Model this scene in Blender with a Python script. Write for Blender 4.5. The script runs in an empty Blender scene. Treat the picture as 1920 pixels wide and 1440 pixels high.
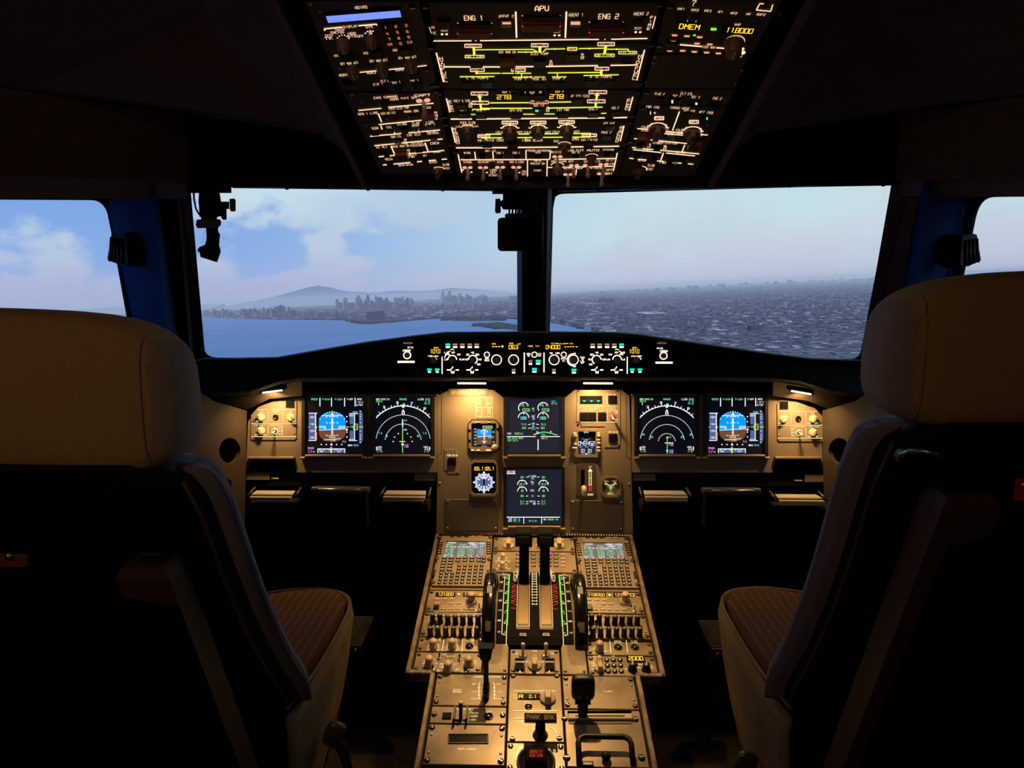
import bpy, math, random
from mathutils import Vector, Matrix
from mathutils.geometry import tessellate_polygon
random.seed(7)
SC = bpy.context.scene
COL = SC.collection
# ------------------------------------------------------------------ camera
FPX = 1331.0
PITCH, YAW = math.radians(10), math.radians(1.4)
CAM = Vector((-.0145, 0, 1.42))
FW = Vector((-math.sin(YAW)*math.cos(PITCH), math.cos(YAW)*math.cos(PITCH), -math.sin(PITCH)))
RT = Vector((math.cos(YAW), math.sin(YAW), 0))
UP = RT.cross(FW)
cd = bpy.data.cameras.new('camera'); cam = bpy.data.objects.new('camera', cd); COL.objects.link(cam)
cd.sensor_fit = 'HORIZONTAL'; cd.sensor_width = 36; cd.lens = 36*FPX/1920
cd.clip_start = .05; cd.clip_end = 400000
cam.matrix_world = Matrix(((RT.x, UP.x, -FW.x, CAM.x), (RT.y, UP.y, -FW.y, CAM.y), (RT.z, UP.z, -FW.z, CAM.z), (0, 0, 0, 1)))
SC.camera = cam
def ray(px, py): return FW + RT*((px-960)/FPX) + UP*((720-py)/FPX)
def un(px, py, d): return CAM + ray(px, py)*d
# earth frame: the aircraft is banked a little and flies nose-up over the bay
EU = (RT*-.0453 + UP - FW*.129).normalized()
EF = (FW - EU*FW.dot(EU)).normalized()
ER = EF.cross(EU)
ALT = 250.0
EO = CAM - EU*ALT
EM = Matrix(((ER.x, EF.x, EU.x, EO.x), (ER.y, EF.y, EU.y, EO.y), (ER.z, EF.z, EU.z, EO.z), (0, 0, 0, 1)))
def ground(px, py, far=120000):
    r = ray(px, py); k = -r.dot(EU)
    t = min(ALT/k, far) if k > 1e-5 else far
    return r.dot(ER)*t, r.dot(EF)*t
# ------------------------------------------------------------------ materials
MAT = {}
def nodes(m):
    m.use_nodes = True
    return m.node_tree.nodes, m.node_tree.links
def pbr(name, col, rough=.5, metal=0, noise=0, scale=40, bump=0, col2=None, stretch=None, spec=.5, thr=None):
    m = bpy.data.materials.new(name); n, l = nodes(m); b = n['Principled BSDF']
    b.inputs['Base Color'].default_value = (*col, 1); b.inputs['Roughness'].default_value = rough
    b.inputs['Metallic'].default_value = metal; b.inputs['Specular IOR Level'].default_value = spec
    if noise or bump:
        tc = n.new('ShaderNodeTexCoord'); t = n.new('ShaderNodeTexNoise'); t.inputs['Scale'].default_value = scale
        t.inputs['Detail'].default_value = 4
        if stretch:
            mp = n.new('ShaderNodeMapping'); mp.inputs['Scale'].default_value = stretch
            l.new(tc.outputs['Object'], mp.inputs[0]); l.new(mp.outputs[0], t.inputs['Vector'])
        else: l.new(tc.outputs['Object'], t.inputs['Vector'])
        if noise:
            c2 = col2 or tuple(c*(1-noise) for c in col)
            r = n.new('ShaderNodeValToRGB'); r.color_ramp.elements[0].color = (*c2, 1); r.color_ramp.elements[1].color = (*col, 1)
            a, b_ = thr or (.35, .65)
            r.color_ramp.elements[0].position = a; r.color_ramp.elements[1].position = b_
            l.new(t.outputs['Fac'], r.inputs[0]); l.new(r.outputs[0], b.inputs['Base Color'])
        if bump:
            bp = n.new('ShaderNodeBump'); bp.inputs['Strength'].default_value = bump; bp.inputs['Distance'].default_value = .001
            l.new(t.outputs['Fac'], bp.inputs['Height']); l.new(bp.outputs[0], b.inputs['Normal'])
    MAT[name] = m; return m
def em(name, col, s=1.0, samp=False):
    m = bpy.data.materials.new(name); n, l = nodes(m); b = n['Principled BSDF']
    b.inputs['Base Color'].default_value = (0.01, .01, .01, 1)
    b.inputs['Emission Color'].default_value = (*col, 1); b.inputs['Emission Strength'].default_value = s
    b.inputs['Roughness'].default_value = .4; b.inputs['Specular IOR Level'].default_value = .06
    if not samp: m.cycles.emission_sampling = 'NONE'
    MAT[name] = m; return m
# ------------------------------------------------------------------ world sky
W = bpy.data.worlds.new('sky'); SC.world = W; W.use_nodes = True
wn, wl = W.node_tree.nodes, W.node_tree.links
wn.clear()
def N(t, **k):
    x = wn.new(t)
    for a, b in k.items(): setattr(x, a, b)
    return x
def math_(op, a, b=None, c=None, clamp=False):
    x = N('ShaderNodeMath', operation=op, use_clamp=clamp)
    for i, v in enumerate((a, b, c)):
        if v is None: continue
        if isinstance(v, (int, float)): x.inputs[i].default_value = v
        else: wl.new(v, x.inputs[i])
    return x.outputs[0]
def mix_(f, a, b):
    x = N('ShaderNodeMix', data_type='RGBA')
    if isinstance(f, (int, float)): x.inputs[0].default_value = f
    else: wl.new(f, x.inputs[0])
    for i, v in ((6, a), (7, b)):
        if isinstance(v, tuple): x.inputs[i].default_value = (*v, 1)
        else: wl.new(v, x.inputs[i])
    return x.outputs[2]
def sstep(v, a, b, lo=0., hi=1.):
    x = N('ShaderNodeMapRange', interpolation_type='SMOOTHSTEP')
    wl.new(v, x.inputs[0])
    for i, k in enumerate((a, b, lo, hi)): x.inputs[i+1].default_value = k
    return x.outputs[0]
geo = N('ShaderNodeTexCoord')
def dot_(vec):
    x = N('ShaderNodeVectorMath', operation='DOT_PRODUCT'); wl.new(geo.outputs['Generated'], x.inputs[0])
    x.inputs[1].default_value = tuple(vec); return x.outputs['Value']
dr, df, du = dot_(ER), dot_(EF), dot_(EU)
cx = N('ShaderNodeCombineXYZ'); wl.new(dr, cx.inputs[0]); wl.new(df, cx.inputs[1]); wl.new(math_('MULTIPLY', du, 1.6), cx.inputs[2])
def wnoise(scale, detail=6, rough=.55, off=0, dist=0):
    t = N('ShaderNodeTexNoise'); t.inputs['Scale'].default_value = scale; t.inputs['Detail'].default_value = detail
    t.inputs['Roughness'].default_value = rough; t.inputs['Distortion'].default_value = dist
    v = N('ShaderNodeVectorMath', operation='ADD'); v.inputs[1].default_value = (off, off*.7, off*.3)
    wl.new(cx.outputs[0], v.inputs[0]); wl.new(v.outputs[0], t.inputs['Vector']); return t.outputs['Fac']
n1, n2, n3 = wnoise(9, 7, .58, 1.3), wnoise(3.2, 4, .5, 4.1), wnoise(26, 4, .6, 2.2)
side = sstep(dr, -.40, .22)
blue = mix_(side, (.10, .32, .86), (.44, .72, .86))
pale = mix_(side, (.27, .46, .86), (.64, .82, .88))
sky = mix_(sstep(du, .02, .34), pale, blue)
blobs = [(690, 372, 300, 58), (455, 392, 90, 50), (850, 385, 110, 52), (603, 470, 48, 42), (640, 500, 70, 22), (560, 532, 170, 24), (400, 510, 70, 52),
         (108, 500, 82, 74), (70, 545, 120, 46), (205, 545, 70, 52), (170, 575, 170, 20), (1450, 470, 420, 70), (1300, 400, 160, 60), (1640, 400, 120, 90), (1880, 460, 140, 90), (840, 520, 120, 22)]
acc = None
for bx, by, rx, ry in blobs:
    c = ray(bx, by).normalized(); c = Vector((c.dot(ER), c.dot(EF), c.dot(EU)))
    kx, ky = FPX/rx*.93, FPX/ry*.93
    ax = math_('MULTIPLY', math_('SUBTRACT', dr, c.x), kx*1.0/max(.75, c.y)*.95)
    ay = math_('MULTIPLY', math_('SUBTRACT', du, c.z), ky)
    d2 = math_('SQRT', math_('ADD', math_('MULTIPLY', ax, ax), math_('MULTIPLY', ay, ay)))
    v = math_('SUBTRACT', 1.0, d2)
    if c.y < 0: continue
    acc = v if acc is None else math_('MAXIMUM', acc, v)
front = math_('GREATER_THAN', df, .2)
gen = math_('MULTIPLY', math_('SUBTRACT', n2, .56), 3.0)
acc = math_('MAXIMUM', acc, gen) if False else math_('ADD', math_('MULTIPLY', math_('MAXIMUM', acc, -1.0), front), math_('MULTIPLY', gen, math_('SUBTRACT', 1.0, front)))
dens = math_('ADD', acc, math_('MULTIPLY', math_('SUBTRACT', n1, .5), 2.9))
dens = math_('ADD', dens, math_('MULTIPLY', math_('SUBTRACT', n3, .5), .5))
cov = math_('MULTIPLY', sstep(dens, .10, .60), .88)
ccol = mix_(sstep(n2, .3, .7), (.46, .63, .82), (.70, .86, .90))
ccol = mix_(sstep(du, .0, .17), mix_(side, (.52, .56, .78), (.62, .70, .80)), ccol)
sky = mix_(cov, sky, ccol)
haze = mix_(side, (.42, .47, .76), (.60, .62, .80))
sky = mix_(sstep(du, .0, .075, .8, 0.), sky, haze)
sky = mix_(sstep(du, -.02, .0, 1., 0.), sky, haze)
bg = N('ShaderNodeBackground'); wl.new(sky, bg.inputs[0]); bg.inputs[1].default_value = 1.0
wo = N('ShaderNodeOutputWorld'); wl.new(bg.outputs[0], wo.inputs[0])
# sun: behind the aircraft and high
sl = bpy.data.lights.new('sun', 'SUN'); sl.energy = 3.2; sl.angle = .02; sl.color = (.90, .84, 1)
so = bpy.data.objects.new('sun', sl); COL.objects.link(so)
so.rotation_euler = (-(EF*1.0 - EU*1.1)).to_track_quat('Z', 'Y').to_euler()
# warm lamps of the cockpit and one rear fill
def lamp(name, typ, loc, tgt, energy, col, **k):
    d = bpy.data.lights.new(name, typ); d.energy = energy; d.color = col
    for a, b in k.items(): setattr(d, a, b)
    o = bpy.data.objects.new(name, d); COL.objects.link(o); o.location = loc
    if tgt is not None: o.rotation_euler = (Vector(loc)-Vector(tgt)).to_track_quat('Z', 'Y').to_euler()
    return o
WARM = (1.0, .565, .195)
lamp('pedestal_flood_light', 'SPOT', (0, 1.585, 1.565), (0, 1.47, .62), 47, WARM, spot_size=math.radians(50), spot_blend=.62, shadow_soft_size=.012)
UL = [(508, 733, 3.2), (885, 717, 3.0), (1115, 717, 3.0), (1504, 735, 3.2)]
for lx, ly, le in UL:
    p = un(lx, ly+3, 1.838)
    t = un(lx+(8 if lx < 600 else (-8 if lx > 1400 else 0)), 850, 1.875)
    lamp('glareshield_lamp_light', 'AREA', p, t, le*(.27 if 600 < lx < 1400 else .20), WARM, shape='RECTANGLE', size=.028, size_y=.010, spread=math.radians(150))
lamp('rear_fill_light', 'POINT', (-.75, -.45, 1.88), None, 6.5, (1, .58, .25), shadow_soft_size=.05)  # unseen warm fill added for headrests and ceiling, left of the dome fixture
SC.view_settings.view_transform = 'Standard'; SC.view_settings.look = 'None'
SC.view_settings.exposure = 0; SC.view_settings.gamma = 1; SC.view_settings.use_curve_mapping = False
SC.cycles.volume_bounces = 0; SC.cycles.max_bounces = 8; SC.cycles.diffuse_bounces = 3; SC.cycles.transparent_max_bounces = 12
SC.cycles.sample_clamp_indirect = 4
# ------------------------------------------------------------------ materials list
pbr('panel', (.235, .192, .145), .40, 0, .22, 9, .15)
pbr('panel_dark', (.10, .085, .07), .5, 0, .2, 14)
pbr('pedestal', (.275, .222, .155), .33, .2, .38, 14, .25, thr=(.38, .6))
pbr('overhead', (.050, .036, .028), .55)
pbr('rail', (.26, .20, .14), .45, .3, .6, 30, .2, (.10, .07, .05), (3, 1, 1))
pbr('black', (.006, .006, .007), .45)
pbr('black_soft', (.006, .006, .006), .85, spec=.12)
pbr('black_gloss', (.006, .006, .006), .16)
pbr('hood', (.005, .005, .006), .75, spec=.2)
pbr('bezel', (.014, .012, .011), .4)
pbr('void', (.0015, .0015, .0015), .9, spec=0)
pbr('metal', (.55, .52, .48), .3, .9)
pbr('brass', (.20, .15, .09), .5, .6, .2, 30, 0, None, (1, .1, 1))
pbr('steel_dark', (.12, .11, .10), .35, .6)
pbr('knob_tan', (.46, .37, .27), .45)
pbr('knob_brown', (.20, .12, .075), .45)
pbr('knob_grey', (.13, .12, .11), .4)
pbr('cap_white', (.62, .57, .48), .4)
pbr('slot_grey', (.14, .12, .105), .5)
pbr('red', (.45, .02, .015), .4)
pbr('guard_red', (.19, .035, .018), .4)
pbr('ceil', (.125, .080, .060), .9, 0, .25, 25, .5, spec=.1)
pbr('fascia', (.10, .066, .034), .9, 0, .2, 25, .3, spec=.1)
pbr('trim_plum', (.105, .070, .085), .6)
pbr('trim_blue', (.004, .020, .075), .9, spec=.04)
pbr('floor', (.085, .060, .040), .95, 0, .4, 60, .6, spec=.1)
pbr('cloth_tan', (.40, .275, .135), .95, 0, .12, 120, .4, spec=.1)
pbr('cloth_side', (.30, .23, .21), .95, 0, .12, 150, .4, spec=.1)
pbr('cloth_blue', (.22, .21, .29), .9, 0, .15, 30, .4, None, (8, 1, .5), spec=.1)
pbr('cloth_drape', (.24, .185, .125), .95, 0, .2, 20, .5, spec=.1)
pbr('seat_shell', (.006, .006, .006), .7, spec=.15)
pbr('arm_brown', (.075, .036, .020), .6)
pbr('paper', (.66, .50, .36), .6)
pbr('white_paint', (.86, .82, .72), .5)
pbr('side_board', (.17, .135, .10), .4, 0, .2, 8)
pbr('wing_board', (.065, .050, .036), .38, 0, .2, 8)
em('w_ov', (1, .60, .35), 1.55); em('w_dim', (1, .5, .33), .9); em('yg', (.72, .80, .06), 1.5)
em('pink', (1, .30, .16), 1.3); em('amber', (1, .50, .03), 2.0); em('green', (.02, .85, .35), 1.5)
em('w_gs', (1, .82, .62), 2.2); em('w_gs_dim', (.42, .26, .18), .8); em('teal', (.0, .75, .42), 1.6)
em('cream', (1, .78, .36), 1.25); em('cream_key', (1, .74, .36), .75); em('cream_dim', (1, .7, .3), .62); em('blue_lcd', (.16, .24, 1.0), 1.35)
em('s_white', (.95, .97, 1), 1.25); em('s_green', (.25, .95, .28), 1.1); em('s_cyan', (.15, .85, .95), 1.1)
em('s_mag', (.95, .35, .95), 1.1); em('s_sky', (.0, .33, .92), 1.0); em('s_gnd', (.17, .065, .028), 1.0)
em('s_tape', (.085, .13, .30), 1.0); em('s_red', (.9, .16, .12), 1.0); em('s_yel', (.85, .85, .12), 1.2)
em('s_back', (.0015, .0022, .006), 1.0); em('s_back2', (.012, .014, .026), 1.0); em('s_mcdu', (.20, .15, .16), .95)
em('s_blue', (.1, .22, .95), 1.3); em('lamp', (1, .74, .38), 7.0, True); em('lime', (.22, .82, .06), 1.1)
em('redlit', (1, .06, .04), .9); em('s_bw', (.75, .85, 1), 1.5); em('pinkled', (1, .1, .3), 1.2)
em('w_gs_bar', (1, .78, .5), 2.4)
# pinstripe cushion
m = pbr('pinstripe', (.10, .058, .040), .95, spec=.1); n_, l_ = nodes(m)
tc = n_.new('ShaderNodeTexCoord'); wv = n_.new('ShaderNodeTexWave'); wv.bands_direction = 'X'; wv.inputs['Scale'].default_value = 17
cr = n_.new('ShaderNodeValToRGB'); cr.color_ramp.elements[0].position = .93; cr.color_ramp.elements[1].position = .99
cr.color_ramp.elements[0].color = (.105, .060, .042, 1); cr.color_ramp.elements[1].color = (.19, .12, .09, 1)
l_.new(tc.outputs['Object'], wv.inputs['Vector']); l_.new(wv.outputs['Fac'], cr.inputs[0]); l_.new(cr.outputs[0], n_['Principled BSDF'].inputs['Base Color'])
# windscreen glass
m = bpy.data.materials.new('window_glass'); n_, l_ = nodes(m); n_.clear(); MAT['window_glass'] = m
tr = n_.new('ShaderNodeBsdfTransparent'); gl = n_.new('ShaderNodeBsdfGlossy'); gl.inputs['Roughness'].default_value = 0
tr.inputs[0].default_value = (.985, .99, .99, 1)
lw = n_.new('ShaderNodeLayerWeight'); pw = n_.new('ShaderNodeMath'); pw.operation = 'POWER'; pw.inputs[1].default_value = 5; l_.new(lw.outputs['Facing'], pw.inputs[0])
fr = n_.new('ShaderNodeMath'); fr.operation = 'MULTIPLY_ADD'; fr.inputs[1].default_value = .7; fr.inputs[2].default_value = .03; l_.new(pw.outputs[0], fr.inputs[0]); mx = n_.new('ShaderNodeMixShader'); oo = n_.new('ShaderNodeOutputMaterial')
l_.new(fr.outputs[0], mx.inputs[0]); l_.new(tr.outputs[0], mx.inputs[1]); l_.new(gl.outputs[0], mx.inputs[2]); l_.new(mx.outputs[0], oo.inputs[0])
# ------------------------------------------------------------------ mesh builder
GL = {'A': ['0,0 0,4 2,6 4,4 4,0', '0,2 4,2'], 'B': ['0,0 0,6 3,6 4,5 3,3 0,3', '3,3 4,1 3,0 0,0'], 'C': ['4,5 3,6 1,6 0,5 0,1 1,0 3,0 4,1'],
 'D': ['0,0 0,6 3,6 4,4 4,2 3,0 0,0'], 'E': ['4,6 0,6 0,0 4,0', '0,3 3,3'], 'F': ['4,6 0,6 0,0', '0,3 3,3'], 'G': ['4,5 3,6 1,6 0,5 0,1 1,0 4,0 4,3 2,3'],
 'H': ['0,0 0,6', '4,0 4,6', '0,3 4,3'], 'I': ['2,0 2,6'], 'J': ['4,6 4,1 3,0 1,0 0,1'], 'K': ['0,0 0,6', '4,6 0,3 4,0'], 'L': ['0,6 0,0 4,0'],
 'M': ['0,0 0,6 2,3 4,6 4,0'], 'N': ['0,0 0,6 4,0 4,6'], 'O': ['0,1 0,5 1,6 3,6 4,5 4,1 3,0 1,0 0,1'], 'P': ['0,0 0,6 3,6 4,5 4,4 3,3 0,3'],
 'Q': ['0,1 0,5 1,6 3,6 4,5 4,1 3,0 1,0 0,1', '2,2 4,0'], 'R': ['0,0 0,6 3,6 4,5 4,4 3,3 0,3', '2,3 4,0'], 'S': ['4,5 3,6 1,6 0,5 0,4 4,2 4,1 3,0 1,0 0,1'],
 'T': ['0,6 4,6', '2,6 2,0'], 'U': ['0,6 0,1 1,0 3,0 4,1 4,6'], 'V': ['0,6 2,0 4,6'], 'W': ['0,6 1,0 2,4 3,0 4,6'], 'X': ['0,0 4,6', '0,6 4,0'],
 'Y': ['0,6 2,3 4,6', '2,3 2,0'], 'Z': ['0,6 4,6 0,0 4,0'], '0': ['0,0 0,6 4,6 4,0 0,0'], '1': ['1,5 2,6 2,0'], '2': ['0,6 4,6 4,3 0,3 0,0 4,0'],
 '3': ['0,6 4,6 4,0 0,0', '1,3 4,3'], '4': ['0,6 0,3 4,3', '4,6 4,0'], '5': ['4,6 0,6 0,3 4,3 4,0 0,0'], '6': ['4,6 0,6 0,0 4,0 4,3 0,3'],
 '7': ['0,6 4,6 3,3 3,0'], '8': ['0,0 0,6 4,6 4,0 0,0', '0,3 4,3'], '9': ['4,3 0,3 0,6 4,6 4,0 0,0'], '-': ['0,3 4,3'], '/': ['0,0 4,6'],
 '.': ['2,0 2,1'], ':': ['2,1 2,2', '2,4 2,5'], '+': ['0,3 4,3', '2,1 2,5'], '*': ['0,2 4,4', '0,4 4,2', '2,1 2,5'], '&': ['4,0 0,5 1,6 2,5 0,2 1,0 4,2'],
 '%': ['0,0 4,6', '0,5 1,6', '3,0 4,1'], '>': ['0,6 4,3 0,0'], '<': ['4,6 0,3 4,0'], '|': ['2,0 2,6'], '?': ['0,5 1,6 3,6 4,5 2,3 2,2', '2,0 2,1'], ' ': []}
GL = {k: [[tuple(float(c) for c in p.split(',')) for p in s.split()] for s in v] for k, v in GL.items()}
class MB:
    def __init__(s): s.v, s.f, s.m, s.sl, s.sm = [], [], [], [], []
    def mi(s, mat):
        if mat not in s.sl: s.sl.append(mat)
        return s.sl.index(mat)
    def add(s, vs, fs, mat, smooth=False):
        b = len(s.v); s.v += [tuple(v) for v in vs]; i = s.mi(mat)
        for f in fs: s.f.append([b+k for k in f]); s.m.append(i); s.sm.append(smooth)
    def box(s, cx, cy, cz, sx, sy, sz, mat, ch=0):
        x, y, z = sx/2, sy/2, sz/2
        if ch <= 0:
            v = [(cx+a*x, cy+b*y, cz+c*z) for a in (-1, 1) for b in (-1, 1) for c in (-1, 1)]
            s.add(v, [(0, 1, 3, 2), (4, 6, 7, 5), (0, 4, 5, 1), (2, 3, 7, 6), (0, 2, 6, 4), (1, 5, 7, 3)], mat)
        else:
            P = [(cx+a*x, cy+b*y) for a, b in ((-1, -1), (1, -1), (1, 1), (-1, 1))]
            s.prism(P, cz-z, cz+z, mat, ch)
    def quad(s, a, b, c, d, mat): s.add([a, b, c, d], [(0, 1, 2, 3)], mat)
    def prism(s, P, z0, z1, mat, ch=0, smooth=False):
        n = len(P); cx = sum(p[0] for p in P)/n; cy = sum(p[1] for p in P)/n
        ar = sum(P[i][0]*P[(i+1) % n][1]-P[(i+1) % n][0]*P[i][1] for i in range(n))
        if ar < 0: P = P[::-1]
        sg = 1 if z1 > z0 else -1
        rings = [[(p[0], p[1], z0) for p in P]]
        if ch > 0:
            rings.append([(p[0], p[1], z1-ch*sg) for p in P])
            Q = []
            for i in range(n):
                a, b, c = Vector(P[i-1][:2]), Vector(P[i][:2]), Vector(P[(i+1) % n][:2])
                e1 = (b-a); e2 = (c-b)
                e1 = e1.normalized() if e1.length > 1e-9 else Vector((1, 0)); e2 = e2.normalized() if e2.length > 1e-9 else e1
                n1_, n2_ = Vector((-e1.y, e1.x)), Vector((-e2.y, e2.x)); k = n1_+n2_
                k = k/max(.3, k.dot(n1_)) if k.length > 1e-6 else n1_
                Q.append((b.x+k.x*ch, b.y+k.y*ch, z1))
            rings.append(Q)
        else: rings.append([(p[0], p[1], z1) for p in P])
        v = [p for r in rings for p in r]; f = []
        for k in range(len(rings)-1):
            for i in range(n):
                j = (i+1) % n; q = (k*n+i, k*n+j, (k+1)*n+j, (k+1)*n+i)
                f.append(q if sg > 0 else q[::-1])
        t = tuple(range((len(rings)-1)*n, len(rings)*n)); b = tuple(range(n-1, -1, -1))
        f += [t, b] if sg > 0 else [t[::-1], b[::-1]]
        s.add(v, f, mat, smooth)
    def hole(s, outer, holes, z0, z1, mat):
        loops = [outer]+holes; V = [Vector((p[0], p[1], 0)) for L in loops for p in L]
        tri = tessellate_polygon([[Vector((p[0], p[1], 0)) for p in L] for L in loops])
        n = len(V); v = [(p.x, p.y, z1) for p in V]+[(p.x, p.y, z0) for p in V]; f = []
        for t in tri:
            a, b, c = (V[i] for i in t); ar = (b-a).cross(c-a).z
            t = t if ar > 0 else t[::-1]
            f.append(tuple(t)); f.append(tuple(i+n for i in t[::-1]))
        o = 0
        for L in loops:
            k = len(L)
            for i in range(k): f.append((o+i, o+(i+1) % k, o+(i+1) % k+n, o+i+n))
            o += k
        s.add(v, f, mat)
    def lathe(s, prof, cx, cy, n, mat, smooth=True, M=None, cap=True):
        v = []
        for r, z in prof:
            for i in range(n):
                a = 2*math.pi*i/n; v.append(Vector((cx+r*math.cos(a), cy+r*math.sin(a), z)))
        if M: v = [M @ p for p in v]
        f = [(k*n+i, k*n+(i+1) % n, (k+1)*n+(i+1) % n, (k+1)*n+i) for k in range(len(prof)-1) for i in range(n)]
        if cap: f += [tuple(range((len(prof)-1)*n, len(prof)*n)), tuple(range(n-1, -1, -1))]
        s.add(v, f, mat, smooth)
    def tube(s, pts, r, mat, n=8, flat=1.0):
        pts = [Vector(p) for p in pts]; v = []; up = Vector((.13, .31, .94))
        for i, p in enumerate(pts):
            t = (pts[min(i+1, len(pts)-1)]-pts[max(i-1, 0)]).normalized()
            a = t.cross(up); a = a.normalized() if a.length > 1e-6 else t.cross(Vector((1, 0, 0))).normalized()
            b = t.cross(a); rr = r[i] if isinstance(r, (list, tuple)) else r
            for k in range(n):
                w = 2*math.pi*k/n; v.append(p+a*math.cos(w)*rr*flat+b*math.sin(w)*rr)
        f = [(k*n+i, k*n+(i+1) % n, (k+1)*n+(i+1) % n, (k+1)*n+i) for k in range(len(pts)-1) for i in range(n)]
        f += [tuple(range((len(pts)-1)*n, len(pts)*n)), tuple(range(n-1, -1, -1))]
        s.add(v, f, mat, True)
    def line(s, x0, y0, x1, y1, w, mat, z=.0005, ext=0):
        d = Vector((x1-x0, y1-y0)); L = d.length
        if L < 1e-9: return
        d /= L; n = Vector((-d.y, d.x))*w/2; e = d*ext
        s.add([(x0-e.x-n.x, y0-e.y-n.y, z), (x1+e.x-n.x, y1+e.y-n.y, z), (x1+e.x+n.x, y1+e.y+n.y, z), (x0-e.x+n.x, y0-e.y+n.y, z)], [(0, 1, 2, 3)], mat)
    def arc(s, cx, cy, r, w, a0, a1, mat, z=.0005, n=None, ry=None, dash=False):
        n = n or max(6, int(abs(a1-a0)/12)); ry = ry or r; v = []; f = []
        for i in range(n+1):
            a = math.radians(a0+(a1-a0)*i/n); c, q = math.cos(a), math.sin(a)
            v += [(cx+(r-w/2)*c, cy+(ry-w/2)*q, z), (cx+(r+w/2)*c, cy+(ry+w/2)*q, z)]
        for i in range(n):
            if dash and i % 2: continue
            k = (2*i, 2*i+1, 2*i+3, 2*i+2); f.append(k if a1 > a0 else k[::-1])
        s.add(v, f, mat)
    def text(s, cx, cy, w, h, t, mat, z=.0006, wt=.17, gap=1.6):
        n = len(t); cw = w/(n*4+(n-1)*gap); ch = h/6; x = cx-w/2; st = min(cw*4/3.0, ch*1.7)*wt*3.2
        for c in t.upper():
            for pl in GL.get(c, []):
                for a, b in zip(pl[:-1], pl[1:]):
                    s.line(x+a[0]*cw, cy-h/2+a[1]*ch, x+b[0]*cw, cy-h/2+b[1]*ch, st, mat, z, st*.4)
            x += cw*(4+gap)
    def super(s, cx, cy, cz, sx, sy, sz, mat, e=.35, n=28, e2=None):
        def sp(v, k): return math.copysign(abs(v)**k, v)
        e2 = e2 or e; v = []; m_ = n//2
        for i in range(m_+1):
            t = -math.pi/2+math.pi*i/m_
            for j in range(n):
                p = 2*math.pi*j/n
                v.append((cx+sx/2*sp(math.cos(t), e2)*sp(math.cos(p), e), cy+sy/2*sp(math.cos(t), e2)*sp(math.sin(p), e), cz+sz/2*sp(math.sin(t), e2)))
        f = [(k*n+i, k*n+(i+1) % n, (k+1)*n+(i+1) % n, (k+1)*n+i) for k in range(m_) for i in range(n)]
        s.add(v, f, mat, True)
    def loft(s, loops, mat, smooth=True, cap=True):
        n = len(loops[0]); v = [tuple(p) for L in loops for p in L]
        f = [(k*n+i, k*n+(i+1) % n, (k+1)*n+(i+1) % n, (k+1)*n+i) for k in range(len(loops)-1) for i in range(n)]
        if cap: f += [tuple(range((len(loops)-1)*n, len(loops)*n)), tuple(range(n-1, -1, -1))]
        s.add(v, f, mat, smooth)
    def mesh(s, name):
        me = bpy.data.meshes.new(name); me.from_pydata(s.v, [], s.f)
        for x in s.sl: me.materials.append(MAT[x])
        me.polygons.foreach_set('material_index', s.m); me.polygons.foreach_set('use_smooth', s.sm); me.update(); return me
    def build(s, name, parent=None, M=None):
        return mkobj(name, s.mesh(name), parent, M)
def mkobj(name, me, parent=None, M=None):
    o = bpy.data.objects.new(name, me); COL.objects.link(o)
    if parent: o.parent = parent
    if M is not None: o.matrix_local = M
    return o
def tag(o, label=None, cat=None, group=None, kind=None):
    if label: o['label'] = label
    if cat: o['category'] = cat
    if group: o['group'] = group
    if kind: o['kind'] = kind
    return o
def thing(name, M, label, cat, group=None):
    o = bpy.data.objects.new(name, None); o.empty_display_size = .05; COL.objects.link(o)
    o.matrix_world = M if isinstance(M, Matrix) else Matrix.Translation(M)
    return tag(o, label, cat, group)
def struct(name, mb, M=None):
    o = mb.build(name, None, M); o['kind'] = 'structure'; return o
class Fr:
    def __init__(s, O, U, V):
        s.O, s.U, s.V = O, U.normalized(), V.normalized(); s.N = s.U.cross(s.V).normalized(); s.V = s.N.cross(s.U)
    def uv(s, px, py):
        r = ray(px, py); t = (s.O-CAM).dot(s.N)/r.dot(s.N); p = CAM+r*t-s.O
        return p.dot(s.U), p.dot(s.V)
    def M(s, u=0, v=0, w=0):
        o = s.O+s.U*u+s.V*v+s.N*w
        return Matrix(((s.U.x, s.V.x, s.N.x, o.x), (s.U.y, s.V.y, s.N.y, o.y), (s.U.z, s.V.z, s.N.z, o.z), (0, 0, 0, 1)))
    def at(s, px, py, w=0): u, v = s.uv(px, py); return s.O+s.U*u+s.V*v+s.N*w
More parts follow.
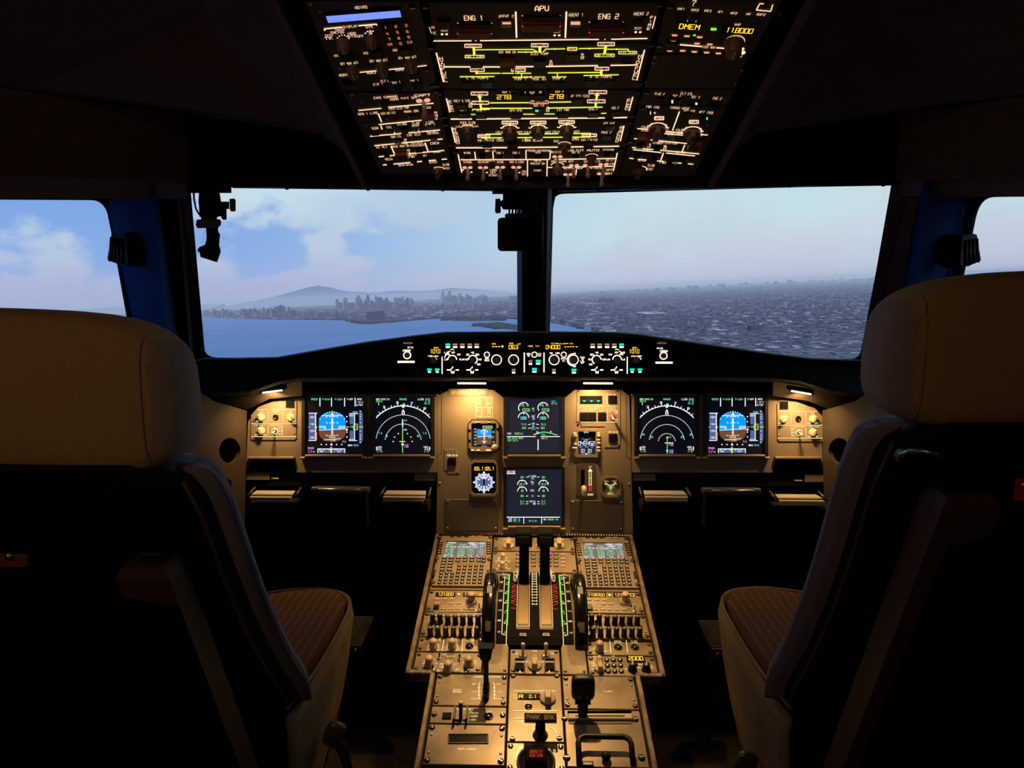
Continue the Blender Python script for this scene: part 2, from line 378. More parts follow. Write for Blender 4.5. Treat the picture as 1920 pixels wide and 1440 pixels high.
class Mod:
    """one removable unit mounted on a panel plane; coordinates are measured on the photograph and laid into that plane"""
    def __init__(s, fr, name, label, cat, px, py, group=None, w=0):
        s.fr = fr if w == 0 else Fr(fr.O+fr.N*w, fr.U, fr.V)
        s.u0, s.v0 = s.fr.uv(px, py)
        s.t = thing(name, s.fr.M(s.u0, s.v0), label, cat, group); s.mk = None
    def c(s, px, py): u, v = s.fr.uv(px, py); return u-s.u0, v-s.v0
    def sc(s, px, py):
        a = s.c(px-.5, py); b = s.c(px+.5, py); q = s.c(px, py-.5); r = s.c(px, py+.5)
        return b[0]-a[0], q[1]-r[1]
    def P(s, pts): return [s.c(*p) for p in pts]
    def plate(s, name, pts, z0, z1, mat, ch=.001):
        mb = MB(); mb.prism(s.P(pts), z0, z1, mat, ch); return mb.build(name, s.t)
    @property
    def m(s):
        if s.mk is None: s.mk = MB()
        return s.mk
    def L(s, x0, y0, x1, y1, w, mat, z=.0008):
        a = s.c(x0, y0); b = s.c(x1, y1); k = s.sc((x0+x1)/2, (y0+y1)/2)
        dx, dy = abs(x1-x0), abs(y1-y0); t = dx/(dx+dy+1e-6)
        s.m.line(*a, *b, w*(k[1]*t+k[0]*(1-t)), mat, z)
    def T(s, x, y, w, h, t, mat, z=.0008, wt=.17):
        a = s.c(x, y); k = s.sc(x, y); s.m.text(*a, w*k[0], h*k[1], t, mat, z, wt)
    def VT(s, x0, y0, x1, y1, t, w, h, mat):
        n = len(t)
        for i, ch in enumerate(t): s.T(x0+(x1-x0)*i/max(1, n-1), y0+(y1-y0)*i/max(1, n-1), w, h, ch, mat)
    def BX(s, x, y, w, h, mat, lw=1.2, t=None, tm=None):
        for a in ((x-w/2, y-h/2, x+w/2, y-h/2), (x-w/2, y+h/2, x+w/2, y+h/2), (x-w/2, y-h/2, x-w/2, y+h/2), (x+w/2, y-h/2, x+w/2, y+h/2)): s.L(*a, lw, mat)
        if t: s.T(x, y, w*.8, h*.55, t, tm or mat)
    def R(s, x, y, w, h, mat, z=.0007):
        s.m.add([(*s.c(x-w/2, y+h/2), z), (*s.c(x+w/2, y+h/2), z), (*s.c(x+w/2, y-h/2), z), (*s.c(x-w/2, y-h/2), z)], [(0, 1, 2, 3)], mat)
    def A(s, x, y, r, w, a0, a1, mat, z=.0008, dash=False, n=None):
        a = s.c(x, y); k = s.sc(x, y); s.m.arc(*a, r*k[0], w*k[0], a0, a1, mat, z, dash=dash, n=n)
    def D(s, x, y, r, mat, z=.0008):
        a = s.c(x, y); k = s.sc(x, y); n = 12
        s.m.add([(a[0]+r*k[0]*math.cos(i*math.pi/6), a[1]+r*k[0]*math.sin(i*math.pi/6), z) for i in range(n)], [tuple(range(n))], mat)
    def done(s, name='legend_marking'):
        if s.mk and s.mk.f: return s.mk.build(name, s.t)
    def put(s, kind, px, py, sc=1.0, rot=0, z=0, name=None, sxy=None):
        """a copy of a shared part with its own sub-parts"""
        x, y = s.c(px, py)
        M = Matrix.Translation((x, y, z)) @ Matrix.Rotation(math.radians(rot), 4, 'Z') @ (Matrix.Diagonal((sxy[0], sxy[1], sc, 1)) if sxy else Matrix.Scale(sc, 4))
        me, subs = PROTO[kind]
        o = mkobj(name or me.name.split('.')[0], me, s.t, M)
        for sm in subs: mkobj(sm.name.split('.')[0], sm, o)
        return o
PROTO = {}
def proto(kind, name, fn, subs=()):
    b = MB(); fn(b); L = []
    for sn, sf in subs: q = MB(); sf(q); L.append(q.mesh(sn))
    PROTO[kind] = (b.mesh(name), L)
def rect(b, w, h, z0, z1, mat, ch=.0008): b.box(0, 0, (z0+z1)/2, w, h, z1-z0, mat, ch)
proto('screw', 'screw', lambda b: (b.lathe([(.0052, 0), (.0052, .0012), (.0044, .0022), (.0012, .0024)], 0, 0, 10, 'black'), b.box(0, 0, .0027, .0072, .0014, .0006, 'metal')))
proto('rivet', 'rivet', lambda b: b.lathe([(.0026, 0), (.0022, .0012), (.0008, .0016)], 0, 0, 8, 'metal'))
proto('button', 'push_button', lambda b: rect(b, .0170, .0170, 0, .005, 'black_gloss'), [('button_bezel', lambda b: b.hole([(-.0095, -.0095), (.0095, -.0095), (.0095, .0095), (-.0095, .0095)], [[(-.0085, -.0085), (.0085, -.0085), (.0085, .0085), (-.0085, .0085)]], 0, .0035, 'black'))])
proto('button_small', 'push_button', lambda b: rect(b, .013, .013, 0, .004, 'black_gloss'))
proto('guard', 'guarded_button', lambda b: rect(b, .020, .020, 0, .006, 'guard_red'), [('switch_guard', lambda b: (b.box(-.0105, .001, .008, .0016, .022, .016, 'guard_red'), b.box(.0105, .001, .008, .0016, .022, .016, 'guard_red'), b.box(0, .011, .013, .021, .0018, .006, 'guard_red')))])
proto('guard_black', 'guarded_button', lambda b: rect(b, .018, .018, 0, .006, 'black_gloss'), [('switch_guard', lambda b: (b.box(-.0105, .001, .007, .0016, .024, .014, 'black'), b.box(.0105, .001, .007, .0016, .024, .014, 'black'), b.box(0, .012, .012, .021, .0018, .006, 'black')))])
def knobf(mat, r=.009, h=.018, top=None):
    def f(b):
        b.lathe([(r*1.25, 0), (r*1.25, .003), (r, .004), (r*.96, h*.9), (r*.8, h)], 0, 0, 16, mat)
        b.box(0, r*.1, h+.0006, .002, r*1.3, .0012, 'cap_white')
    return f
def pointf(mat, r=.012, h=.016):
    def f(b):
        b.lathe([(r, 0), (r, .0035), (r*.9, .005)], 0, 0, 20, mat)
        b.prism([(-r*.32, -r*.95), (r*.32, -r*.95), (r*.42, 0), (r*.26, r*.98), (-r*.26, r*.98), (-r*.42, 0)], .004, h, mat, .001)
        b.box(0, r*.62, h+.0004, .0016, r*.5, .001, 'black')
    return f
proto('knob_ov', 'rotary_knob', knobf('knob_brown', .0080, .015)); proto('knob_tan', 'rotary_knob', knobf('knob_tan', .008, .019))
proto('knob_grey', 'rotary_knob', knobf('knob_grey', .009, .016)); proto('knob_black', 'rotary_knob', knobf('black', .008, .018))
proto('point_tan', 'pointer_knob', pointf('knob_tan')); proto('point_brown', 'pointer_knob', pointf('knob_brown', .0125, .014))
proto('point_black', 'pointer_knob', pointf('knob_grey', .010, .012)); proto('point_big', 'pointer_knob', pointf('knob_tan', .014, .018))
proto('vol', 'volume_knob', lambda b: b.lathe([(.0062, 0), (.0062, .003), (.0052, .004), (.0052, .019), (.0046, .0205)], 0, 0, 12, 'black'),
      [('knob_cap', lambda b: b.lathe([(.0040, .0203), (.0036, .0213), (.002, .0218)], 0, 0, 10, 'slot_grey'))])
proto('dual', 'tuning_knob', lambda b: (b.lathe([(.013, 0), (.013, .006), (.0115, .008), (.0115, .010)], 0, 0, 20, 'knob_tan'), b.lathe([(.0085, .010), (.0085, .026), (.0072, .0275)], 0, 0, 16, 'knob_tan')))
def togf(b): b.lathe([(.0022, .002), (.0018, .010), (.0030, .018), (.0024, .0205), (.0008, .021)], 0, 0, 10, 'cap_white', M=Matrix.Rotation(math.radians(-14), 4, 'X'))
proto('toggle', 'toggle_switch', togf, [('switch_collar', lambda b: b.lathe([(.0060, 0), (.0058, .002), (.0036, .0032)], 0, 0, 12, 'metal'))])
proto('toggle_lit', 'toggle_switch', lambda b: (b.lathe([(.0025, .002), (.002, .012), (.0036, .019), (.003, .022), (.001, .0225)], 0, 0, 10, 'knob_tan', M=Matrix.Rotation(math.radians(10), 4, 'X'))),
      [('lit_tip', lambda b: (b.super(-.0045, .0035, .004, .0075, .005, .004, 'w_dim', 1, 10), b.super(.0045, .0035, .004, .0075, .005, .004, 'w_dim', 1, 10)))])
proto('toggle_black', 'toggle_switch', lambda b: b.lathe([(.0025, .001), (.002, .009), (.0034, .016), (.001, .0175)], 0, 0, 10, 'black_gloss'), [('switch_collar', lambda b: b.lathe([(.0060, 0), (.0055, .002), (.0034, .003)], 0, 0, 12, 'metal'))])
proto('key', 'key', lambda b: rect(b, .0125, .0062, 0, .0022, 'black', .0006), [('key_legend', lambda b: b.box(0, 0, .0024, .0078, .0020, .0004, 'cream_key'))])
proto('key_sq', 'key', lambda b: rect(b, .0092, .0082, 0, .0022, 'black', .0006), [('key_legend', lambda b: b.box(.0003, 0, .0024, .0030, .0034, .0004, 'cream_key'))])
proto('key_rd', 'key', lambda b: b.lathe([(.0046, 0), (.0046, .0015), (.0036, .0024)], 0, 0, 12, 'black'), [('key_legend', lambda b: b.lathe([(.0018, .0022), (.0016, .0028)], 0, 0, 8, 'cream_key'))])
proto('key_pale', 'key', lambda b: rect(b, .0115, .0050, 0, .0018, 'knob_tan', .0005), [('key_legend', lambda b: b.box(0, 0, .0019, .008, .0014, .0003, 'cream_dim'))])
proto('lsk', 'line_select_key', lambda b: rect(b, .0105, .0040, 0, .0025, 'black', .0005), [('key_top', lambda b: b.box(0, 0, .0027, .0045, .0018, .0004, 'cap_white'))])
proto('port', 'jack_socket', lambda b: b.lathe([(.0092, 0), (.0092, .0014), (.0078, .002), (.0066, .0016), (.0062, .0004)], 0, 0, 18, 'black_gloss'), [('socket_centre', lambda b: b.lathe([(.0034, .0004), (.0034, .0025), (.002, .003)], 0, 0, 10, 'steel_dark'))])
proto('audio_key', 'key', lambda b: b.hole([(-.0062, -.0037), (.0062, -.0037), (.0062, .0037), (-.0062, .0037)], [[(-.0052, -.0028), (.0052, -.0028), (.0052, .0028), (-.0052, .0028)]], 0, .001, 'black'), [('key_top', lambda b: b.box(0, 0, .0008, .0102, .0054, .0012, 'knob_tan'))])
HAZE = 0.000027
# ================================================================== OUTSIDE: sea, land, skyline (earth frame, real metres)
def ground_mat(name, stops, rough, scale, noise_detail=8):
    m = pbr(name, (.1, .1, .1), rough); n, l = nodes(m); b = n['Principled BSDF']
    tc = n.new('ShaderNodeTexCoord'); mp = n.new('ShaderNodeMapping'); mp.inputs['Scale'].default_value = scale
    t = n.new('ShaderNodeTexNoise'); t.inputs['Scale'].default_value = 1; t.inputs['Detail'].default_value = noise_detail; t.inputs['Roughness'].default_value = .7
    r = n.new('ShaderNodeValToRGB'); e = r.color_ramp.elements
    e[0].position, e[0].color = stops[0][0], (*stops[0][1], 1); e[1].position, e[1].color = stops[1][0], (*stops[1][1], 1)
    for p, c in stops[2:]: x = e.new(p); x.color = (*c, 1)
    l.new(tc.outputs['Object'], mp.inputs[0]); l.new(mp.outputs[0], t.inputs['Vector']); l.new(t.outputs['Fac'], r.inputs[0]); l.new(r.outputs[0], b.inputs['Base Color'])
    return m
ground_mat('sea', [(.35, (.075, .145, .29)), (.65, (.092, .172, .325))], .7, (.0004, .0015, 1), 4)
MAT['sea'].node_tree.nodes['Principled BSDF'].inputs['Specular IOR Level'].default_value = .15
ground_mat('land', [(.40, (.018, .021, .042)), (.52, (.036, .035, .062)), (.60, (.065, .06, .09)), (.72, (.15, .145, .18))], .9, (.006, .006, 1), 9)
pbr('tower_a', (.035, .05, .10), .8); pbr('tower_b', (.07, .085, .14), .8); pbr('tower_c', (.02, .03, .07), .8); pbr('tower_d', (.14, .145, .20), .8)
pbr('roof_pale', (.27, .26, .30), .8); pbr('roof_dark', (.026, .027, .050), .8); pbr('roof_mid', (.055, .050, .082), .8); pbr('green', (.02, .05, .055), .9) if False else None
pbr('isle', (.006, .015, .021), .95, 0, .5, .004); pbr('mountain', (.17, .19, .30), 1); pbr('roof_teal', (.05, .085, .13), .8)  # mountain colour lightened to carry haze that the low haze layer misses
R_ = 180000
mb = MB(); mb.add([(-R_, -R_, 0), (R_, -R_, 0), (R_, R_, 0), (-R_, R_, 0)], [(0, 1, 2, 3)], 'sea')
struct('sea', mb, EM)
shore = [(383, 594), (430, 597), (520, 600), (590, 600), (650, 601), (668, 607), (690, 608), (735, 605), (790, 600), (830, 597), (880, 597), (930, 596), (985, 600), (1010, 603), (1045, 607), (1075, 613), (1110, 621), (1140, 628), (1150, 660), (1130, 900)]
G = [ground(*p) for p in shore]
P = [(-60000, 42000), (-16000, 32000), (-9500, 18500)] + G + [(300, -2000), (60000, -8000), (170000, 60000), (90000, 170000), (-90000, 150000)]
tri = tessellate_polygon([[Vector((a, b, 0)) for a, b in P]])
mb = MB()
for t in tri:
    a, b, c = (Vector((*P[i], 0)) for i in t); t = t if (b-a).cross(c-a).z > 0 else t[::-1]
    mb.add([(*P[i], 1.5) for i in t], [(0, 1, 2)], 'land')
struct('land', mb, EM)
def islet(pts, h, name_):
    g = [ground(*p) for p in pts]; mb = MB(); cxx = sum(p[0] for p in g)/len(g); cyy = sum(p[1] for p in g)/len(g)
    rings = [[(cxx+(p[0]-cxx)*k, cyy+(p[1]-cyy)*k, z) for p in g] for k, z in ((1, -1), (1, 2.5), (.93, 3), (.85, h), (.4, h*1.15))]
    mb.loft(rings, 'isle', False); o = mb.build('islet', None, EM)
    return tag(o, name_, 'island')
islet([(826, 598), (860, 595.5), (905, 594), (948, 598), (942, 601), (890, 602.5), (845, 601.5)], 8, 'long dark wooded islet lying close off the mainland shore')
islet([(885, 612), (905, 606.5), (935, 604.5), (960, 608), (975, 616), (968, 620), (940, 616), (915, 611.5)], 9, 'small dark wooded islet nearest the windscreen centre post')
# green belt along the shore: crowns nobody could count
def clumps(name, N_, pxr, pyf, mats, sz, hh, label, cat, px_only=True):
    rnd = random.Random(11); mb = MB(); k = 0
    for _ in range(N_):
        px = rnd.uniform(*pxr); py = pyf(px, rnd)
        if py is None: continue
        x, y = ground(px, py); s = rnd.uniform(*sz); h = rnd.uniform(*hh); q = rnd.uniform(.4, 1.6); a = rnd.random()*.5
        ca, sa = math.cos(a)*s, math.sin(a)*s
        c = [(x+ca*i-sa*j*q, y+sa*i+ca*j*q) for i, j in ((-1, -1), (1, -1), (1, 1), (-1, 1))]
        m_ = rnd.choice(mats); r2 = rnd.choice(mats)
        v = [(*p, 0) for p in c]+[(*p, h) for p in c]
        mb.add(v, [(0, 1, 5, 4), (1, 2, 6, 5), (2, 3, 7, 6), (3, 0, 4, 7)], m_); mb.add(v[4:], [(0, 1, 2, 3)], r2)
    o = mb.build(name, None, EM); return tag(o, label, cat, None, 'stuff')
def shoreY(px):
    for a, b in zip(shore[:-1], shore[1:]):
        if a[0] <= px <= b[0]: return a[1]+(b[1]-a[1])*(px-a[0])/(b[0]-a[0])
    return 900
def hor(px): return 548+(1003-px)*.0453
clumps('shore_trees', 900, (560, 1000), lambda px, r: shoreY(px)-r.uniform(.6, 7), ['isle'], (15, 45), (8, 16), 'dark green belt of trees along the bay shore', 'trees')
for nm, n_c, pr__, fy in (('far_islet_trees', 260, (830, 946), lambda px, r: 598.6+r.uniform(-2.2, 3)), ('near_islet_trees', 240, (890, 972), lambda px, r: 612+(px-930)*.05+r.uniform(-4.0, 5)*(1-abs(px-930)/55))):
    clumps(nm, n_c, pr__, fy, ['isle'], (6, 22), (7, 17), 'dark clumped trees covering the %s islet in the bay' % ('long far' if nm[0] == 'f' else 'small near'), 'trees')
def cityY(px, r):
    h = hor(px); lo = min(shoreY(px)-1, 690) if px < 1145 else 690
    return h+4+(lo-h-4)*(r.random()**1.15)
clumps('low_city', 8000, (385, 1140), cityY, ['roof_dark', 'roof_mid', 'roof_mid', 'tower_a', 'roof_mid', 'roof_dark', 'roof_pale'], (12, 40), (8, 26), 'hazy low houses and sheds spreading behind the bay shore', 'city')
clumps('suburb_sprawl', 11000, (1140, 1960), cityY, ['roof_dark', 'roof_mid', 'roof_mid', 'roof_dark', 'roof_teal', 'roof_mid', 'roof_dark', 'roof_mid', 'roof_dark', 'tower_a', 'roof_mid', 'roof_pale'], (6, 24), (4, 13), 'endless low grey suburb below the right windscreen', 'city')
# towers, one object each
def tower_proto(k, mats):
    mb = MB(); a = mats
    if k == 0: mb.box(0, 0, .5, 1, 1, 1, a); mb.box(.1, 0, 1.03, .4, .5, .06, 'roof_dark')
    elif k == 1: mb.box(0, 0, .42, 1, 1, .84, a); mb.box(0, 0, .92, .68, .68, .16, a); mb.box(0, 0, 1.04, .1, .1, .12, 'roof_dark')
    elif k == 2: mb.box(-.22, 0, .5, .56, 1, 1, a); mb.box(.28, 0, .40, .44, .9, .80, 'tower_c')
    else: mb.lathe([(.5, 0), (.5, .9), (.34, .97), (.30, 1.04)], 0, 0, 12, a, False)
    for i in range(1, 9):
        if k in (0, 1): mb.box(0, -.505, i*.09, .9, .012, .03, 'roof_dark')
    return mb.mesh('tower_block')
TP = [tower_proto(i % 4, ['tower_a', 'tower_b', 'tower_c', 'tower_d'][i % 4 if i < 4 else (i+1) % 4]) for i in range(8)]
rnd = random.Random(3)
def clus(n, x0, x1, base, h0, h1, w0, w1, lab, grp, cat='tower', env=None):
    for i in range(n):
        px = x0+(x1-x0)*(i+rnd.random())/n; py = base(px)+rnd.uniform(-3, 1.5)
        x, y = ground(px, py); D = math.hypot(x, y)/FPX
        e = env(px) if env else 1
        w = rnd.uniform(w0, w1)*D; h = (h0+(h1-h0)*rnd.random()**1.6*e)*D
        o = mkobj('tower_block', TP[rnd.randrange(8)], None, EM @ Matrix.Translation((x, y, 0)) @ Matrix.Rotation(rnd.uniform(-.4, .4), 4, 'Z') @ Matrix.Diagonal((w, w*rnd.uniform(.6, 1.1), h, 1)))
        k_ = i+1; sx = 'th' if 10 < k_ % 100 < 14 else {1: 'st', 2: 'nd', 3: 'rd'}.get(k_ % 10, 'th'); tag(o, '%s, %d%s from the left' % (lab, k_, sx), cat, grp)
clus(104, 384, 650, lambda p: 593+(p-384)*.010, 5, 18, 2.4, 5.0, 'slim pale tower in the row along the bay shore', 'tower blocks along the bay shore', env=lambda p: .7+.5*math.exp(-((p-530)/45)**2))
clus(66, 632, 776, lambda p: 580-(p-632)*.01, 9, 24, 4.0, 8.0, 'blue-grey high-rise of the tallest downtown cluster', 'high-rises of the main downtown cluster', env=lambda p: 1.0 if p > 650 else .7)
clus(34, 828, 914, lambda p: 568, 7, 19, 4.0, 7.5, 'faint high-rise of the cluster near the centre post', 'high-rises of the far cluster', env=lambda p: 1.2 if p < 860 else .8)
clus(5, 955, 972, lambda p: 565, 8, 13, 4, 6, 'faint tower touching the windscreen centre post', 'towers beside the centre post')
clus(44, 780, 1100, lambda p: 578+(p > 915)*2, 2.5, 8, 3, 6, 'small mid-rise block on the hazy plain', 'mid-rise blocks on the plain')
clus(28, 1110, 1640, lambda p: hor(p)+7, 3, 8, 4, 9, 'low block on the right-hand horizon', 'blocks on the right horizon')
def big_block(px, py, w, h, dpt, roof, lab):
    x, y = ground(px, py); D = math.hypot(x, y)/FPX; mb = MB()
    mb.box(0, 0, h*D/2, w*D, dpt*D, h*D, 'roof_dark'); mb.box(0, 0, h*D+1, w*D*.98, dpt*D*.95, 2, roof)
    mb.box(w*D*.2, 0, h*D+3, w*D*.2, dpt*D*.3, 4, 'roof_mid')
    tag(mb.build('warehouse', None, EM @ Matrix.Translation((x, y, 1.5))), lab, 'building')
big_block(705, 602, 30, 17, 20, 'tower_c', 'large dark slab of a building standing on the bay shore')
big_block(1137, 568, 26, 8, 20, 'roof_mid', 'broad dark block on the plain right of the centre post')
big_block(1328, 638, 27, 3, 60, 'roof_pale', 'long white warehouse roof low in the right windscreen')
big_block(1348, 622, 18, 3, 50, 'roof_pale', 'cream warehouse roof just above the long white one')
big_block(1416, 623, 22, 11, 20, 'tower_c', 'dark square block right of the two pale warehouses')
big_block(1220, 589, 40, 2, 120, 'roof_pale', 'pale strip-like warehouse roof in the mid distance')
big_block(1110, 571, 22, 2, 90, 'roof_pale', 'small pale shed roof close to the centre post')
# distant mountains
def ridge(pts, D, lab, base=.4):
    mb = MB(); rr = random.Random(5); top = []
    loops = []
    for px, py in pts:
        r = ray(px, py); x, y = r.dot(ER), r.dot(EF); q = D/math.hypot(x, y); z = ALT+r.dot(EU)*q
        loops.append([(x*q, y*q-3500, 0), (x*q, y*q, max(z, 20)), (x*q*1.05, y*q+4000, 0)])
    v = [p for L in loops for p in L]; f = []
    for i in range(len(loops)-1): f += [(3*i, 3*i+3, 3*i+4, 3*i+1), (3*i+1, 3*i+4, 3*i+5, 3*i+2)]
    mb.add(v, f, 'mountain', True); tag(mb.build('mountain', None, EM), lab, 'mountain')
def wob(pts, n=5):
    rr = random.Random(9); o = []
    for a, b in zip(pts[:-1], pts[1:]):
        for i in range(n): t = i/n; o.append((a[0]+(b[0]-a[0])*t, a[1]+(b[1]-a[1])*t+rr.uniform(-.7, .7)))
    return o+[pts[-1]]
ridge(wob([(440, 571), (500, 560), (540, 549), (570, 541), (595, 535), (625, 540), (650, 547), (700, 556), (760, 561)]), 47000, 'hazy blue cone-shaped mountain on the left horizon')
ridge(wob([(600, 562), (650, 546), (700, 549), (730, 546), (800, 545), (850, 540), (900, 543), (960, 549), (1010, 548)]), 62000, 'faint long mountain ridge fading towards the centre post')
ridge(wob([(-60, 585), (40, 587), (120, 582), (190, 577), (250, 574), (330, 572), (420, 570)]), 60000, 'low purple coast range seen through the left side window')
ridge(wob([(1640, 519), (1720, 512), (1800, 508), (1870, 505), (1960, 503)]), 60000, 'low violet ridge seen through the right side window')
# haze over the bay
m = bpy.data.materials.new('haze'); n_, l_ = nodes(m); n_.clear(); MAT['haze'] = m
vs = n_.new('ShaderNodeVolumeScatter'); vs.inputs['Color'].default_value = (.84, .84, 1, 1); vs.inputs['Density'].default_value = HAZE; vs.inputs['Anisotropy'].default_value = 0
oo = n_.new('ShaderNodeOutputMaterial'); l_.new(vs.outputs[0], oo.inputs['Volume'])
if HAZE:
    mb = MB(); mb.box(0, 60000+600, 225, 200000, 120000, 550, 'haze')
    o = mb.build('haze', None, EM); tag(o, 'pale haze lying over the bay and city', 'haze', None, 'stuff')
# ================================================================== THE SHELL OF THE FLIGHT DECK
def slab(name, x0, x1, y0, y1, z0, z1, mat):
    mb = MB(); mb.box((x0+x1)/2, (y0+y1)/2, (z0+z1)/2, x1-x0, y1-y0, z1-z0, mat); return struct(name, mb)
slab('floor', -1.45, 1.45, -1.0, 2.62, -.05, 0, 'floor')
slab('wall_back', -1.45, 1.45, -1.05, -1.0, 0, 2.1, 'ceil')
slab('ceiling', -1.45, 1.45, -1.05, 1.9, 2.08, 2.12, 'ceil')
slab('wall_front', -1.45, 1.45, 2.56, 2.6, 0, 1.0, 'void')
slab('wall_front', -1.45, 1.45, 2.05, 2.6, .92, .95, 'void')
slab('wall_left', -1.24, -1.22, 1.5, 2.6, 0, .98, 'void')
slab('wall_right', 1.22, 1.24, 1.5, 2.6, 0, .98, 'void')
def plane3(a, b, c):
    return Fr(a, (b-a), (c-a)-(b-a)*((c-a).dot(b-a)/(b-a).dot(b-a)))
def rnd_poly(pts, r, n=5):
    out = []
    for i, p in enumerate(pts):
        rr = p[2] if len(p) > 2 else r
        a, b, c = Vector(pts[i-1][:2]), Vector(p[:2]), Vector(pts[(i+1) % len(pts)][:2])
        e1, e2 = (a-b), (c-b); k = min(rr, e1.length*.45, e2.length*.45)
        s, e = b+e1.normalized()*k, b+e2.normalized()*k
        if k < 1e-6: out.append(tuple(b)); continue
        for j in range(n+1):
            t = j/n; q = s*(1-t)**2+b*2*t*(1-t)+e*t*t; out.append(tuple(q))
    return out
def ext(P0, P1, z): t = (z-P0.z)/(P1.z-P0.z); return P0+(P1-P0)*t
def wplate(fr, left, name_w, win, rr, idx):
    """frame plate of a windscreen: edge line on the outer side, centre line on the other, a hole and a pane"""
    e0, e1 = left
    def uvw(p): q = p-fr.O; return (q.dot(fr.U), q.dot(fr.V))
    outer = [uvw(ext(e0, e1, .86)), uvw(ext(e0, e1, 2.1))]
    vb, vt = outer[0][1], outer[1][1]
    c_u = fr.uv(1016, 500)[0]
    outer = [outer[0], (c_u, vb), (c_u, vt), outer[1]]
    h = rnd_poly([fr.uv(p[0], p[1])+tuple(p[2:]) for p in win], rr, 6)
    mb = MB(); mb.hole(outer, [h], -.006, .0, 'hood'); o = struct(name_w, mb, fr.M())
    g = MB(); xs = [p[0] for p in h]; ys = [p[1] for p in h]
    g.box((min(xs)+max(xs))/2, (min(ys)+max(ys))/2, -.012, max(xs)-min(xs)+.03, max(ys)-min(ys)+.03, .006, 'window_glass')
    g.build('window_pane', o)
    return o, uvw
FL = plane3(un(357, 349, 1.70), un(971, 352, 1.90), un(385, 668, 2.05))
FRR = plane3(un(1038, 352, 1.90), un(1677, 344, 1.70), un(1608, 672, 2.05))
eL = (un(384, 760, 2.16), un(349, 300, 1.62)); eR = (un(1606, 760, 2.16), un(1681, 295, 1.62))
# keep the outer edge lines on their planes
def onp(fr, px, py): u, v = fr.uv(px, py); return fr.O+fr.U*u+fr.V*v
eL = (onp(FL, 386, 740), onp(FL, 350, 300)); eR = (onp(FRR, 1604, 740), onp(FRR, 1682, 300))
wL, _ = wplate(FL, eL, 'window_1', [(357, 350, .004), (385, 670, .035), (540, 672), (971, 660), (969, 357, .006), (925, 355), (435, 349, .004)], .01, 1)
def wplateR():
    fr = FRR
    def uvw(p): q = p-fr.O; return (q.dot(fr.U), q.dot(fr.V))
    a, b = uvw(ext(*eR, .86)), uvw(ext(*eR, 2.1)); cu = fr.uv(992, 500)[0]
    outer = [(cu, a[1]), a, b, (cu, b[1])]
    h = rnd_poly([fr.uv(p[0], p[1])+tuple(p[2:]) for p in [(1038, 362, .03), (1030, 660), (1420, 676), (1609, 674, .03), (1655, 530), (1677, 344, .005)]], .01, 6)
    mb = MB(); mb.hole(outer, [h], -.006, 0, 'hood'); o = struct('window_2', mb, fr.M())
    g = MB(); xs = [p[0] for p in h]; ys = [p[1] for p in h]
    g.box((min(xs)+max(xs))/2, (min(ys)+max(ys))/2, -.012, max(xs)-min(xs)+.03, max(ys)-min(ys)+.03, .006, 'window_glass'); g.build('window_pane', o)
    return o
wR = wplateR()
# centre post
p0, p1 = un(1003, 660, 2.10), un(1003, 335, 1.74)
def post(name, a, b, wa, wb, dep, mat):
    mb = MB(); loops = []
    for p, w in ((a, wa), (b, wb)):
        loops.append([p+RT*(w*c)+FW*(dep*s) for c, s in ((-.5, .6), (-.5, -.1), (-.36, -.42), (-.2, -.5), (.2, -.5), (.36, -.42), (.5, -.1), (.5, .6))])
    mb.loft(loops, mat, False); return struct(name, mb)
post('trim_1', un(1000, 665, 2.12), un(1002, 345, 1.80), 59*2.12/FPX, 66*1.80/FPX, .10, 'black')
mb = MB()
for x0, x1 in ((987, 989), (1017, 1014)):
    a, b = un(x0, 350, 1.75), un(x0-1, 640, 2.06); mb.tube([a, b], .0022, 'steel_dark', 6)
struct('trim_2', mb)
# light metal lip above the windscreens with its little fasteners
for k, (a, b, d0, d1) in enumerate((((436, 350.5), (925, 356.5), 1.69, 1.86), ((1046, 357), (1676, 345.5), 1.86, 1.68))):
    mb = MB(); A_, B_ = un(*a, d0), un(*b, d1); mb.tube([A_, B_], .003, 'metal', 6)
    o = struct('trim_%d' % (3+k), mb)
for px, py, d in ((538, 354, 1.68), (676, 354, 1.72), (690, 356, 1.73), (830, 357, 1.8), (1122, 357, 1.8), (1325, 352, 1.74), (1342, 351, 1.73), (1480, 350, 1.71), (1656, 348, 1.66)):
    mb = MB(); mb.super(0, 0, 0, .010, .008, .005, 'black', 1, 10); o = mb.build('window_clip', None, Matrix.Translation(un(px, py, d)))
    CL = globals().get('CL', 0)+1; tag(o, ('first', 'second', 'third', 'fourth', 'fifth', 'sixth', 'seventh', 'eighth', 'ninth')[CL-1]+' small black clip from the left along the top of the windscreens', 'clip', 'clips along the top of the windscreens')
# side windows
SLp = plane3(un(205, 374, 1.83), un(-420, 374, 1.12), un(243, 598, 1.885))
def side(fr, edge, hole_px, name, sgn):
    def uvw(p): q = p-fr.O; return (q.dot(fr.U), q.dot(fr.V))
    a, b = uvw(ext(*edge, -.02)), uvw(ext(*edge, 2.12))
    far = uvw(fr.O+fr.U*(3.2))[0]
    outer = [a, (far, a[1]), (far, b[1]), b]
    h = rnd_poly([fr.uv(*p[:2]) for p in hole_px], .05, 6)
    mb = MB(); mb.hole(outer, [h], -.008, 0, 'hood'); mb2 = mb
    M = fr.M(); o = struct(name, mb, M)
    g = MB(); xs = [p[0] for p in h]; ys = [p[1] for p in h]
    g.box((min(xs)+max(xs))/2, (min(ys)+max(ys))/2, -.025, max(xs)-min(xs)+.03, max(ys)-min(ys)+.03, .006, 'window_glass'); g.build('window_pane', o)
    return o
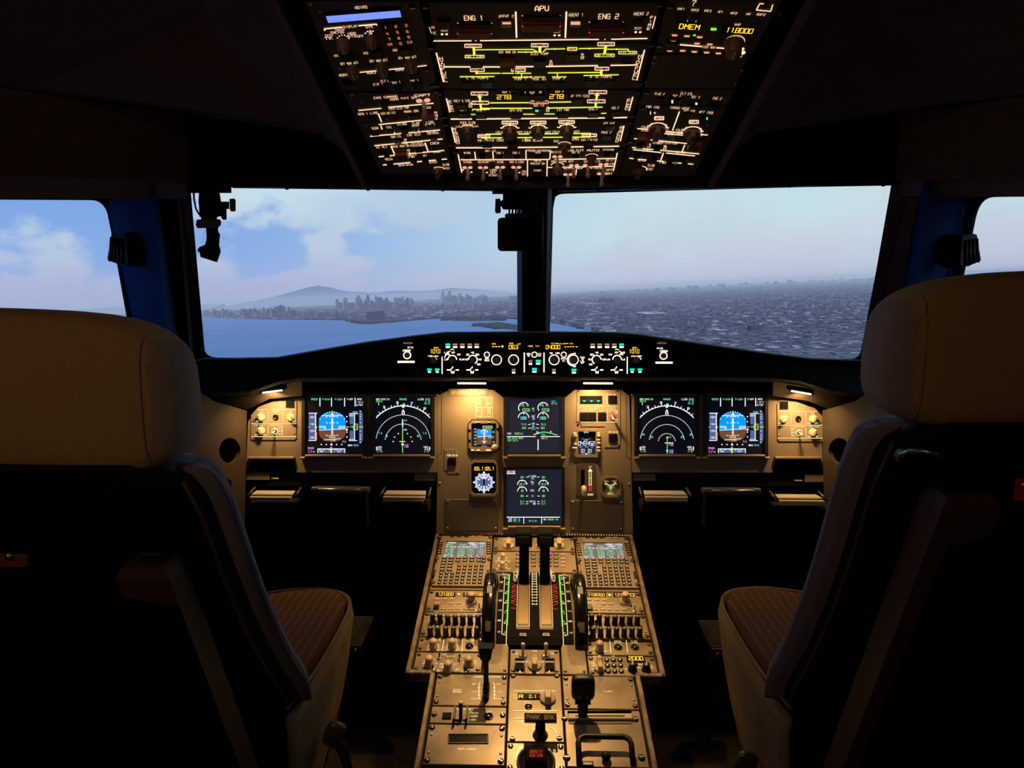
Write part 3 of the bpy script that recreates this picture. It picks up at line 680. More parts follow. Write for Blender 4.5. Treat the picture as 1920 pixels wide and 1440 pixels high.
SL = Fr(SLp.O, SLp.U, SLp.V)   # U points aft on the left wall
sL_edge = (un(262, 700, 1.91), un(196, 330, 1.82))
def onS(fr, px, py): u, v = fr.uv(px, py); return fr.O+fr.U*u+fr.V*v
sL_edge = (onS(SL, 266, 640), onS(SL, 206, 345))
side(SL, sL_edge, [(203, 375), (250, 638), (-400, 760), (-330, 372), (-60, 415), (10, 381), (55, 374)][:4] , 'window_3', -1)
SRp = plane3(un(1838, 370, 1.80), un(2460, 366, 1.10), un(1802, 540, 1.86))
SRf = Fr(SRp.O, SRp.U, SRp.V)
sR_edge = (onS(SRf, 1768, 640), onS(SRf, 1834, 340))
side(SRf, sR_edge, [(1838, 370), (1782, 640), (2500, 800), (2480, 360)], 'window_4', 1)
# pillars: plum trim strip and dark blue reveal between windscreen and side window
def strip(name, A0, A1, B0, B1, mat, th=.02):
    mb = MB(); n = (A1-A0).cross(B0-A0).normalized()*th
    mb.loft([[A0, A1, B1, B0], [A0-n, A1-n, B1-n, B0-n]], mat, False); return struct(name, mb)
def zz(e, z): return ext(e[0], e[1], z)
def mid(edge, off): return (edge[0]+off[0], edge[1]+off[1])
tL0, tL1 = un(352, 640, 2.0), un(322, 372, 1.74)
tL = (tL0, tL1)
strip('trim_5', zz(eL, .3), zz(eL, 2.1), zz(tL, .3), zz(tL, 2.1), 'trim_plum')
strip('trim_6', zz(tL, .3), zz(tL, 2.1), zz(sL_edge, .3), zz(sL_edge, 2.1), 'trim_blue')
tR = (un(1690, 640, 1.96), un(1735, 372, 1.70))
strip('trim_7', zz(eR, .3), zz(eR, 2.1), zz(tR, .3), zz(tR, 2.1), 'trim_plum')
strip('trim_8', zz(tR, .3), zz(tR, 2.1), zz(sR_edge, .3), zz(sR_edge, 2.1), 'trim_blue')
# headliner: fascia above each side window, sloping ceiling beside the overhead panel
def face_strip(name, rows, mat):
    mb = MB()
    for a, b in zip(rows[:-1], rows[1:]):
        for i in range(len(a)-1):
            P_ = [a[i], a[i+1], b[i+1], b[i]]; n = (P_[1]-P_[0]).cross(P_[3]-P_[0]); n = n.normalized()*.012 if n.length > 1e-9 else Vector((0, 0, .012))
            if n.dot(CAM-P_[0]) > 0: n = -n
            mb.loft([P_, [p+n for p in P_]], mat, False)
    return struct(name, mb)
face_strip('trim_9', [[un(352, 338, 1.66), un(-400, 322, 1.05)], [un(352, 373, 1.70), un(-400, 373, 1.07)]], 'trim_plum')
face_strip('trim_10', [[un(1688, 334, 1.66), un(2450, 318, 1.05)], [un(1688, 369, 1.70), un(2450, 369, 1.07)]], 'trim_plum')
face_strip('trim_11', [[un(352, 215, 1.54), un(-20, 163, 1.20), un(-900, 40, .75)], [un(352, 340, 1.65), un(-20, 330, 1.30), un(-900, 300, .85)]], 'fascia')
face_strip('trim_12', [[un(1680, 213, 1.54), un(1940, 180, 1.25), un(2800, 60, .75)], [un(1680, 338, 1.65), un(1940, 331, 1.35), un(2800, 300, .85)]], 'fascia')
face_strip('trim_13', [[un(700, 322, 1.46), un(560, 0, .985), un(300, -620, .50)], [un(600, 250, 1.52), un(380, 0, 1.10), un(-100, -620, .60)], [un(352, 213, 1.55), un(-20, 163, 1.21), un(-900, -300, .62)]], 'ceil')
face_strip('trim_14', [[un(1326, 322, 1.46), un(1478, 0, .985), un(1730, -620, .50)], [un(1420, 250, 1.52), un(1640, 0, 1.10), un(2100, -620, .60)], [un(1680, 211, 1.55), un(1940, 178, 1.26), un(2800, -300, .62)]], 'ceil')
# black header rail above the windscreens
face_strip('trim_15', [[un(350, 232, 1.54), un(560, 228, 1.58), un(700, 262, 1.60), un(1003, 300, 1.66), un(1330, 262, 1.60), un(1470, 228, 1.58), un(1684, 230, 1.54)],
    [un(350, 349, 1.66), un(560, 349, 1.70), un(700, 350, 1.73), un(1003, 354, 1.80), un(1330, 348, 1.73), un(1470, 346, 1.70), un(1684, 343, 1.66)]], 'black_soft')
# ================================================================== OVERHEAD PANEL
OO_ = un(1011, 300, 1.395); OA = un(1012, 60, 1.031)
OC = Fr(Vector((0, OO_.y, OO_.z)), Vector((1, 0, 0)), Vector((0, OA.y-OO_.y, OA.z-OO_.z)))
CANT = math.radians(4.6)
def canted(sgn, u0):
    U = OC.U*math.cos(CANT)+OC.N*(math.sin(CANT)*sgn); return Fr(OC.O+OC.U*u0, U, OC.V)
uL = OC.uv(850, 325)[0]; uR = OC.uv(1168, 322)[0]
OLf, ORf = canted(-1, uL), canted(1, uR)
# housing
t = thing('overhead_console', OC.M(0, .3, -.05), 'dark trapezoid overhead console carrying all the lit ceiling panels', 'console')
mb = MB(); v0, v1 = OC.uv(1011, 334)[1]-.004, 1.0
def oc(u, v, w): return Vector((u, v-.3, w+.05))
hw = .352; dz = -.0; dp = (hw-.17)*math.sin(CANT)
for (ua, wa, ub, wb) in ((-hw, dp, uL, 0), (uL, 0, uR, 0), (uR, 0, hw, dp)):
    mb.loft([[oc(ua, v0, wa-.014), oc(ub, v0, wb-.014), oc(ub, v1, wb-.014), oc(ua, v1, wa-.014)], [oc(ua, v0, wa-.002), oc(ub, v0, wb-.002), oc(ub, v1, wb-.002), oc(ua, v1, wa-.002)]], 'black_soft', False)
mb.build('backing_panel', t)
for s in (-1, 1):
    mb = MB(); a, b = (uL, -hw) if s < 0 else (uR, hw)
    mb.loft([[oc(hw*s, v0, dp-.03), oc((hw+.014)*s, v0, dp-.03), oc((hw+.014)*s, v1, dp-.03), oc(hw*s, v1, dp-.03)], [oc(hw*s, v0, dp+.008), oc((hw+.010)*s, v0, dp+.008), oc((hw+.010)*s, v1, dp+.008), oc(hw*s, v1, dp+.008)]], 'trim_plum', False)
    mb.build('side_rail', t)
mb = MB(); mb.loft([[oc(-hw, v0-.02, -.03), oc(hw, v0-.02, -.03), oc(hw, v0, -.03), oc(-hw, v0, -.03)], [oc(-hw, v0-.012, dp), oc(hw, v0-.012, dp), oc(hw, v0-.001, dp), oc(-hw, v0-.001, dp)]], 'black', False); mb.build('front_lip', t)
def omod(fr, label, y0, y1, x0a, x1a, x0b, x1b, cat='panel'):
    """x0a,x1a = left/right edge at row y0 (upper), x0b,x1b = at row y1"""
    m = Mod(fr, 'control_panel', label, cat, (x0a+x1a+x0b+x1b)/4, (y0+y1)/2)
    m.plate('face_plate', [(x0a, y0), (x1a, y0), (x1b, y1), (x0b, y1)], -.003, 0, 'overhead')
    return m
Wt, Yg, Wd = 'w_ov', 'yg', 'w_dim'
def scr(m, pts, k='screw', s=1): [m.put(k, *p, sc=s) for p in pts]
def btn(m, pts, k='button'): [m.put(k, *p) for p in pts]
def cx_l(y): return 795+(y-0)*.175     # left edge of the centre column in the picture
def cx_r(y): return 1247-(y)*.245
# fire
m = omod(OC, 'overhead fire panel marked ENG 1, APU and ENG 2', 6, 79, cx_l(6)+6, cx_r(6)-6, cx_l(79)+6, cx_r(79)-6)
m.T(1016, 15, 25, 9, 'APU', Wt, wt=.2); m.T(888, 33, 35, 8.5, 'ENG 1', Wt, wt=.2); m.T(1141, 30, 37, 9, 'ENG 2', Wt, wt=.2)
for x, y, t_ in ((949, 30, 'AGENT 2'), (1080, 27, 'AGENT 1'), (1202, 25, 'AGENT 2')): m.T(x, y, 27, 5.5, t_, Wt)
m.L(967, 21, 968.5, 70, 3, Wt); m.L(1062, 21, 1060, 70, 3, Wt); m.L(805, 50, 809, 62, 1.6, Wd); m.L(1229, 30, 1223, 53, 1.6, Wt)
m.VT(1222, 32, 1216, 53, 'FIRE', 5, 4.4, Wt); m.VT(812, 51, 815, 61, 'RE', 5, 4, Wd)
for x, y in ((833, 56), (1044, 58), (1196, 52)):
    m.T(x, y, 14, 4.2, 'TEST', Wt)
    for s in (-4, 4.5): m.D(x+s, y+7.5, 2.6, Wt)
for x, y, w in ((890, 54, 66), (1015, 40, 74), (1137, 52, 66)):
    a = m.c(x, y); k = m.sc(x, y); mb = MB()
    mb.box(a[0], a[1]-4*k[1], .003, w*k[0], 20*k[1], .006, 'guard_red', .002); mb.box(a[0], a[1]+8.5*k[1], .002, w*k[0], 5*k[1], .003, 'black', .001)
    g = mb.build('fire_handle', m.t); q = MB(); q.box(a[0], a[1]-6*k[1], .0068, w*k[0]*.92, 13*k[1], .0016, 'guard_red', .0006); q.build('handle_cover', g)
    for sx in (-.48, .48): m.D(x+w*sx, y-11, 1.7, 'w_dim'); m.D(x+w*sx, y+1, 1.7, 'redlit', z=.0074)
btn(m, [(834, 43), (1197, 38)]); m.put('button', 949, 40); m.put('button', 1079, 39)
m.R(950, 37, 16, 4, 'w_dim', z=.0056); m.R(1079, 37, 18, 6, 'w_dim', z=.0056)
for a in ((813, 76, 884, 75.7), (900, 75.5, 1123, 73), (1146, 72.8, 1214, 71.3)): m.L(*a, 2.0, Wt)
m.D(892, 75.5, 1.4, Wt); m.D(1134, 73, 1.4, Wt)
scr(m, [(797, 12), (1236, 9)]); m.done()
# hydraulics and fuel
m = omod(OC, 'overhead hydraulics and fuel panel with long green flow lines', 81, 167, cx_l(81)+6, cx_r(81)-6, cx_l(167)+6, cx_r(167)-6)
for x, y, t_ in ((887, 85, 'GREEN'), (1012, 84, 'BLUE'), (1136.5, 82, 'YELLOW')): m.BX(x, y, 31, 6, Wt, 1.4, t_, Wd)
m.BX(890, 105.3, 36, 5, Yg, 1.0); m.T(890, 105.3, 33, 4.4, 'ENG 1 PUMP', Wt); m.BX(1133.5, 103, 37, 5, Yg, 1.0); m.T(1133.5, 103, 34, 4.4, 'ENG 2 PUMP', Wt)
m.T(1012, 100, 33, 4.2, 'ELEC PUMP', Wt); m.T(1177, 98, 32, 4.2, 'ELEC PUMP', Wt); m.BX(1177, 98, 34, 5, Yg, .9); m.T(951, 97, 31, 4.2, 'RAT MAN ON', Wt)
for a in ((888, 88, 889.5, 103, 4), (1012, 87, 1012.5, 98, 5), (1136, 85, 1133.5, 100, 4.5), (890, 92.6, 1000, 91.8, 1.6), (1000, 92, 1008, 97, 1.6), (970, 97, 1006, 96.6, 1.6), (1024, 91, 1018, 97, 1.6), (1022, 91.3, 1060, 90.8, 1.6), (1085, 90.5, 1136, 89.5, 1.6), (1138, 91.5, 1178, 91.5, 1.6), (1178, 91.5, 1178, 95, 1.6)): m.L(*a, Yg)
m.BX(1073, 91, 18, 5.5, Yg, 1.2, 'PTU', Wt)
for x, y in ((1040, 91), (1105, 90.3), (986, 97), (1157, 91.5)): m.D(x, y, 2.2, Yg)
m.L(818, 98, 831.5, 153, 2.2, Wt); m.L(1208.5, 93, 1194, 150, 2.2, Wt)
m.VT(827, 109, 830, 121, 'HYD', 5.6, 5, Wt); m.VT(831, 129, 836, 150, 'FUEL', 5.6, 5, Wt); m.VT(1200, 104, 1196, 116, 'HYD', 5.6, 5, Wt); m.VT(1194, 127, 1189, 146, 'FUEL', 5.6, 5, Wt)
for a in ((832, 124.6, 941, 124.8), (967, 124.4, 1004, 124.2), (1021, 124, 1196, 121)): m.L(*a, 2.2, Wt)
for x, y, t_ in ((895, 130.5, 'ENG 1'), (972, 130.3, 'APU'), (1128.5, 128, 'ENG 2')): m.BX(x, y, 26, 5.6, Wt, 1.3, t_, Wd)
for a in ((894, 133, 893.5, 138, 4), (893, 136.8, 996, 136.6, 1.7), (862, 143.3, 927, 142.8, 1.7), (972, 133, 972, 136, 2), (978, 137, 978, 143, 1.7), (961, 144, 998, 143.6, 1.5), (1027, 136, 1127, 135, 1.7), (1045, 136, 1045, 143, 1.7), (1035, 143.5, 1062, 143.3, 1.5), (1128, 131, 1127, 140, 4), (1094, 141, 1160, 139.5, 1.7), (1001, 143.5, 1022, 143.5, 1)): m.L(*a, Yg)
for x, y, w, t_ in ((895, 145.4, 40, 'L TK PUMPS'), (976, 147, 22, 'PUMP 1'), (1048, 146.4, 22, 'PUMP 2'), (1012, 147, 26, 'MODE SEL'), (1127, 143, 40, 'R TK PUMPS'), (990, 144.3, 16, 'CTR TK')): m.T(x, y, w, 4.2, t_, Wt)
for x, y in ((1092, 101), (1033, 114)): m.A(x, y, 2, 1, 0, 360, Wt); m.T(x, y+6, 5, 5, '8', Wt)
btn(m, [(893, 117), (1012, 117), (1074, 104), (1134, 113), (1178, 109), (878, 156), (914, 155), (976, 156), (1012, 156), (1048, 155), (1107, 153), (1143, 152)]); m.put('guard', 952, 116)
scr(m, [(807, 89), (1222, 84), (820, 160), (1200, 156)]); m.done()
# electrics
m = omod(OC, 'overhead electrical panel with two amber 27.8 volt readouts', 169, 224, cx_l(169)+6, cx_r(169)-6, cx_l(224)+6, cx_r(224)-6)
for x, y, t_ in ((945, 179, '27.8'), (1043.5, 178, '27.8')):
    a = m.c(x+4, y+1); k = m.sc(x, y); mb = MB(); mb.box(a[0], a[1], .001, 36*k[0], 12*k[1], .003, 'black_gloss', .0006); mb.build('voltmeter_window', m.t)
    m.T(x, y, 25, 7.5, '278', 'amber', z=.003, wt=.2); m.D(x+5.5, y+3.4, .8, 'amber', z=.003)
for x, y, w, t_ in ((950, 172.7, 15, 'BAT 1'), (1049, 171.7, 15, 'BAT 2'), (985, 173.6, 4, '1'), (998, 173.6, 10, 'BAT'), (1013, 173, 4, '2'), (866, 188.3, 30, 'GALY & CAB'), (868, 205, 13, 'IDG 1'), (902, 207, 16, 'GEN 1'), (967, 206.7, 22, 'APU GEN'), (1056, 205.6, 22, 'EXT PWR'), (1112, 204.6, 16, 'GEN 2'), (1153, 201.7, 14, 'IDG 2'), (1088, 179.4, 34, 'AC ESS FEED'), (1011, 197, 20, 'BUS TIE')): m.T(x, y, w, 4.2, t_, Wt)
for x, y, w, t_ in ((899, 174.7, 31, 'AC BUS 1'), (900.5, 192, 31, 'DC BUS 1'), (1121, 172, 33, 'AC BUS 2'), (1118, 189.3, 33, 'DC BUS 2')): m.BX(x, y, w, 5.6, Wt, 1.3, t_, Wd)
m.BX(1011, 191, 34, 5, 'pink', 1.6, 'AC ESS BUS', 'pink')
for a in ((899, 178, 900.5, 189, 3.5), (901, 195, 902, 203, 3.5), (918, 192.3, 992, 191.8, 1.8), (1030, 191, 1071, 190.4, 1.8), (886, 204.5, 918, 204.5, 1.6), (886, 204.5, 886, 207, 1.6), (902, 202.5, 998, 202.3, 1.8), (1027, 202, 1130, 200.2, 1.8), (1120, 175, 1118, 187, 3.5), (1117.5, 192, 1116.5, 200, 3.5), (883, 214, 891, 214, 1.6), (981, 213.5, 1005, 213.4, 1.6), (1005, 213, 1005, 210, 1.6), (1016, 213, 1040, 213, 1.6), (1016, 213, 1016, 210, 1.6), (1127, 212, 1137, 211.6, 1.6), (895, 181, 904, 181, 1.2), (1115, 178, 1124, 178, 1.2)): m.L(*a, Yg)
m.L(837, 184, 843.5, 210, 2, Wt); m.L(1186.5, 181, 1179.5, 207, 2, Wt); m.VT(844, 190, 848, 206, 'ELEC', 5.4, 4.2, Wt); m.VT(1179, 187, 1175, 203, 'ELEC', 5.4, 4.2, Wt)
for x, y in ((882, 193), (1027, 201)): m.A(x, y, 2, 1, 0, 360, Wt); m.T(x, y+5, 5, 5, '8', Wt)
btn(m, [(866, 197), (868, 213), (902, 214), (967, 214), (1011, 205), (1056, 213), (1112, 212), (1153, 210), (1083, 187), (985, 180), (1012, 180)])
m.R(1006.5, 202.3, 6, 3.5, 'green', z=.0056)
for a in ((845, 222.7, 885, 222.6), (893, 222.4, 1134, 220.6), (1150, 220.2, 1176, 219.6)): m.L(*a, 2.2, Wt)
scr(m, [(824, 175), (1196, 172), (834, 219), (1185, 216)]); m.done()
# air conditioning
m = omod(OC, 'overhead air conditioning panel with three arched temperature knobs', 226, 277, cx_l(226)+6, cx_r(226)-6, cx_l(277)+6, cx_r(277)-6)
m.L(847, 238, 854, 267, 2, Wt); m.L(1170, 235, 1163, 264, 2, Wt); m.VT(852, 241, 855, 249, 'AIR', 5, 4, Wt); m.VT(857, 254, 859, 267, 'COND', 5, 3.8, Wt); m.VT(1165, 238, 1163, 246, 'AIR', 5, 4, Wt); m.VT(1160, 250, 1157, 264, 'COND', 5, 3.8, Wt)
for x, y, t_ in ((956, 229, 'COCKPIT'), (1009, 229, 'FWD CABIN'), (1062.5, 228, 'AFT CABIN')):
    m.BX(x, y, 29, 5, Wt, 1.6, t_, Wt); m.A(x, y+13, 15, 2.4, 12, 168, Wt)
    for a in (15, 50, 90, 130, 165): m.D(x+17.5*math.cos(math.radians(a)), y+12-7*math.sin(math.radians(a)), 1.5, Wt)
    m.T(x-20, y+18.5, 12, 4, 'COLD', Wt); m.T(x+19, y+18.3, 10, 4, 'HOT', Wt); m.put('point_brown', x, y+14.5)
    m.L(x, y+2.5, x, y+7, 2, Yg)
m.T(877, 229.4, 28, 4.4, 'PACK FLOW', Wt); m.T(877, 234, 18, 3.6, 'NORM', Wt); m.A(877, 241, 13, 1.6, 25, 155, Wt); m.T(859, 236.5, 7, 3.6, 'LO', Wt); m.T(894, 236, 7, 3.6, 'HI', Wt); m.put('point_brown', 877, 243)
for a in ((911, 251, 940, 250.8, 1.8), (972, 250.7, 992, 250.6, 1.8), (1021, 250.3, 1047, 250, 1.8), (1075, 249.8, 1107, 249.5, 1.8), (903, 258, 942, 257.6, 1.8), (970, 257.4, 998, 257.2, 1.8), (1018, 257, 1055, 256.7, 1.8), (1073, 256.5, 1103, 256.2, 1.8), (911, 251, 911, 262, 1.8), (1107, 249, 1105, 258, 1.8), (936, 257, 936, 261, 1.8), (986, 257, 986, 261, 1.8), (1080, 256, 1080, 260, 1.8)): m.L(*a, Yg)
for x, y, w, t_ in ((911, 262.5, 30, 'ENG 1 BLEED'), (938, 262.5, 14, 'START', ), (1001, 262.5, 32, 'APU BLEED'), (1105, 261.5, 30, 'ENG 2 BLEED'), (986, 262.5, 14, 'X BLEED'), (1043, 264, 10, 'SHUT'), (1079, 260.5, 12, 'OPEN')): m.T(x, y, w, 4, t_, Wt)
m.BX(907, 254.5, 22, 4.6, Wt, 1.5, 'PACK 1', Wt); m.BX(1105, 253, 27, 4.8, Wt, 1.5, 'PACK 2', Wt); m.T(1142, 230.7, 20, 4.2, 'HOT AIR', Wt); m.T(1137, 247.5, 18, 4.2, 'PACK 2', Wt)
m.A(1058, 272, 13, 1.6, 25, 155, Wt); m.put('point_brown', 1058, 273); btn(m, [(1142, 237), (1137, 255), (913, 269), (960, 270), (1104, 268)])
for a in ((855, 276.6, 957, 276.2), (971, 276, 1049, 275.2), (1069, 275, 1161, 273.6)): m.L(*a, 2.2, Wt)
scr(m, [(835, 233), (1182, 229), (844, 271), (1174, 268)]); m.done()
# bottom light switches
m = omod(OC, 'overhead panel nearest the windscreen with a row of light toggles', 279, 331, cx_l(279)+6, cx_r(279)-6, cx_l(331)+4, cx_r(331)-4)
m.L(864, 299, 1030, 298.6, 1.8, Wt); m.L(1040, 298.4, 1154, 296.5, 1.8, Wt)
for a in ((859, 289, 866, 323), (890, 284, 892, 298), (924, 283, 925, 298), (986, 281, 986.5, 298), (1032, 281, 1031, 298), (989, 300, 989, 330), (1026, 300, 1025.5, 330), (1157.5, 286, 1150, 320), (1081, 317, 1079, 329)): m.L(*a, 1.8, Wt)
m.L(1027, 313.5, 1150, 311, 1.6, Wt)
for x, y, w, t_ in ((920, 282.3, 20, 'ANTI ICE'), (876, 286, 12, 'WING', ), (938, 286, 13, 'ENG 1'), (968, 286, 13, 'ENG 2'), (1009, 281.7, 42, 'PROBE/WINDOW'), (1009, 285, 10, 'HEAT'), (1043, 284.5, 20, 'MAN V/S CTL'), (1080, 281, 28, 'LDG ELEV'), (1112, 281, 22, 'AUTO'), (1141, 280, 20, 'DITCHING'), (1080, 285, 16, 'MODE SEL'), (922, 300.8, 12, 'EXT LT'), (877, 303.2, 16, 'STROBE'), (906, 303, 18, 'BEACON'), (938, 303, 11, 'WING'), (969, 303, 26, 'NAV & LOGO'), (1008, 300.7, 12, 'APU'), (1008, 306, 26, 'MASTER SW'), (1008, 319, 14, 'START'), (1055, 302, 42, 'RWY TURN OFF'), (1110, 302, 30, 'SEAT BELTS'), (1075, 314, 34, 'LAND'), (1118, 314, 22, 'NO SMOKING'), (1143, 300, 14, 'INT LT'), (1144, 307, 14, 'DIM'), (1143, 318, 12, 'OFF'), (1142, 325, 12, 'BRT'), (983, 321, 9, 'TAXI'), (983, 326, 8, 'OFF'), (925, 318, 13, 'LAND'), (925, 323, 10, 'OFF'), (925, 328, 16, 'RETRACT')): m.T(x, y, w, 3.6, t_, Wt)
for x, y in ((877, 312), (906, 312), (938, 311.5), (968, 311.5), (1045, 291.5), (1076, 308), (1102, 307.5), (1131, 306), (1065, 325), (1128, 323.5)): m.put('toggle_lit', x, y, sc=1.25)
for x, y in ((878, 325), (884, 322), (913, 323), (938, 323), (974, 323), (868, 318)): m.D(x, y, 2.2, Wt)
m.A(1045, 310, 12, 1.8, 10, 170, Wt); m.put('knob_ov', 1045, 313); m.A(1109, 294, 12, 1.5, 20, 160, Wt); m.put('knob_ov', 1109, 296)
btn(m, [(876, 292), (905, 292), (938, 291), (968, 291), (1009, 291), (1080, 290), (1139, 288), (1008, 311), (1008, 325)], 'button_small'); scr(m, [(853, 284), (1165, 281)]); m.done()
# ---- left column
def lx(y): return 565+(y)*.43
m = omod(OLf, 'overhead inertial reference panel with bright blue readout bar', 4, 171, 572, 786, 640, 822)
def TL(x, y, w, h, t_, mat=Wt): m.T(x, y, w, h, t_, mat)
TL(677, 13, 23, 5, 'ADIRS')
a = m.c(682, 26); b = m.c(612, 33); c_ = m.c(752, 20); k = m.sc(682, 26); mb = MB(); mb.box(a[0], a[1], .002, 146*k[0], 15*k[1], .004, 'black', .001); o = mb.build('readout', m.t)
mb = MB(); mb.box(a[0], a[1], .0045, 141*k[0], 11.5*k[1], .0012, 'blue_lcd'); mb.build('readout_screen', o)
m.T(652, 30, 66, 5, 'NAV ON BAT', 's_blue', z=.0055)
m.L(608, 53.5, 642, 50, 2.4, Wt); m.L(672, 47.5, 706, 44.5, 2.4, Wt); m.L(608, 53.5, 609, 57, 2, Wt); m.L(706, 44.5, 706.5, 47, 2, Wt); TL(657, 49, 26, 4.5, 'DISPLAY')
for x, y, w, t_ in ((637, 55, 16, 'DATA'), (632, 60, 26, 'TRK/GS'), (617, 66, 16, 'TEST'), (660, 62, 14, 'HDG'), (660, 67, 16, 'STS'), (616, 71, 14, 'TK'), (692, 49.5, 13, 'SYS'), (676, 67, 12, 'OFF'), (694, 61, 6, '3')): TL(x, y, w, 4.2, t_)
for a_ in (25, 50, 75, 100, 125, 150): m.D(643+12*math.cos(math.radians(a_)), 76-11*math.sin(math.radians(a_)), 1.4, Wt)
for a_ in (70, 95, 120, 145): m.D(695+12*math.cos(math.radians(a_)), 68-11*math.sin(math.radians(a_)), 1.6, Wt)
m.put('knob_ov', 643, 80, sc=1.05); m.put('knob_ov', 696, 73, sc=.95)
for r, row in enumerate((((723, 48), (742, 46), (761, 44)), ((726, 60), (745, 57), (763.5, 55.5)), ((730, 70), (747.5, 68), (766, 66)), ((731.5, 79.5), (751, 78), (768, 75.5)))):
    for q, p in enumerate(row):
        m.put('button_small', *p, sc=.8); t_ = '123456789'[r*3+q] if r < 3 else ('ENT', '0', 'CLR')[q]; m.T(p[0], p[1]-.5, 9 if r == 3 and q != 1 else 3.4, 4.5, t_, 'pink', z=.0038)
for x, y, t_ in ((630, 104, 'IR1'), (685, 99, 'IR3'), (740, 93.5, 'IR2')): TL(x, y, 9, 4, t_); m.put('button', x+21, y+1)
for x, y in ((655, 118), (710, 113), (764, 107)):
    TL(x, y, 34, 4.5, 'OFF NAV ATT')
    for s in (-7, 0, 7): m.D(x+s+6, y+5+abs(s)*.1, 1.5, Wt)
    m.put('knob_ov', x+7, y+10, sc=1.1)
for a_ in ((674, 135, 706, 132), (727, 130, 758, 127), (779, 124.5, 800, 122)): m.L(*a_, 1.8, Wt)
for x, y, w, t_ in ((644, 140, 17, 'ADR1'), (696, 135.6, 16, 'ADR3'), (749, 130, 16, 'ADR2'), (725, 151, 22, 'FLT CTL'), (709, 157.5, 18, 'ELAC 1'), (743, 153.5, 16, 'SEC 1'), (777, 150, 15, 'FAC 1')): TL(x, y, w, 4.2, t_)
btn(m, [(651, 150), (737, 142), (778, 138), (715, 165), (748, 162), (782, 158)]); scr(m, [(774, 13), (800, 131), (812, 160)]); scr(m, [(582, 8), (600, 21), (659, 179), (637, 129)], 'rivet'); m.done()
m = omod(OLf, 'overhead left panel with recorder, oxygen and emergency switches', 174, 326, 643, 823, 714, 848)
for x, y, w, t_ in ((723, 181.5, 45, 'EVAC COMMAND'), (757, 184, 52, 'HORN SHUT OFF'), (792, 178, 30, 'CAPT'), (690, 212, 38, 'GEN 1 LINE'), (728, 211.5, 28, 'EMER GEN TEST'), (748, 202, 38, 'EMER ELEC PWR'), (771, 208, 26, 'MAN ON'), (804, 201, 8, 'RCDR'), (703, 240, 13, 'TERR'), (729, 238, 9, 'SYS'), (754, 232, 18, 'G/S MODE'), (780, 230.5, 14, 'FLAP'), (806, 228.5, 13, 'LDG'), (780, 235, 14, 'MODE'), (806, 233, 17, 'FLAP 3'), (743, 255.5, 20, 'GND CTL'), (776, 252, 26, 'CVR TEST'), (812, 249, 22, 'CVR ERASE'), (716, 275, 21, 'HI ALT'), (751, 273.5, 32, 'MASK MAN ON'), (783, 271.7, 27, 'PASSENGER'), (815, 268, 16, 'CREW'), (781, 266.5, 21, 'OXYGEN'), (772, 289, 17, 'CALLS'), (729, 298, 13, 'MECH'), (772, 293, 10, 'FWD'), (797, 291, 7, 'AFT'), (761, 308.5, 28, 'RAIN RPLNT'), (812, 303.5, 14, 'WIPER'), (836, 308, 12, 'SLOW'), (838, 315, 10, 'FAST'), (819, 284, 13, 'EMER')): TL(x, y, w, 4, t_)
for a_ in ((672, 206.5, 715, 202.4), (728, 200.5, 813, 193), (709, 212, 715.5, 228), (710, 233, 792, 224.6), (814, 222.5, 820, 222), (694, 255, 825, 243), (702, 272.6, 830, 260), (733, 273, 740, 289), (797, 267, 802.5, 283), (710, 293.5, 720, 292.5), (731, 291.5, 743, 290.4), (757, 288.5, 833, 281.5), (718, 309, 817, 299.5), (828, 298.5, 838, 297.5), (714, 235, 716.5, 242)): m.L(*a_, 1.9, Wt)
for x, y in ((817, 210), (760, 261), (766, 281)): m.A(x, y, 2.2, 1, 0, 360, Wt); m.T(x+.5, y+6, 5, 5, '8', Wt)
btn(m, [(718, 190), (757, 189), (697, 220), (732, 219), (773, 217), (703, 248), (730, 244), (758, 244), (783, 240), (808, 237), (745, 263), (813, 258), (718, 283), (785, 280), (815, 276), (731, 305), (775, 300), (797, 298)], 'button_small'); m.put('guard', 803, 214); m.put('guard', 753, 283)
m.put('toggle_lit', 794, 186, sc=1.5); m.A(822, 319, 13, 2, 20, 125, Wt); m.put('point_brown', 820, 320)
m.A(807, 239, 8, 1.4, 200, 340, Wt, z=.006); m.L(784, 239, 786, 242, 1.4, Wt, z=.006); m.L(739, 242, 741, 247, 1.4, Wt, z=.006)
scr(m, [(818, 171), (843, 300), (826, 220)]); scr(m, [(660, 178), (678, 191), (686, 235)], 'rivet'); m.done()
# ---- right column
m = omod(ORf, 'overhead radio panel with amber frequency digits and white-ringed knob', 2, 100, 1252, 1466, 1228, 1412)
for x, y, w, t_ in ((1277, 16, 14, 'VHF1'), (1303, 18, 14, 'VHF2'), (1327, 19.5, 13, 'VHF3'), (1351, 21.5, 9, 'HF1'), (1376, 24, 12, 'HF2'), (1403, 25.5, 10, 'INT'), (1427, 26.5, 16, 'ADF2')): TL(x, y, w, 4, t_)
TL(1301, 5, 7, 11, '?'); m.L(1418, 18, 1445, 20.5, 1.8, Wt); m.L(1418, 18, 1424, 7, 1.8, Wt); m.L(1445, 20.5, 1449, 8, 1.8, Wt); m.L(1424, 6, 1432, 6.4, 1.8, Wt)
a = m.c(1335, 51); k = m.sc(1335, 50)
for x, w in ((1292, 50), (1386, 66)):
    a = m.c(x, 48+(x-1292)*.07); mb = MB(); mb.box(a[0], a[1], .001, w*k[0], 14*k[1], .003, 'black_gloss', .0006); mb.build('frequency_window', m.t)
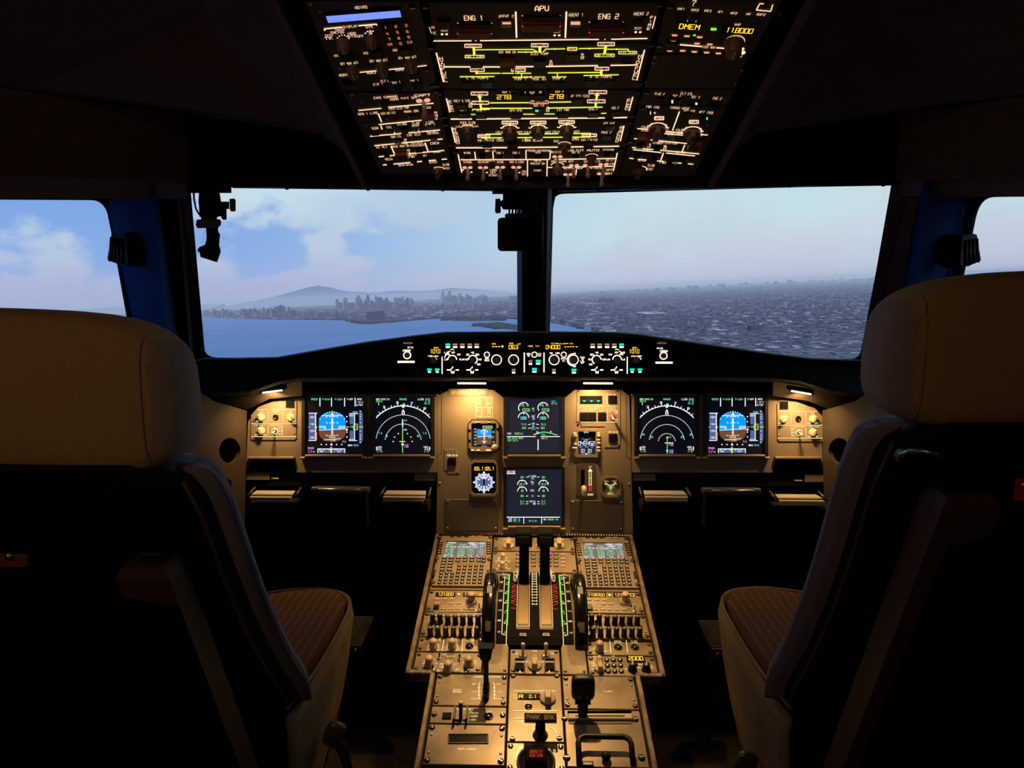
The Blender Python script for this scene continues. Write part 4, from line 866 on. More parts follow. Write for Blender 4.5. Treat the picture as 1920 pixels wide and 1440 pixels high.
m.T(1293, 47, 38, 9, 'dMEM', 'amber', z=.003, wt=.2); m.T(1387, 54, 50, 8.5, '118000', 'amber', z=.003, wt=.2); m.D(1377, 58, 1, 'amber', z=.003)
TL(1289, 38.5, 3, 3, '1'); TL(1305, 39.5, 3, 3, '1'); TL(1383, 45.5, 12, 4, 'VHF')
m.R(1338, 54, 11, 5, 'lime'); m.D(1302, 65.3, 2.8, 'lime')
for x, y in ((1265, 64), (1288, 65.5), (1312, 67.5), (1262, 76), (1307, 79.5), (1331, 81), (1256, 93), (1280, 93), (1302, 95), (1325, 96.5), (1347, 98)): m.put('key_pale', x, y, sc=1.0); m.R(x, y, 9, 3, 'pink', z=.0022)
m.L(1275, 83, 1316, 86.5, 2.4, Wt); m.T(1329, 87.7, 24, 4.4, 'STBY NAV', Wt); m.L(1343, 88.7, 1360, 90, 2.4, Wt)
m.A(1377, 78, 18, 3.2, -20, 200, Wt); m.put('knob_ov', 1376, 79, sc=1.5); m.D(1392, 98, 6, Wt); m.D(1392, 91, 4, Wt); TL(1387, 105.5, 10, 3.4, 'OFF')
btn(m, [(1276, 26), (1303, 27)], 'button_small'); m.put('button', 1260, 83); scr(m, [(1257, 12), (1236, 85), (1462, 24)]); m.done()
m = omod(ORf, 'blank dark plate between radio and heating panels overhead', 103, 166, 1226, 1405, 1208, 1378)
scr(m, [(1228, 107), (1212, 154), (1225, 118), (1392, 131), (1379, 157)], 'rivet'); m.done()
m = omod(ORf, 'overhead flight control panel with four small buttons in a row', 168, 197, 1206, 1378, 1199, 1366)
for x, y, w, t_ in ((1288, 175, 23, 'FLT CTL'), (1237, 175.5, 18, 'ELAC 2'), (1269, 179.5, 15, 'SEC 2'), (1304, 181.5, 15, 'SEC 3'), (1345, 184, 16, 'FAC 2')): TL(x, y, w, 4.4, t_)
btn(m, [(1236, 184), (1266, 187), (1303, 190), (1341, 193)]); m.R(1261, 185, 3.5, 6, Wt, z=.0056); m.R(1306, 189, 4, 4, Wt, z=.0056); scr(m, [(1213, 173)]); scr(m, [(1360, 186)], 'rivet'); m.done()
m = omod(ORf, 'overhead cargo heat and ventilation panel with two large arched knobs', 198, 330, 1198, 1364, 1162, 1302)
for x, y, w, t_ in ((1225, 200, 26, 'FWD ISOL'), (1275, 202, 36, 'CARGO HEAT'), (1293, 207, 20, 'HOT AIR'), (1325, 210, 28, 'AFT ISOL'), (1209, 238, 13, 'COLD'), (1249, 241, 10, 'HOT'), (1210, 244, 14, 'DISCH'), (1267, 248, 50, 'CARGO SMOKE'), (1274, 243.5, 13, 'COLD'), (1313, 247.5, 10, 'HOT'), (1312, 252.5, 10, 'DISCH'), (1257, 252, 12, 'TEST'), (1251, 267, 38, 'VENTILATION'), (1233, 267.5, 18, 'EXTRACT'), (1213, 280, 14, 'BLOWER'), (1276, 285, 18, 'CAB FANS'), (1204, 300, 14, 'WIPER'), (1243, 304, 11, 'FWD'), (1264, 306, 8, 'AFT'), (1221, 309.5, 13, 'SLOW'), (1219, 316.5, 11, 'FAST')): TL(x, y, w, 4, t_)
for x, y, r, t_ in ((1233, 233, 17, 'FWD'), (1298, 240, 17, 'AFT')):
    m.BX(x+3, y-12, 17, 5.5, Wt, 1.6, t_, Wt); m.A(x, y+6, r, 2.8, 5, 175, Wt)
    for a_ in (5, 35, 65, 95, 125, 155, 178): m.D(x+(r+3)*math.cos(math.radians(a_)), y+6-(r*.55)*math.sin(math.radians(a_)), 1.5, Wt)
    m.put('point_brown', x-1, y+9, sc=1.25)
for a_ in ((1274, 208.5, 1261, 244), (1195, 240.5, 1222, 242.8), (1237, 244.5, 1286, 250), (1238, 249, 1286, 253.5), (1286, 250, 1286, 254), (1309, 251, 1327, 252.6), (1189, 259.3, 1195, 260), (1217, 261.5, 1294, 269), (1185, 276, 1311, 288), (1187, 280, 1240, 285.4), (1249, 286.3, 1303, 291.7), (1284, 271, 1279, 284), (1244, 286, 1239, 300), (1180, 296, 1188, 297), (1196, 298, 1212, 299.4), (1232, 301, 1244, 302), (1270, 305, 1278, 305.5), (1290, 306.5, 1300, 307.5)): m.L(*a_, 1.8, Wt)
for x, y in ((1217, 272), (1247, 276)): m.A(x, y-3, 2, 1, 0, 360, Wt); m.T(x, y+1, 4.5, 5, '8', Wt)
btn(m, [(1223, 208), (1325, 217), (1291, 212), (1200, 272), (1232, 277), (1257, 257), (1282, 260), (1196, 290), (1228, 294), (1282, 297), (1256, 308)], 'button_small'); m.R(1220, 207, 1.6, 6, Wt, z=.005); m.R(1228, 207, 3.5, 2, Wt, z=.005); m.R(1326, 217.5, 3, 4, 'green', z=.005)
m.put('guard', 1207, 254); m.put('guard', 1303, 264); m.A(1200, 317, 13, 2, -10, 80, Wt); m.put('point_brown', 1197, 320)
scr(m, [(1206, 202), (1182, 265)]); scr(m, [(1327, 234), (1316, 271)], 'rivet'); m.done()
# small loose bolt heads along the panel edge that catch the light are part of the panels above
# ================================================================== GLARESHIELD
GS = Fr(un(1002, 672, 1.74), RT, UP)
def gpx(px, py, d): return un(px, py, d)
top = [(300, 690), (383, 671), (420, 671), (520, 669), (600, 655), (690, 640), (780, 628), (835, 622), (1003, 621), (1150, 622), (1200, 626), (1260, 635), (1350, 648), (1440, 661), (1520, 671), (1610, 674), (1700, 690)]
botn = [(300, 780), (372, 742), (420, 736), (470, 733), (520, 716), (560, 709), (700, 707), (780, 707), (1003, 707), (1250, 707), (1350, 707), (1450, 709), (1500, 714), (1550, 730), (1600, 738), (1640, 742), (1700, 780)]
def dG(px): t = min(1, max(0, (abs(px-1003)-430)/350)); return 1.74+.10*t*t
t = thing('glareshield', GS.M(), 'long matt black glareshield hood running below the windscreens', 'glareshield')
Mi = GS.M().inverted(); mb = MB(); loops = []
for (a, b) in zip(top, botn):
    d = dG(a[0]); e = a[1]; g = b[1]
    loops.append([Mi @ un(a[0], e, d-.02), Mi @ un(a[0], e+2.5, d-.045), Mi @ un(a[0], e+6, d-.04), Mi @ un(a[0], e+10, d), Mi @ un(b[0], g-6, d), Mi @ un(b[0], g, d-.012), Mi @ un(b[0], g+3, d+.004),
                  Mi @ un(b[0], g+(8 if 560 <= b[0] <= 1450 else 10), d+.10), Mi @ un(a[0], e+(g-e)*.55, d+.30), Mi @ un(a[0], e+12, d+.28)])
mb.loft(loops, 'hood', False); mb.build('hood', t)
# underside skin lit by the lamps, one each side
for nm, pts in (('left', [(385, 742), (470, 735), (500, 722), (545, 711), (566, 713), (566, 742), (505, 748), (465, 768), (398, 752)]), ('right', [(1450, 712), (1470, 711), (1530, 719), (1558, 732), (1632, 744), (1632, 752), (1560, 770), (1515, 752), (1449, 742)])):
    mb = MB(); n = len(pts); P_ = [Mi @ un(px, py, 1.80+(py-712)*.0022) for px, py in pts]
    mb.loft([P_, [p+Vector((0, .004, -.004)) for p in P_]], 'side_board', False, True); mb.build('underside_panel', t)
for nm, px, py in (('l', 503, 714.5), ('l', 529, 709.5), ('r', 1512, 717.5), ('r', 1487, 712)):
    pass
# lamps
def lampobj(px, py, w, tilt, lab):
    p = un(px, py, 1.795); t_ = thing('strip_lamp', Matrix.Translation(p) @ Matrix.Rotation(tilt, 4, 'Y'), lab, 'lamp', None)
    mb = MB(); mb.box(0, .004, .003, w+.012, .022, .010, 'black', .002); mb.build('lamp_housing', t_)
    mb = MB(); mb.box(0, -.0065, -.003, w, .004, .0036, 'lamp', .001); mb.build('lamp_lens', t_)
lampobj(512, 731, .050, -.13, 'small glowing strip lamp under the hood above the left dimmer panel')
lampobj(885, 715.5, .072, 0, 'long thin glowing lamp strip above the RP-C9969 registration plate')
lampobj(1121, 715.5, .074, 0, 'long thin glowing lamp strip above the landing gear indicator buttons')
lampobj(1501, 733, .050, .17, 'small glowing strip lamp under the hood above the right dimmer panel')
# ---- flight control unit on the glareshield
def gmod(label, x0, x1, y0=640, y1=705, cat='panel', mat='black_soft'):
    m = Mod(GS, 'control_panel', label, cat, (x0+x1)/2, (y0+y1)/2, w=.006)
    m.plate('face_plate', [(x0, y1), (x1, y1), (x1, y0), (x0, y0)], -.010, 0, mat); return m
def lit(m, x, y, col, w=9, h=4.6): m.put('button_small', x, y+2, sc=.72); m.R(x, y, w, h, col, z=.0032); m.R(x, y+5, w*.85, 3, 'w_gs', z=.0032)
Wg = 'w_gs'
def ring(m, x, y, r, w=1.5): m.A(x, y, r, w, 0, 360, Wg, n=28)
for (x, b, xl, yt, lab) in ((763.5, 761.5, 740, 643, 'small warning button panel at the left end of the glareshield strip'), (1244, 1245, 1222, 645, 'small warning button panel at the right end of the glareshield strip')):
    m = gmod(lab, xl, xl+46, 641, 702); s = 1 if x > 1000 else 0
    m.R(b, 680 if s else 678.5, 32, 3.6, 'w_gs_bar'); ring(m, x, 667 if s else 666, 6.6, 1.8); m.put('knob_grey', x, 667 if s else 666, sc=.55)
    m.T(x+(.5 if s else -1), 658.3 if s else 657.3, 14, 3.4, 'CHRONO', Wg, wt=.24); m.T(1237 if s else 769.5, 653 if s else 651.5, 11, 3, 'AUTO LAND' if s else 'SIDE STICK', Wg, wt=.24); m.T(1241 if s else 765, 643.5, 17, 2.6, 'MASTER', 'w_gs_dim', wt=.24); m.done()
def efis(m, x0, flip):
    X = (lambda v: x0+(v-829)) if not flip else (lambda v: x0-(v-829))
    m.T(X(816), 658.7, 18, 7.2, '1010', 'amber', wt=.2); m.T(X(815 if flip else 818), 652.0, 8, 2.6, 'QNH', 'amber'); m.A(X(811), 676, 8, 1.2, 10, 120, Wg); m.put('knob_grey', X(812), 675, sc=.8)
    m.T(X(806), 667.5, 8, 2.4, 'INHG', Wg); m.T(X(818), 668, 7, 2.4, 'HPA', Wg)
    for v in (805.5, 820): m.put('button_small', X(v), 695, sc=.66); m.R(X(v), 693, 8.6, 4, 'teal', z=.0032); m.R(X(v), 697.6, 5.4, 2.6, Wg, z=.0032)
    m.L(X(829), 669, X(829), 701, 1.8, Wg)
    for i, v in enumerate((840, 853.5, 867, 881, 894)):
        m.put('button_small', X(v), 649, sc=.66); m.R(X(v), 646.3, 8.6, 4, 'teal' if i == 0 else 'w_gs_dim', z=.0032); m.R(X(v), 651, 8, 2.8, Wg, z=.0032)
    for v, yy, labs in ((848, 674.5, ((837.5, 661, 8, 'LS'), (849.5, 661, 6, 'VOR'), (860.5, 664.7, 6, 'NAV'), (866, 674, 9, 'PLAN'), (836, 674, 5, 'LS'), (840, 665, 6, 'R'))), (886.5, 674.5, ((877, 665, 5, '20'), (886, 661.3, 5, '40'), (895, 665, 6, '80'), (874, 674, 5, '10'), (899.5, 674, 6, '160'), (897.5, 683.3, 6, '320')))):
        m.A(X(v), yy, 8.2, 1.8, 0 if not flip else 0, 180, Wg, n=16)
        for lx_, ly_, w_, t_ in labs: m.T(X(lx_), ly_, w_, 2.8, t_, Wg, wt=.24)
        m.put('point_black', X(v), yy+2, sc=.72, rot=-35 if (v < 860) else 0)
    m.A(X(886.5), 674.5, 8.2, 1.8, -60 if not flip else 180, 0 if not flip else 240, Wg); m.A(X(848), 672, 14, 1.4, 105 if not flip else 40, 175 if not flip else 75, Wg); m.A(X(848), 662, 7, 1.2, 60, 120, Wg)
    for v in (849, 885.5):
        m.A(X(v), 693.5, 3.8, 1.3, 100, 330, Wg, n=14); m.L(X(v), 687, X(v), 690, 1.4, Wg); m.put('toggle_black', X(v)+1, 694, sc=.6, rot=40)
        for o_, w_ in ((-8, 6), (8.5, 6)): m.R(X(v)+o_, 693.7, w_, 2.3, Wg)
        m.R(X(v), 699, 6, 2.4, Wg)
    m.done()
efis(gmod('left altimeter-setting and range knob panel on the glareshield, reading 1010', 797, 903), 829, False)
efis(gmod('right altimeter-setting and range knob panel on the glareshield, reading 1010', 1103, 1211), 1176, True)
m = gmod('central autopilot panel on the glareshield reading 063 and 04000', 905, 1101)
a0 = m.c(905, 654); a1 = m.c(1101, 641); 
mb = MB(); mb.prism([a0, (a1[0], a0[1]), a1, (a0[0], a1[1])], 0, .0015, 'black_gloss', .0005); mb.build('display_window', m.t)
Z = .0026
m.T(926, 645, 7, 2.6, 'SPD', 'amber', Z); m.T(958.5, 644, 7, 2.6, 'HDG', 'amber', Z); m.T(973.5, 645, 6, 2.6, 'LAT', 'amber', Z); m.T(962.5, 651, 16.5, 6.6, '063', 'amber', Z, .2)
for x in (925, 930.5, 936): m.R(x, 650, 3.4, 1.7, 'amber', Z)
m.D(942, 649.6, 2.1, 'amber', Z); m.T(994.5, 649, 8, 2.6, 'HDG', 'amber', Z); m.T(1007.5, 649, 6, 2.6, 'V/S', 'amber', Z)
m.T(1036.7, 651, 26, 6.6, '04000', 'amber', Z, .2); m.T(1037, 644, 6, 2.4, 'ALT', 'amber', Z); m.R(1044, 644.2, 7, 1, 'amber', Z); m.T(1054, 644.4, 12, 2.4, 'LVL/CH', 'amber', Z); m.R(1063, 644.2, 5, 1, 'amber', Z); m.T(1071, 644.4, 6, 2.4, 'V/S', 'amber', Z)
for x in (1060, 1065, 1070, 1075, 1081): m.R(x, 650.3, 3.2, 1.4, 'amber', Z)
for x in (931, 963, 1039, 1075): ring(m, x, 674.7, 9.2, 1.6); m.put('knob_grey' if x != 963 else 'knob_black', x, 674.7, sc=.86)
for x in (913, 1002, 1057): ring(m, x, 665, 4.9, 1.4); m.put('knob_grey', x, 665, sc=.34)
m.A(1075, 674.7, 11.6, 1.3, 90, 270, Wg)
for x, y, w, t_ in ((913, 672.6, 7, 'SPD'), (913, 676, 8.5, 'MACH'), (991, 663.5, 6.5, 'HDG'), (991, 667.3, 5, 'TRK'), (1011.5, 663.5, 6, 'V/S'), (1011.5, 667.3, 5, 'FPA'), (1057, 672.6, 10, 'METRIC'), (1057, 676.6, 5, 'ALT'), (1033, 662.3, 5.5, '100'), (1045, 662.3, 8, '1000'), (1077, 663.3, 5, 'UP'), (1077, 687, 5, 'DN'), (1092, 670.3, 8, 'PUSH'), (1092, 674, 4, 'TO'), (1092, 677.3, 8, 'LVL'), (1092, 680.7, 5, 'OFF')): m.T(x, y, w, 2.6, t_, Wg, Z, .24)
m.L(983, 661, 983, 698, 2, Wg); m.L(1020, 661, 1020, 698, 2, Wg)
for x, y, c_, w in ((994.5, 677.5, 'w_gs_dim', 7), (1009, 677, 'teal', 9), (1002, 692, 'teal', 9), (1076, 693.7, 'teal', 9), (1038.5, 693.7, 'w_gs_dim', 7), (963, 693.7, 'w_gs_dim', 7)): lit(m, x, y, c_, w, 4.2)
m.done()
# ================================================================== MAIN INSTRUMENT PANEL
MP = Fr(un(1002, 800, 1.90), RT, UP)
t = thing('instrument_panel', MP.M(), 'tan-lit main instrument panel holding the six square displays', 'panel'); F_ = Mod.__new__(Mod); F_.fr = MP; F_.u0, F_.v0 = MP.uv(1002, 800); t.matrix_world = MP.M(F_.u0, F_.v0)
F_.t = t; F_.mk = None
board = [(843, 731), (925, 731), (943, 745), (1060, 745), (1078, 731), (1165, 731), (1180, 742), (1187, 1001), (818, 1001), (820, 890), (820, 742)]
holes = [[(946, 748), (1057, 748), (1057, 851), (946, 851)], [(946, 880), (1057, 880), (1057, 984), (946, 984)], [(885, 795), (929, 795), (929, 837), (885, 837)], [(883, 866), (932, 866), (932, 926), (883, 926)],
         [(1085, 810), (1116, 810), (1116, 851), (1085, 851)], [(1089, 881), (1096, 881), (1096, 924), (1089, 924)]]
mb = MB(); mb.hole(F_.P(board), [F_.P(h) for h in holes], -.012, 0, 'panel'); mb.build('centre_board', t)
mb = MB(); mb.prism(F_.P([(815, 1004), (1190, 1004), (1190, 735), (815, 735)]), -.03, -.026, 'void'); mb.build('board_backing', t)
for s in (-1, 1):
    X = (lambda v: v) if s < 0 else (lambda v: 2004.5-v)
    pts = [(465, 790), (492, 760), (545, 741), (566, 738), (566, 742), (820, 742), (820, 886), (557, 886), (549, 860), (468, 860), (461, 880)]
    hl = [[(569, 744), (686, 744), (686, 852), (569, 852)], [(695, 744), (812, 744), (812, 852), (695, 852)]]
    mb = MB(); mb.hole(F_.P([(X(a), b) for a, b in pts]), [F_.P([(X(a), b) for a, b in h]) for h in hl], -.010, -.0005, 'panel'); mb.build('side_board', t)
    mb = MB(); mb.prism(F_.P([(X(560), 745), (X(818), 745), (X(818), 880), (X(560), 880)]), -.05, -.045, 'void'); mb.build('board_backing', t)
    # chart slot under the dimmer panel
    mb = MB(); mb.prism(F_.P([(X(468), 860), (X(549), 860), (X(560), 884), (X(460), 884)]), -.07, -.065, 'void'); mb.box(*F_.c(X(510), 858), .004, F_.sc(510, 858)[0]*86, .006, .010, 'panel', .001); mb.build('chart_slot', t)
    # wing board running outboard, with the round vent and the octagonal opening
    A_ = [(465, 772), (461, 890), (459, 985), (392, 1002)]
    wing = Fr(un(X(463), 880, 1.895), (un(X(390), 870, 1.745)-un(X(463), 880, 1.895))*(1 if s > 0 else -1), UP)
    w_ = Mod.__new__(Mod); w_.fr = wing; w_.u0, w_.v0 = wing.uv(X(430), 870); w_.mk = None
    w_.t = thing('side_console_board', wing.M(w_.u0, w_.v0), 'tan board with black round vent beside the %s seat' % ('left' if s < 0 else 'right'), 'panel')
    outer = [(463, 770), (459, 983), (300, 1040), (300, 700), (390, 744), (400, 752)]
    h1 = [(X(431)+20*math.cos(i*math.pi/10), 845+24*math.sin(i*math.pi/10)) for i in range(20)]
    h2 = [(X(a), b) for a, b in ((340, 884), (414, 884), (434, 903), (434, 936), (413, 955), (340, 955))]
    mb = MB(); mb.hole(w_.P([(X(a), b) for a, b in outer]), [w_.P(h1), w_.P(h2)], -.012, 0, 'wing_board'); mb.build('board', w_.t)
    cc = w_.c(X(431), 845); mb = MB(); mb.lathe([(.040, -.05), (.040, -.012), (.037, -.010), (.034, -.02), (.034, -.045)], cc[0], cc[1], 28, 'void'); mb.build('air_vent', w_.t)
    mb = MB(); mb.prism(w_.P([(X(a), b) for a, b in ((330, 876), (442, 876), (442, 964), (330, 964))]), -.10, -.095, 'void'); mb.build('opening_backing', w_.t)
# ---- display units
def du(label, x0, x1, y0, y1, lip, back='s_back', name='display_unit'):
    m = Mod(MP, name, label, 'screen', (x0+x1)/2, (y0+y1)/2)
    mb = MB(); mb.hole(m.P([(x0-1, y1+1), (x1+1, y1+1), (x1+1, y0-1), (x0-1, y0-1)]), [m.P([(x0+5, y1-3), (x1-5, y1-3), (x1-5, y0+3), (x0+5, y0+3)])], -.03, .003, 'bezel'); mb.build('bezel', m.t)
    mb = MB(); mb.prism(m.P([(x0+3, y1-1), (x1-3, y1-1), (x1-3, y0+1), (x0+3, y0+1)]), -.012, -.003, back); mb.build('screen', m.t)
    mb = MB()
    for a in (((x0+7, lip-3), (x1-7, lip+1)), ((x0-2, lip+1), (x0+7, lip+5)), ((x1-7, lip+1), (x1+2, lip+5))):
        p, q = m.c(*a[0]), m.c(*a[1]); mb.box((p[0]+q[0])/2, (p[1]+q[1])/2, .006, abs(q[0]-p[0]), abs(p[1]-q[1]), .012, 'panel', .0015)
    mb.build('lower_lip', m.t); m.z = -.0015; return m
ZS = -.0015
class S:
    """drawing on a screen with a fixed height offset"""
    def __init__(s, m): s.m = m
    def L(s, a, b, c, d, w, mat): s.m.L(a, b, c, d, w, mat, ZS)
    def T(s, x, y, w, h, t, mat): s.m.T(x, y, w, h, t, mat, ZS, .2)
    def R(s, x, y, w, h, mat, z=ZS-.0004): s.m.R(x, y, w, h, mat, z)
    def A(s, x, y, r, w, a, b, mat, dash=False, n=None): s.m.A(x, y, r, w, a, b, mat, ZS, dash, n)
    def D(s, x, y, r, mat): s.m.D(x, y, r, mat, ZS)
    def P(s, pts, mat, z): s.m.m.add([(*s.m.c(*p), z) for p in pts], [tuple(range(len(pts)))], mat)
Ws, Gn, Cy, Mg = 's_white', 's_green', 's_cyan', 's_mag'
def pfd(label, o):
    m = du(label, 567+o, 687+o, 741, 856, 855); s = S(m); c = 622.6+o
    for x, w, t_, k in ((-33.5, 12, 'SPEED', Gn), (-11.5, 14, 'F-G/S*', Gn), (12, 14, 'F-LOC*', Gn), (33.5, 11, 'F-APP', Ws), (51, 8, 'AP2', Ws)): s.T(c+x, 748.7, w, 3.2, t_, k)
    s.T(c+51.5, 754.3, 12, 3, '1 FD 2', Ws); s.T(c+51, 759.3, 11, 3, 'A/THR', Ws)
    for x in (-23, -1.3, 23.2, 43): s.L(c+x, 746, c+x, 762, 1.5, 's_white')
    s.R(c-37.5, 800.5, 13, 51, 's_tape'); s.L(c-31, 775, c-31, 826, 1.4, Ws); s.L(c-44, 774.7, c-28, 774.7, 1.2, Ws); s.L(c-44.5, 826, c-30, 826, 1.2, Ws)
    for y, t_ in ((782.3, '160'), (795.3, '140'), (808, '120'), (820.5, '100')): s.T(c-38.5, y, 7.5, 3.2, t_, Ws); s.L(c-33.5, y, c-31, y, 1, Ws)
    for y in (789, 801.5, 814.5): s.L(c-33, y, c-31, y, .9, Ws)
    s.R(c-30, 818, 3, 15, 's_red', ZS); s.P([(c-29, 803.5), (c-29, 798.5), (c-33, 801)], 's_yel', ZS+.0003); s.L(c-45, 800.7, c-42.5, 800.7, 1, 's_yel')
    # horizon disc
    def disc(y0, y1, sl=1.4):
        pts = []
        for i in range(25):
            a = math.pi*i/24; pts.append((c+25*math.cos(a) if abs(25*math.cos(a)) < 25 else c, 0))
        return pts
    def hw_(y): 
        if 789 <= y <= 812: return 25
        k = (789-y)/16.5 if y < 789 else (y-812)/16.5
        return 25*math.sqrt(max(0, 1-k*k*.98))
    ys = [773+i*(805.5-773)/16 for i in range(17)]
    s.P([(c-hw_(y), y+(1.3 if y > 804 else 0)) for y in ys]+[(c+hw_(y), y-(1.3 if y > 804 else 0)) for y in ys[::-1]], 's_sky', ZS-.0006)
    ys = [805.5+i*(828.3-805.5)/14 for i in range(15)]
    s.P([(c-hw_(y), y+(1.3 if y < 806 else 0)) for y in ys]+[(c+hw_(y), y-(1.3 if y < 806 else 0)) for y in ys[::-1]], 's_gnd', ZS-.0006)
    s.L(c-25, 806.8, c+25, 804.2, .9, Ws); s.L(c-19, 779.3, c+19, 778.7, .9, Ws); s.L(c-16, 825, c+16, 822.5, .9, Ws)
    for y, w in ((781.3, 12), (792.7, 10), (816.8, 13), (820, 12)): s.L(c-w/2, y+.2, c+w/2, y-.2, 1, Ws)
    for y in (781, 792.7, 816.5): s.T(c-10.5, y, 3.4, 2.6, '10' if y != 781 else '20', Ws); s.T(c+9.5, y, 3.4, 2.6, '10' if y != 781 else '20', Ws)
    for y in (785.5, 788, 790.5, 795.5, 798, 803.5, 808, 811, 813.5): s.L(c-2.4, y, c+2.2, y, .8, Ws)
    s.L(c+.3, 784, c+.3, 815, 1, Ws); s.R(c, 800.7, 2.6, 2.6, Ws, ZS); s.L(c+.3, 805, c+.3, 815, 1.1, 's_yel')
    for s_ in (-1, 1):
        s.L(c+25*s_, 799.4, c+12.5*s_, 799.4, .9, Ws); s.L(c+25*s_, 801.8, c+14.5*s_, 801.8, .9, Ws); s.L(c+12.5*s_, 799.4, c+12.5*s_, 804.5, .9, Ws); s.L(c+14.5*s_, 801.8, c+14.5*s_, 804.5, .9, Ws)
    for a in (-60, -45, -30, -20, -10, 10, 20, 30, 45, 60):
        q = math.radians(90+a); s.L(c+25.2*math.cos(q), 798.5-25.2*math.sin(q)*.99, c+27.6*math.cos(q), 798.5-27.6*math.sin(q)*.99, 1, Ws)
    s.P([(c-2, 771), (c+2.4, 771), (c+.2, 774)], 's_yel', ZS); s.P([(c-3, 778.3), (c+3.4, 778.3), (c+.2, 774)], Ws, ZS)
    s.T(c+1.3, 825.4, 10, 3, '1530', 's_yel')
    s.R(c+37.2, 786, 9, 19, 's_tape'); s.R(c+37.2, 816.5, 9, 19, 's_tape'); s.L(c+42, 776, c+42, 826, 1.2, Ws); s.L(c+32, 775.4, c+49, 775.4, 1, Ws); s.L(c+31, 826.2, c+47, 826.2, 1, Ws)
    s.T(c+42.5, 772.8, 9, 3, '4000', Cy); s.T(c+36, 779, 7.5, 2.8, '020', Ws); s.T(c+36, 824.6, 8, 2.8, '010', Ws)
    s.R(c+44, 800.6, 8, 11.5, 's_yel', ZS-.0002); s.R(c+44, 800.6, 6.6, 10, 's_back', ZS-.0001); s.T(c+44, 800.6, 5.4, 6, '15', Gn); s.R(c+36.5, 800.6, 8, 6, 's_back', ZS-.0003); s.T(c+36.5, 800.6, 6, 3.8, '15', Gn)
    s.P([(c+50.5, 769.5), (c+54.5, 769.5), (c+57.3, 777), (c+57.3, 824), (c+54.5, 831), (c+50.5, 831)], 's_tape', ZS-.0004)
    for y in (771, 777, 781, 785, 792.5, 808.5, 816, 820, 824, 830): s.L(c+51.8, y, c+54, y, 1, Ws)
    s.L(c+50.3, 800.7, c+58, 800.7, 1.1, 's_yel'); s.L(c+26, 800.7, c+31.5, 800.7, 1, 's_yel')
    for y in (781.2, 790.6, 810.3, 819.3): s.D(c+27.5, y, 1.2, Ws)
    for x in (-20.5, -11, 8.2, 18): s.D(c+x, 833.6, 1.2, Ws)
    def dia(x, y, r): s.P([(x-r, y), (x, y+r*1.2), (x+r, y), (x, y-r*1.2)], Mg, ZS); s.P([(x-r*.5, y), (x, y+r*.6), (x+r*.5, y), (x, y-r*.6)], Ws, ZS+.0003)
    dia(c+27.4, 805.6, 2.6); dia(c-1.4, 833.6, 2.6)
    s.T(c+22.5, 828, 6.6, 3, 'FLS', Mg); s.T(c+33.5, 835, 7.5, 3, 'QNH', Ws); s.T(c+44, 835, 9.5, 3, '1010', Cy)
    s.T(c-40, 840.2, 11, 2.8, 'RW06', Mg); s.T(c-41.5, 843.8, 7, 2.8, '1.7', Mg); s.T(c-42, 847.4, 6, 2.8, '2.2', Mg); s.T(c-34.5, 847.2, 3.6, 2.6, 'NM', Cy)
    s.R(c-2, 845.6, 50, 7, 's_tape'); s.L(c-27.5, 841.8, c+24, 841.8, 1.3, Ws); s.L(c-27, 841.8, c-27, 849.3, 1.3, Ws); s.L(c+23.6, 841.8, c+23.6, 849.3, 1.3, Ws)
    for x in (-23, -15, -5, 5, 9, 16): s.L(c+x, 842, c+x, 845, .9, Ws)
    s.T(c-20, 846.5, 5, 2.6, '05', Ws); s.T(c+13, 846.5, 5, 2.6, '07', Ws); s.R(c-1.8, 845.6, 2.4, 7.4, 's_yel', ZS); s.P([(c-4, 838.7), (c+.4, 838.7), (c-1.8, 841.5)], Gn, ZS)
    m.done('display_symbols')
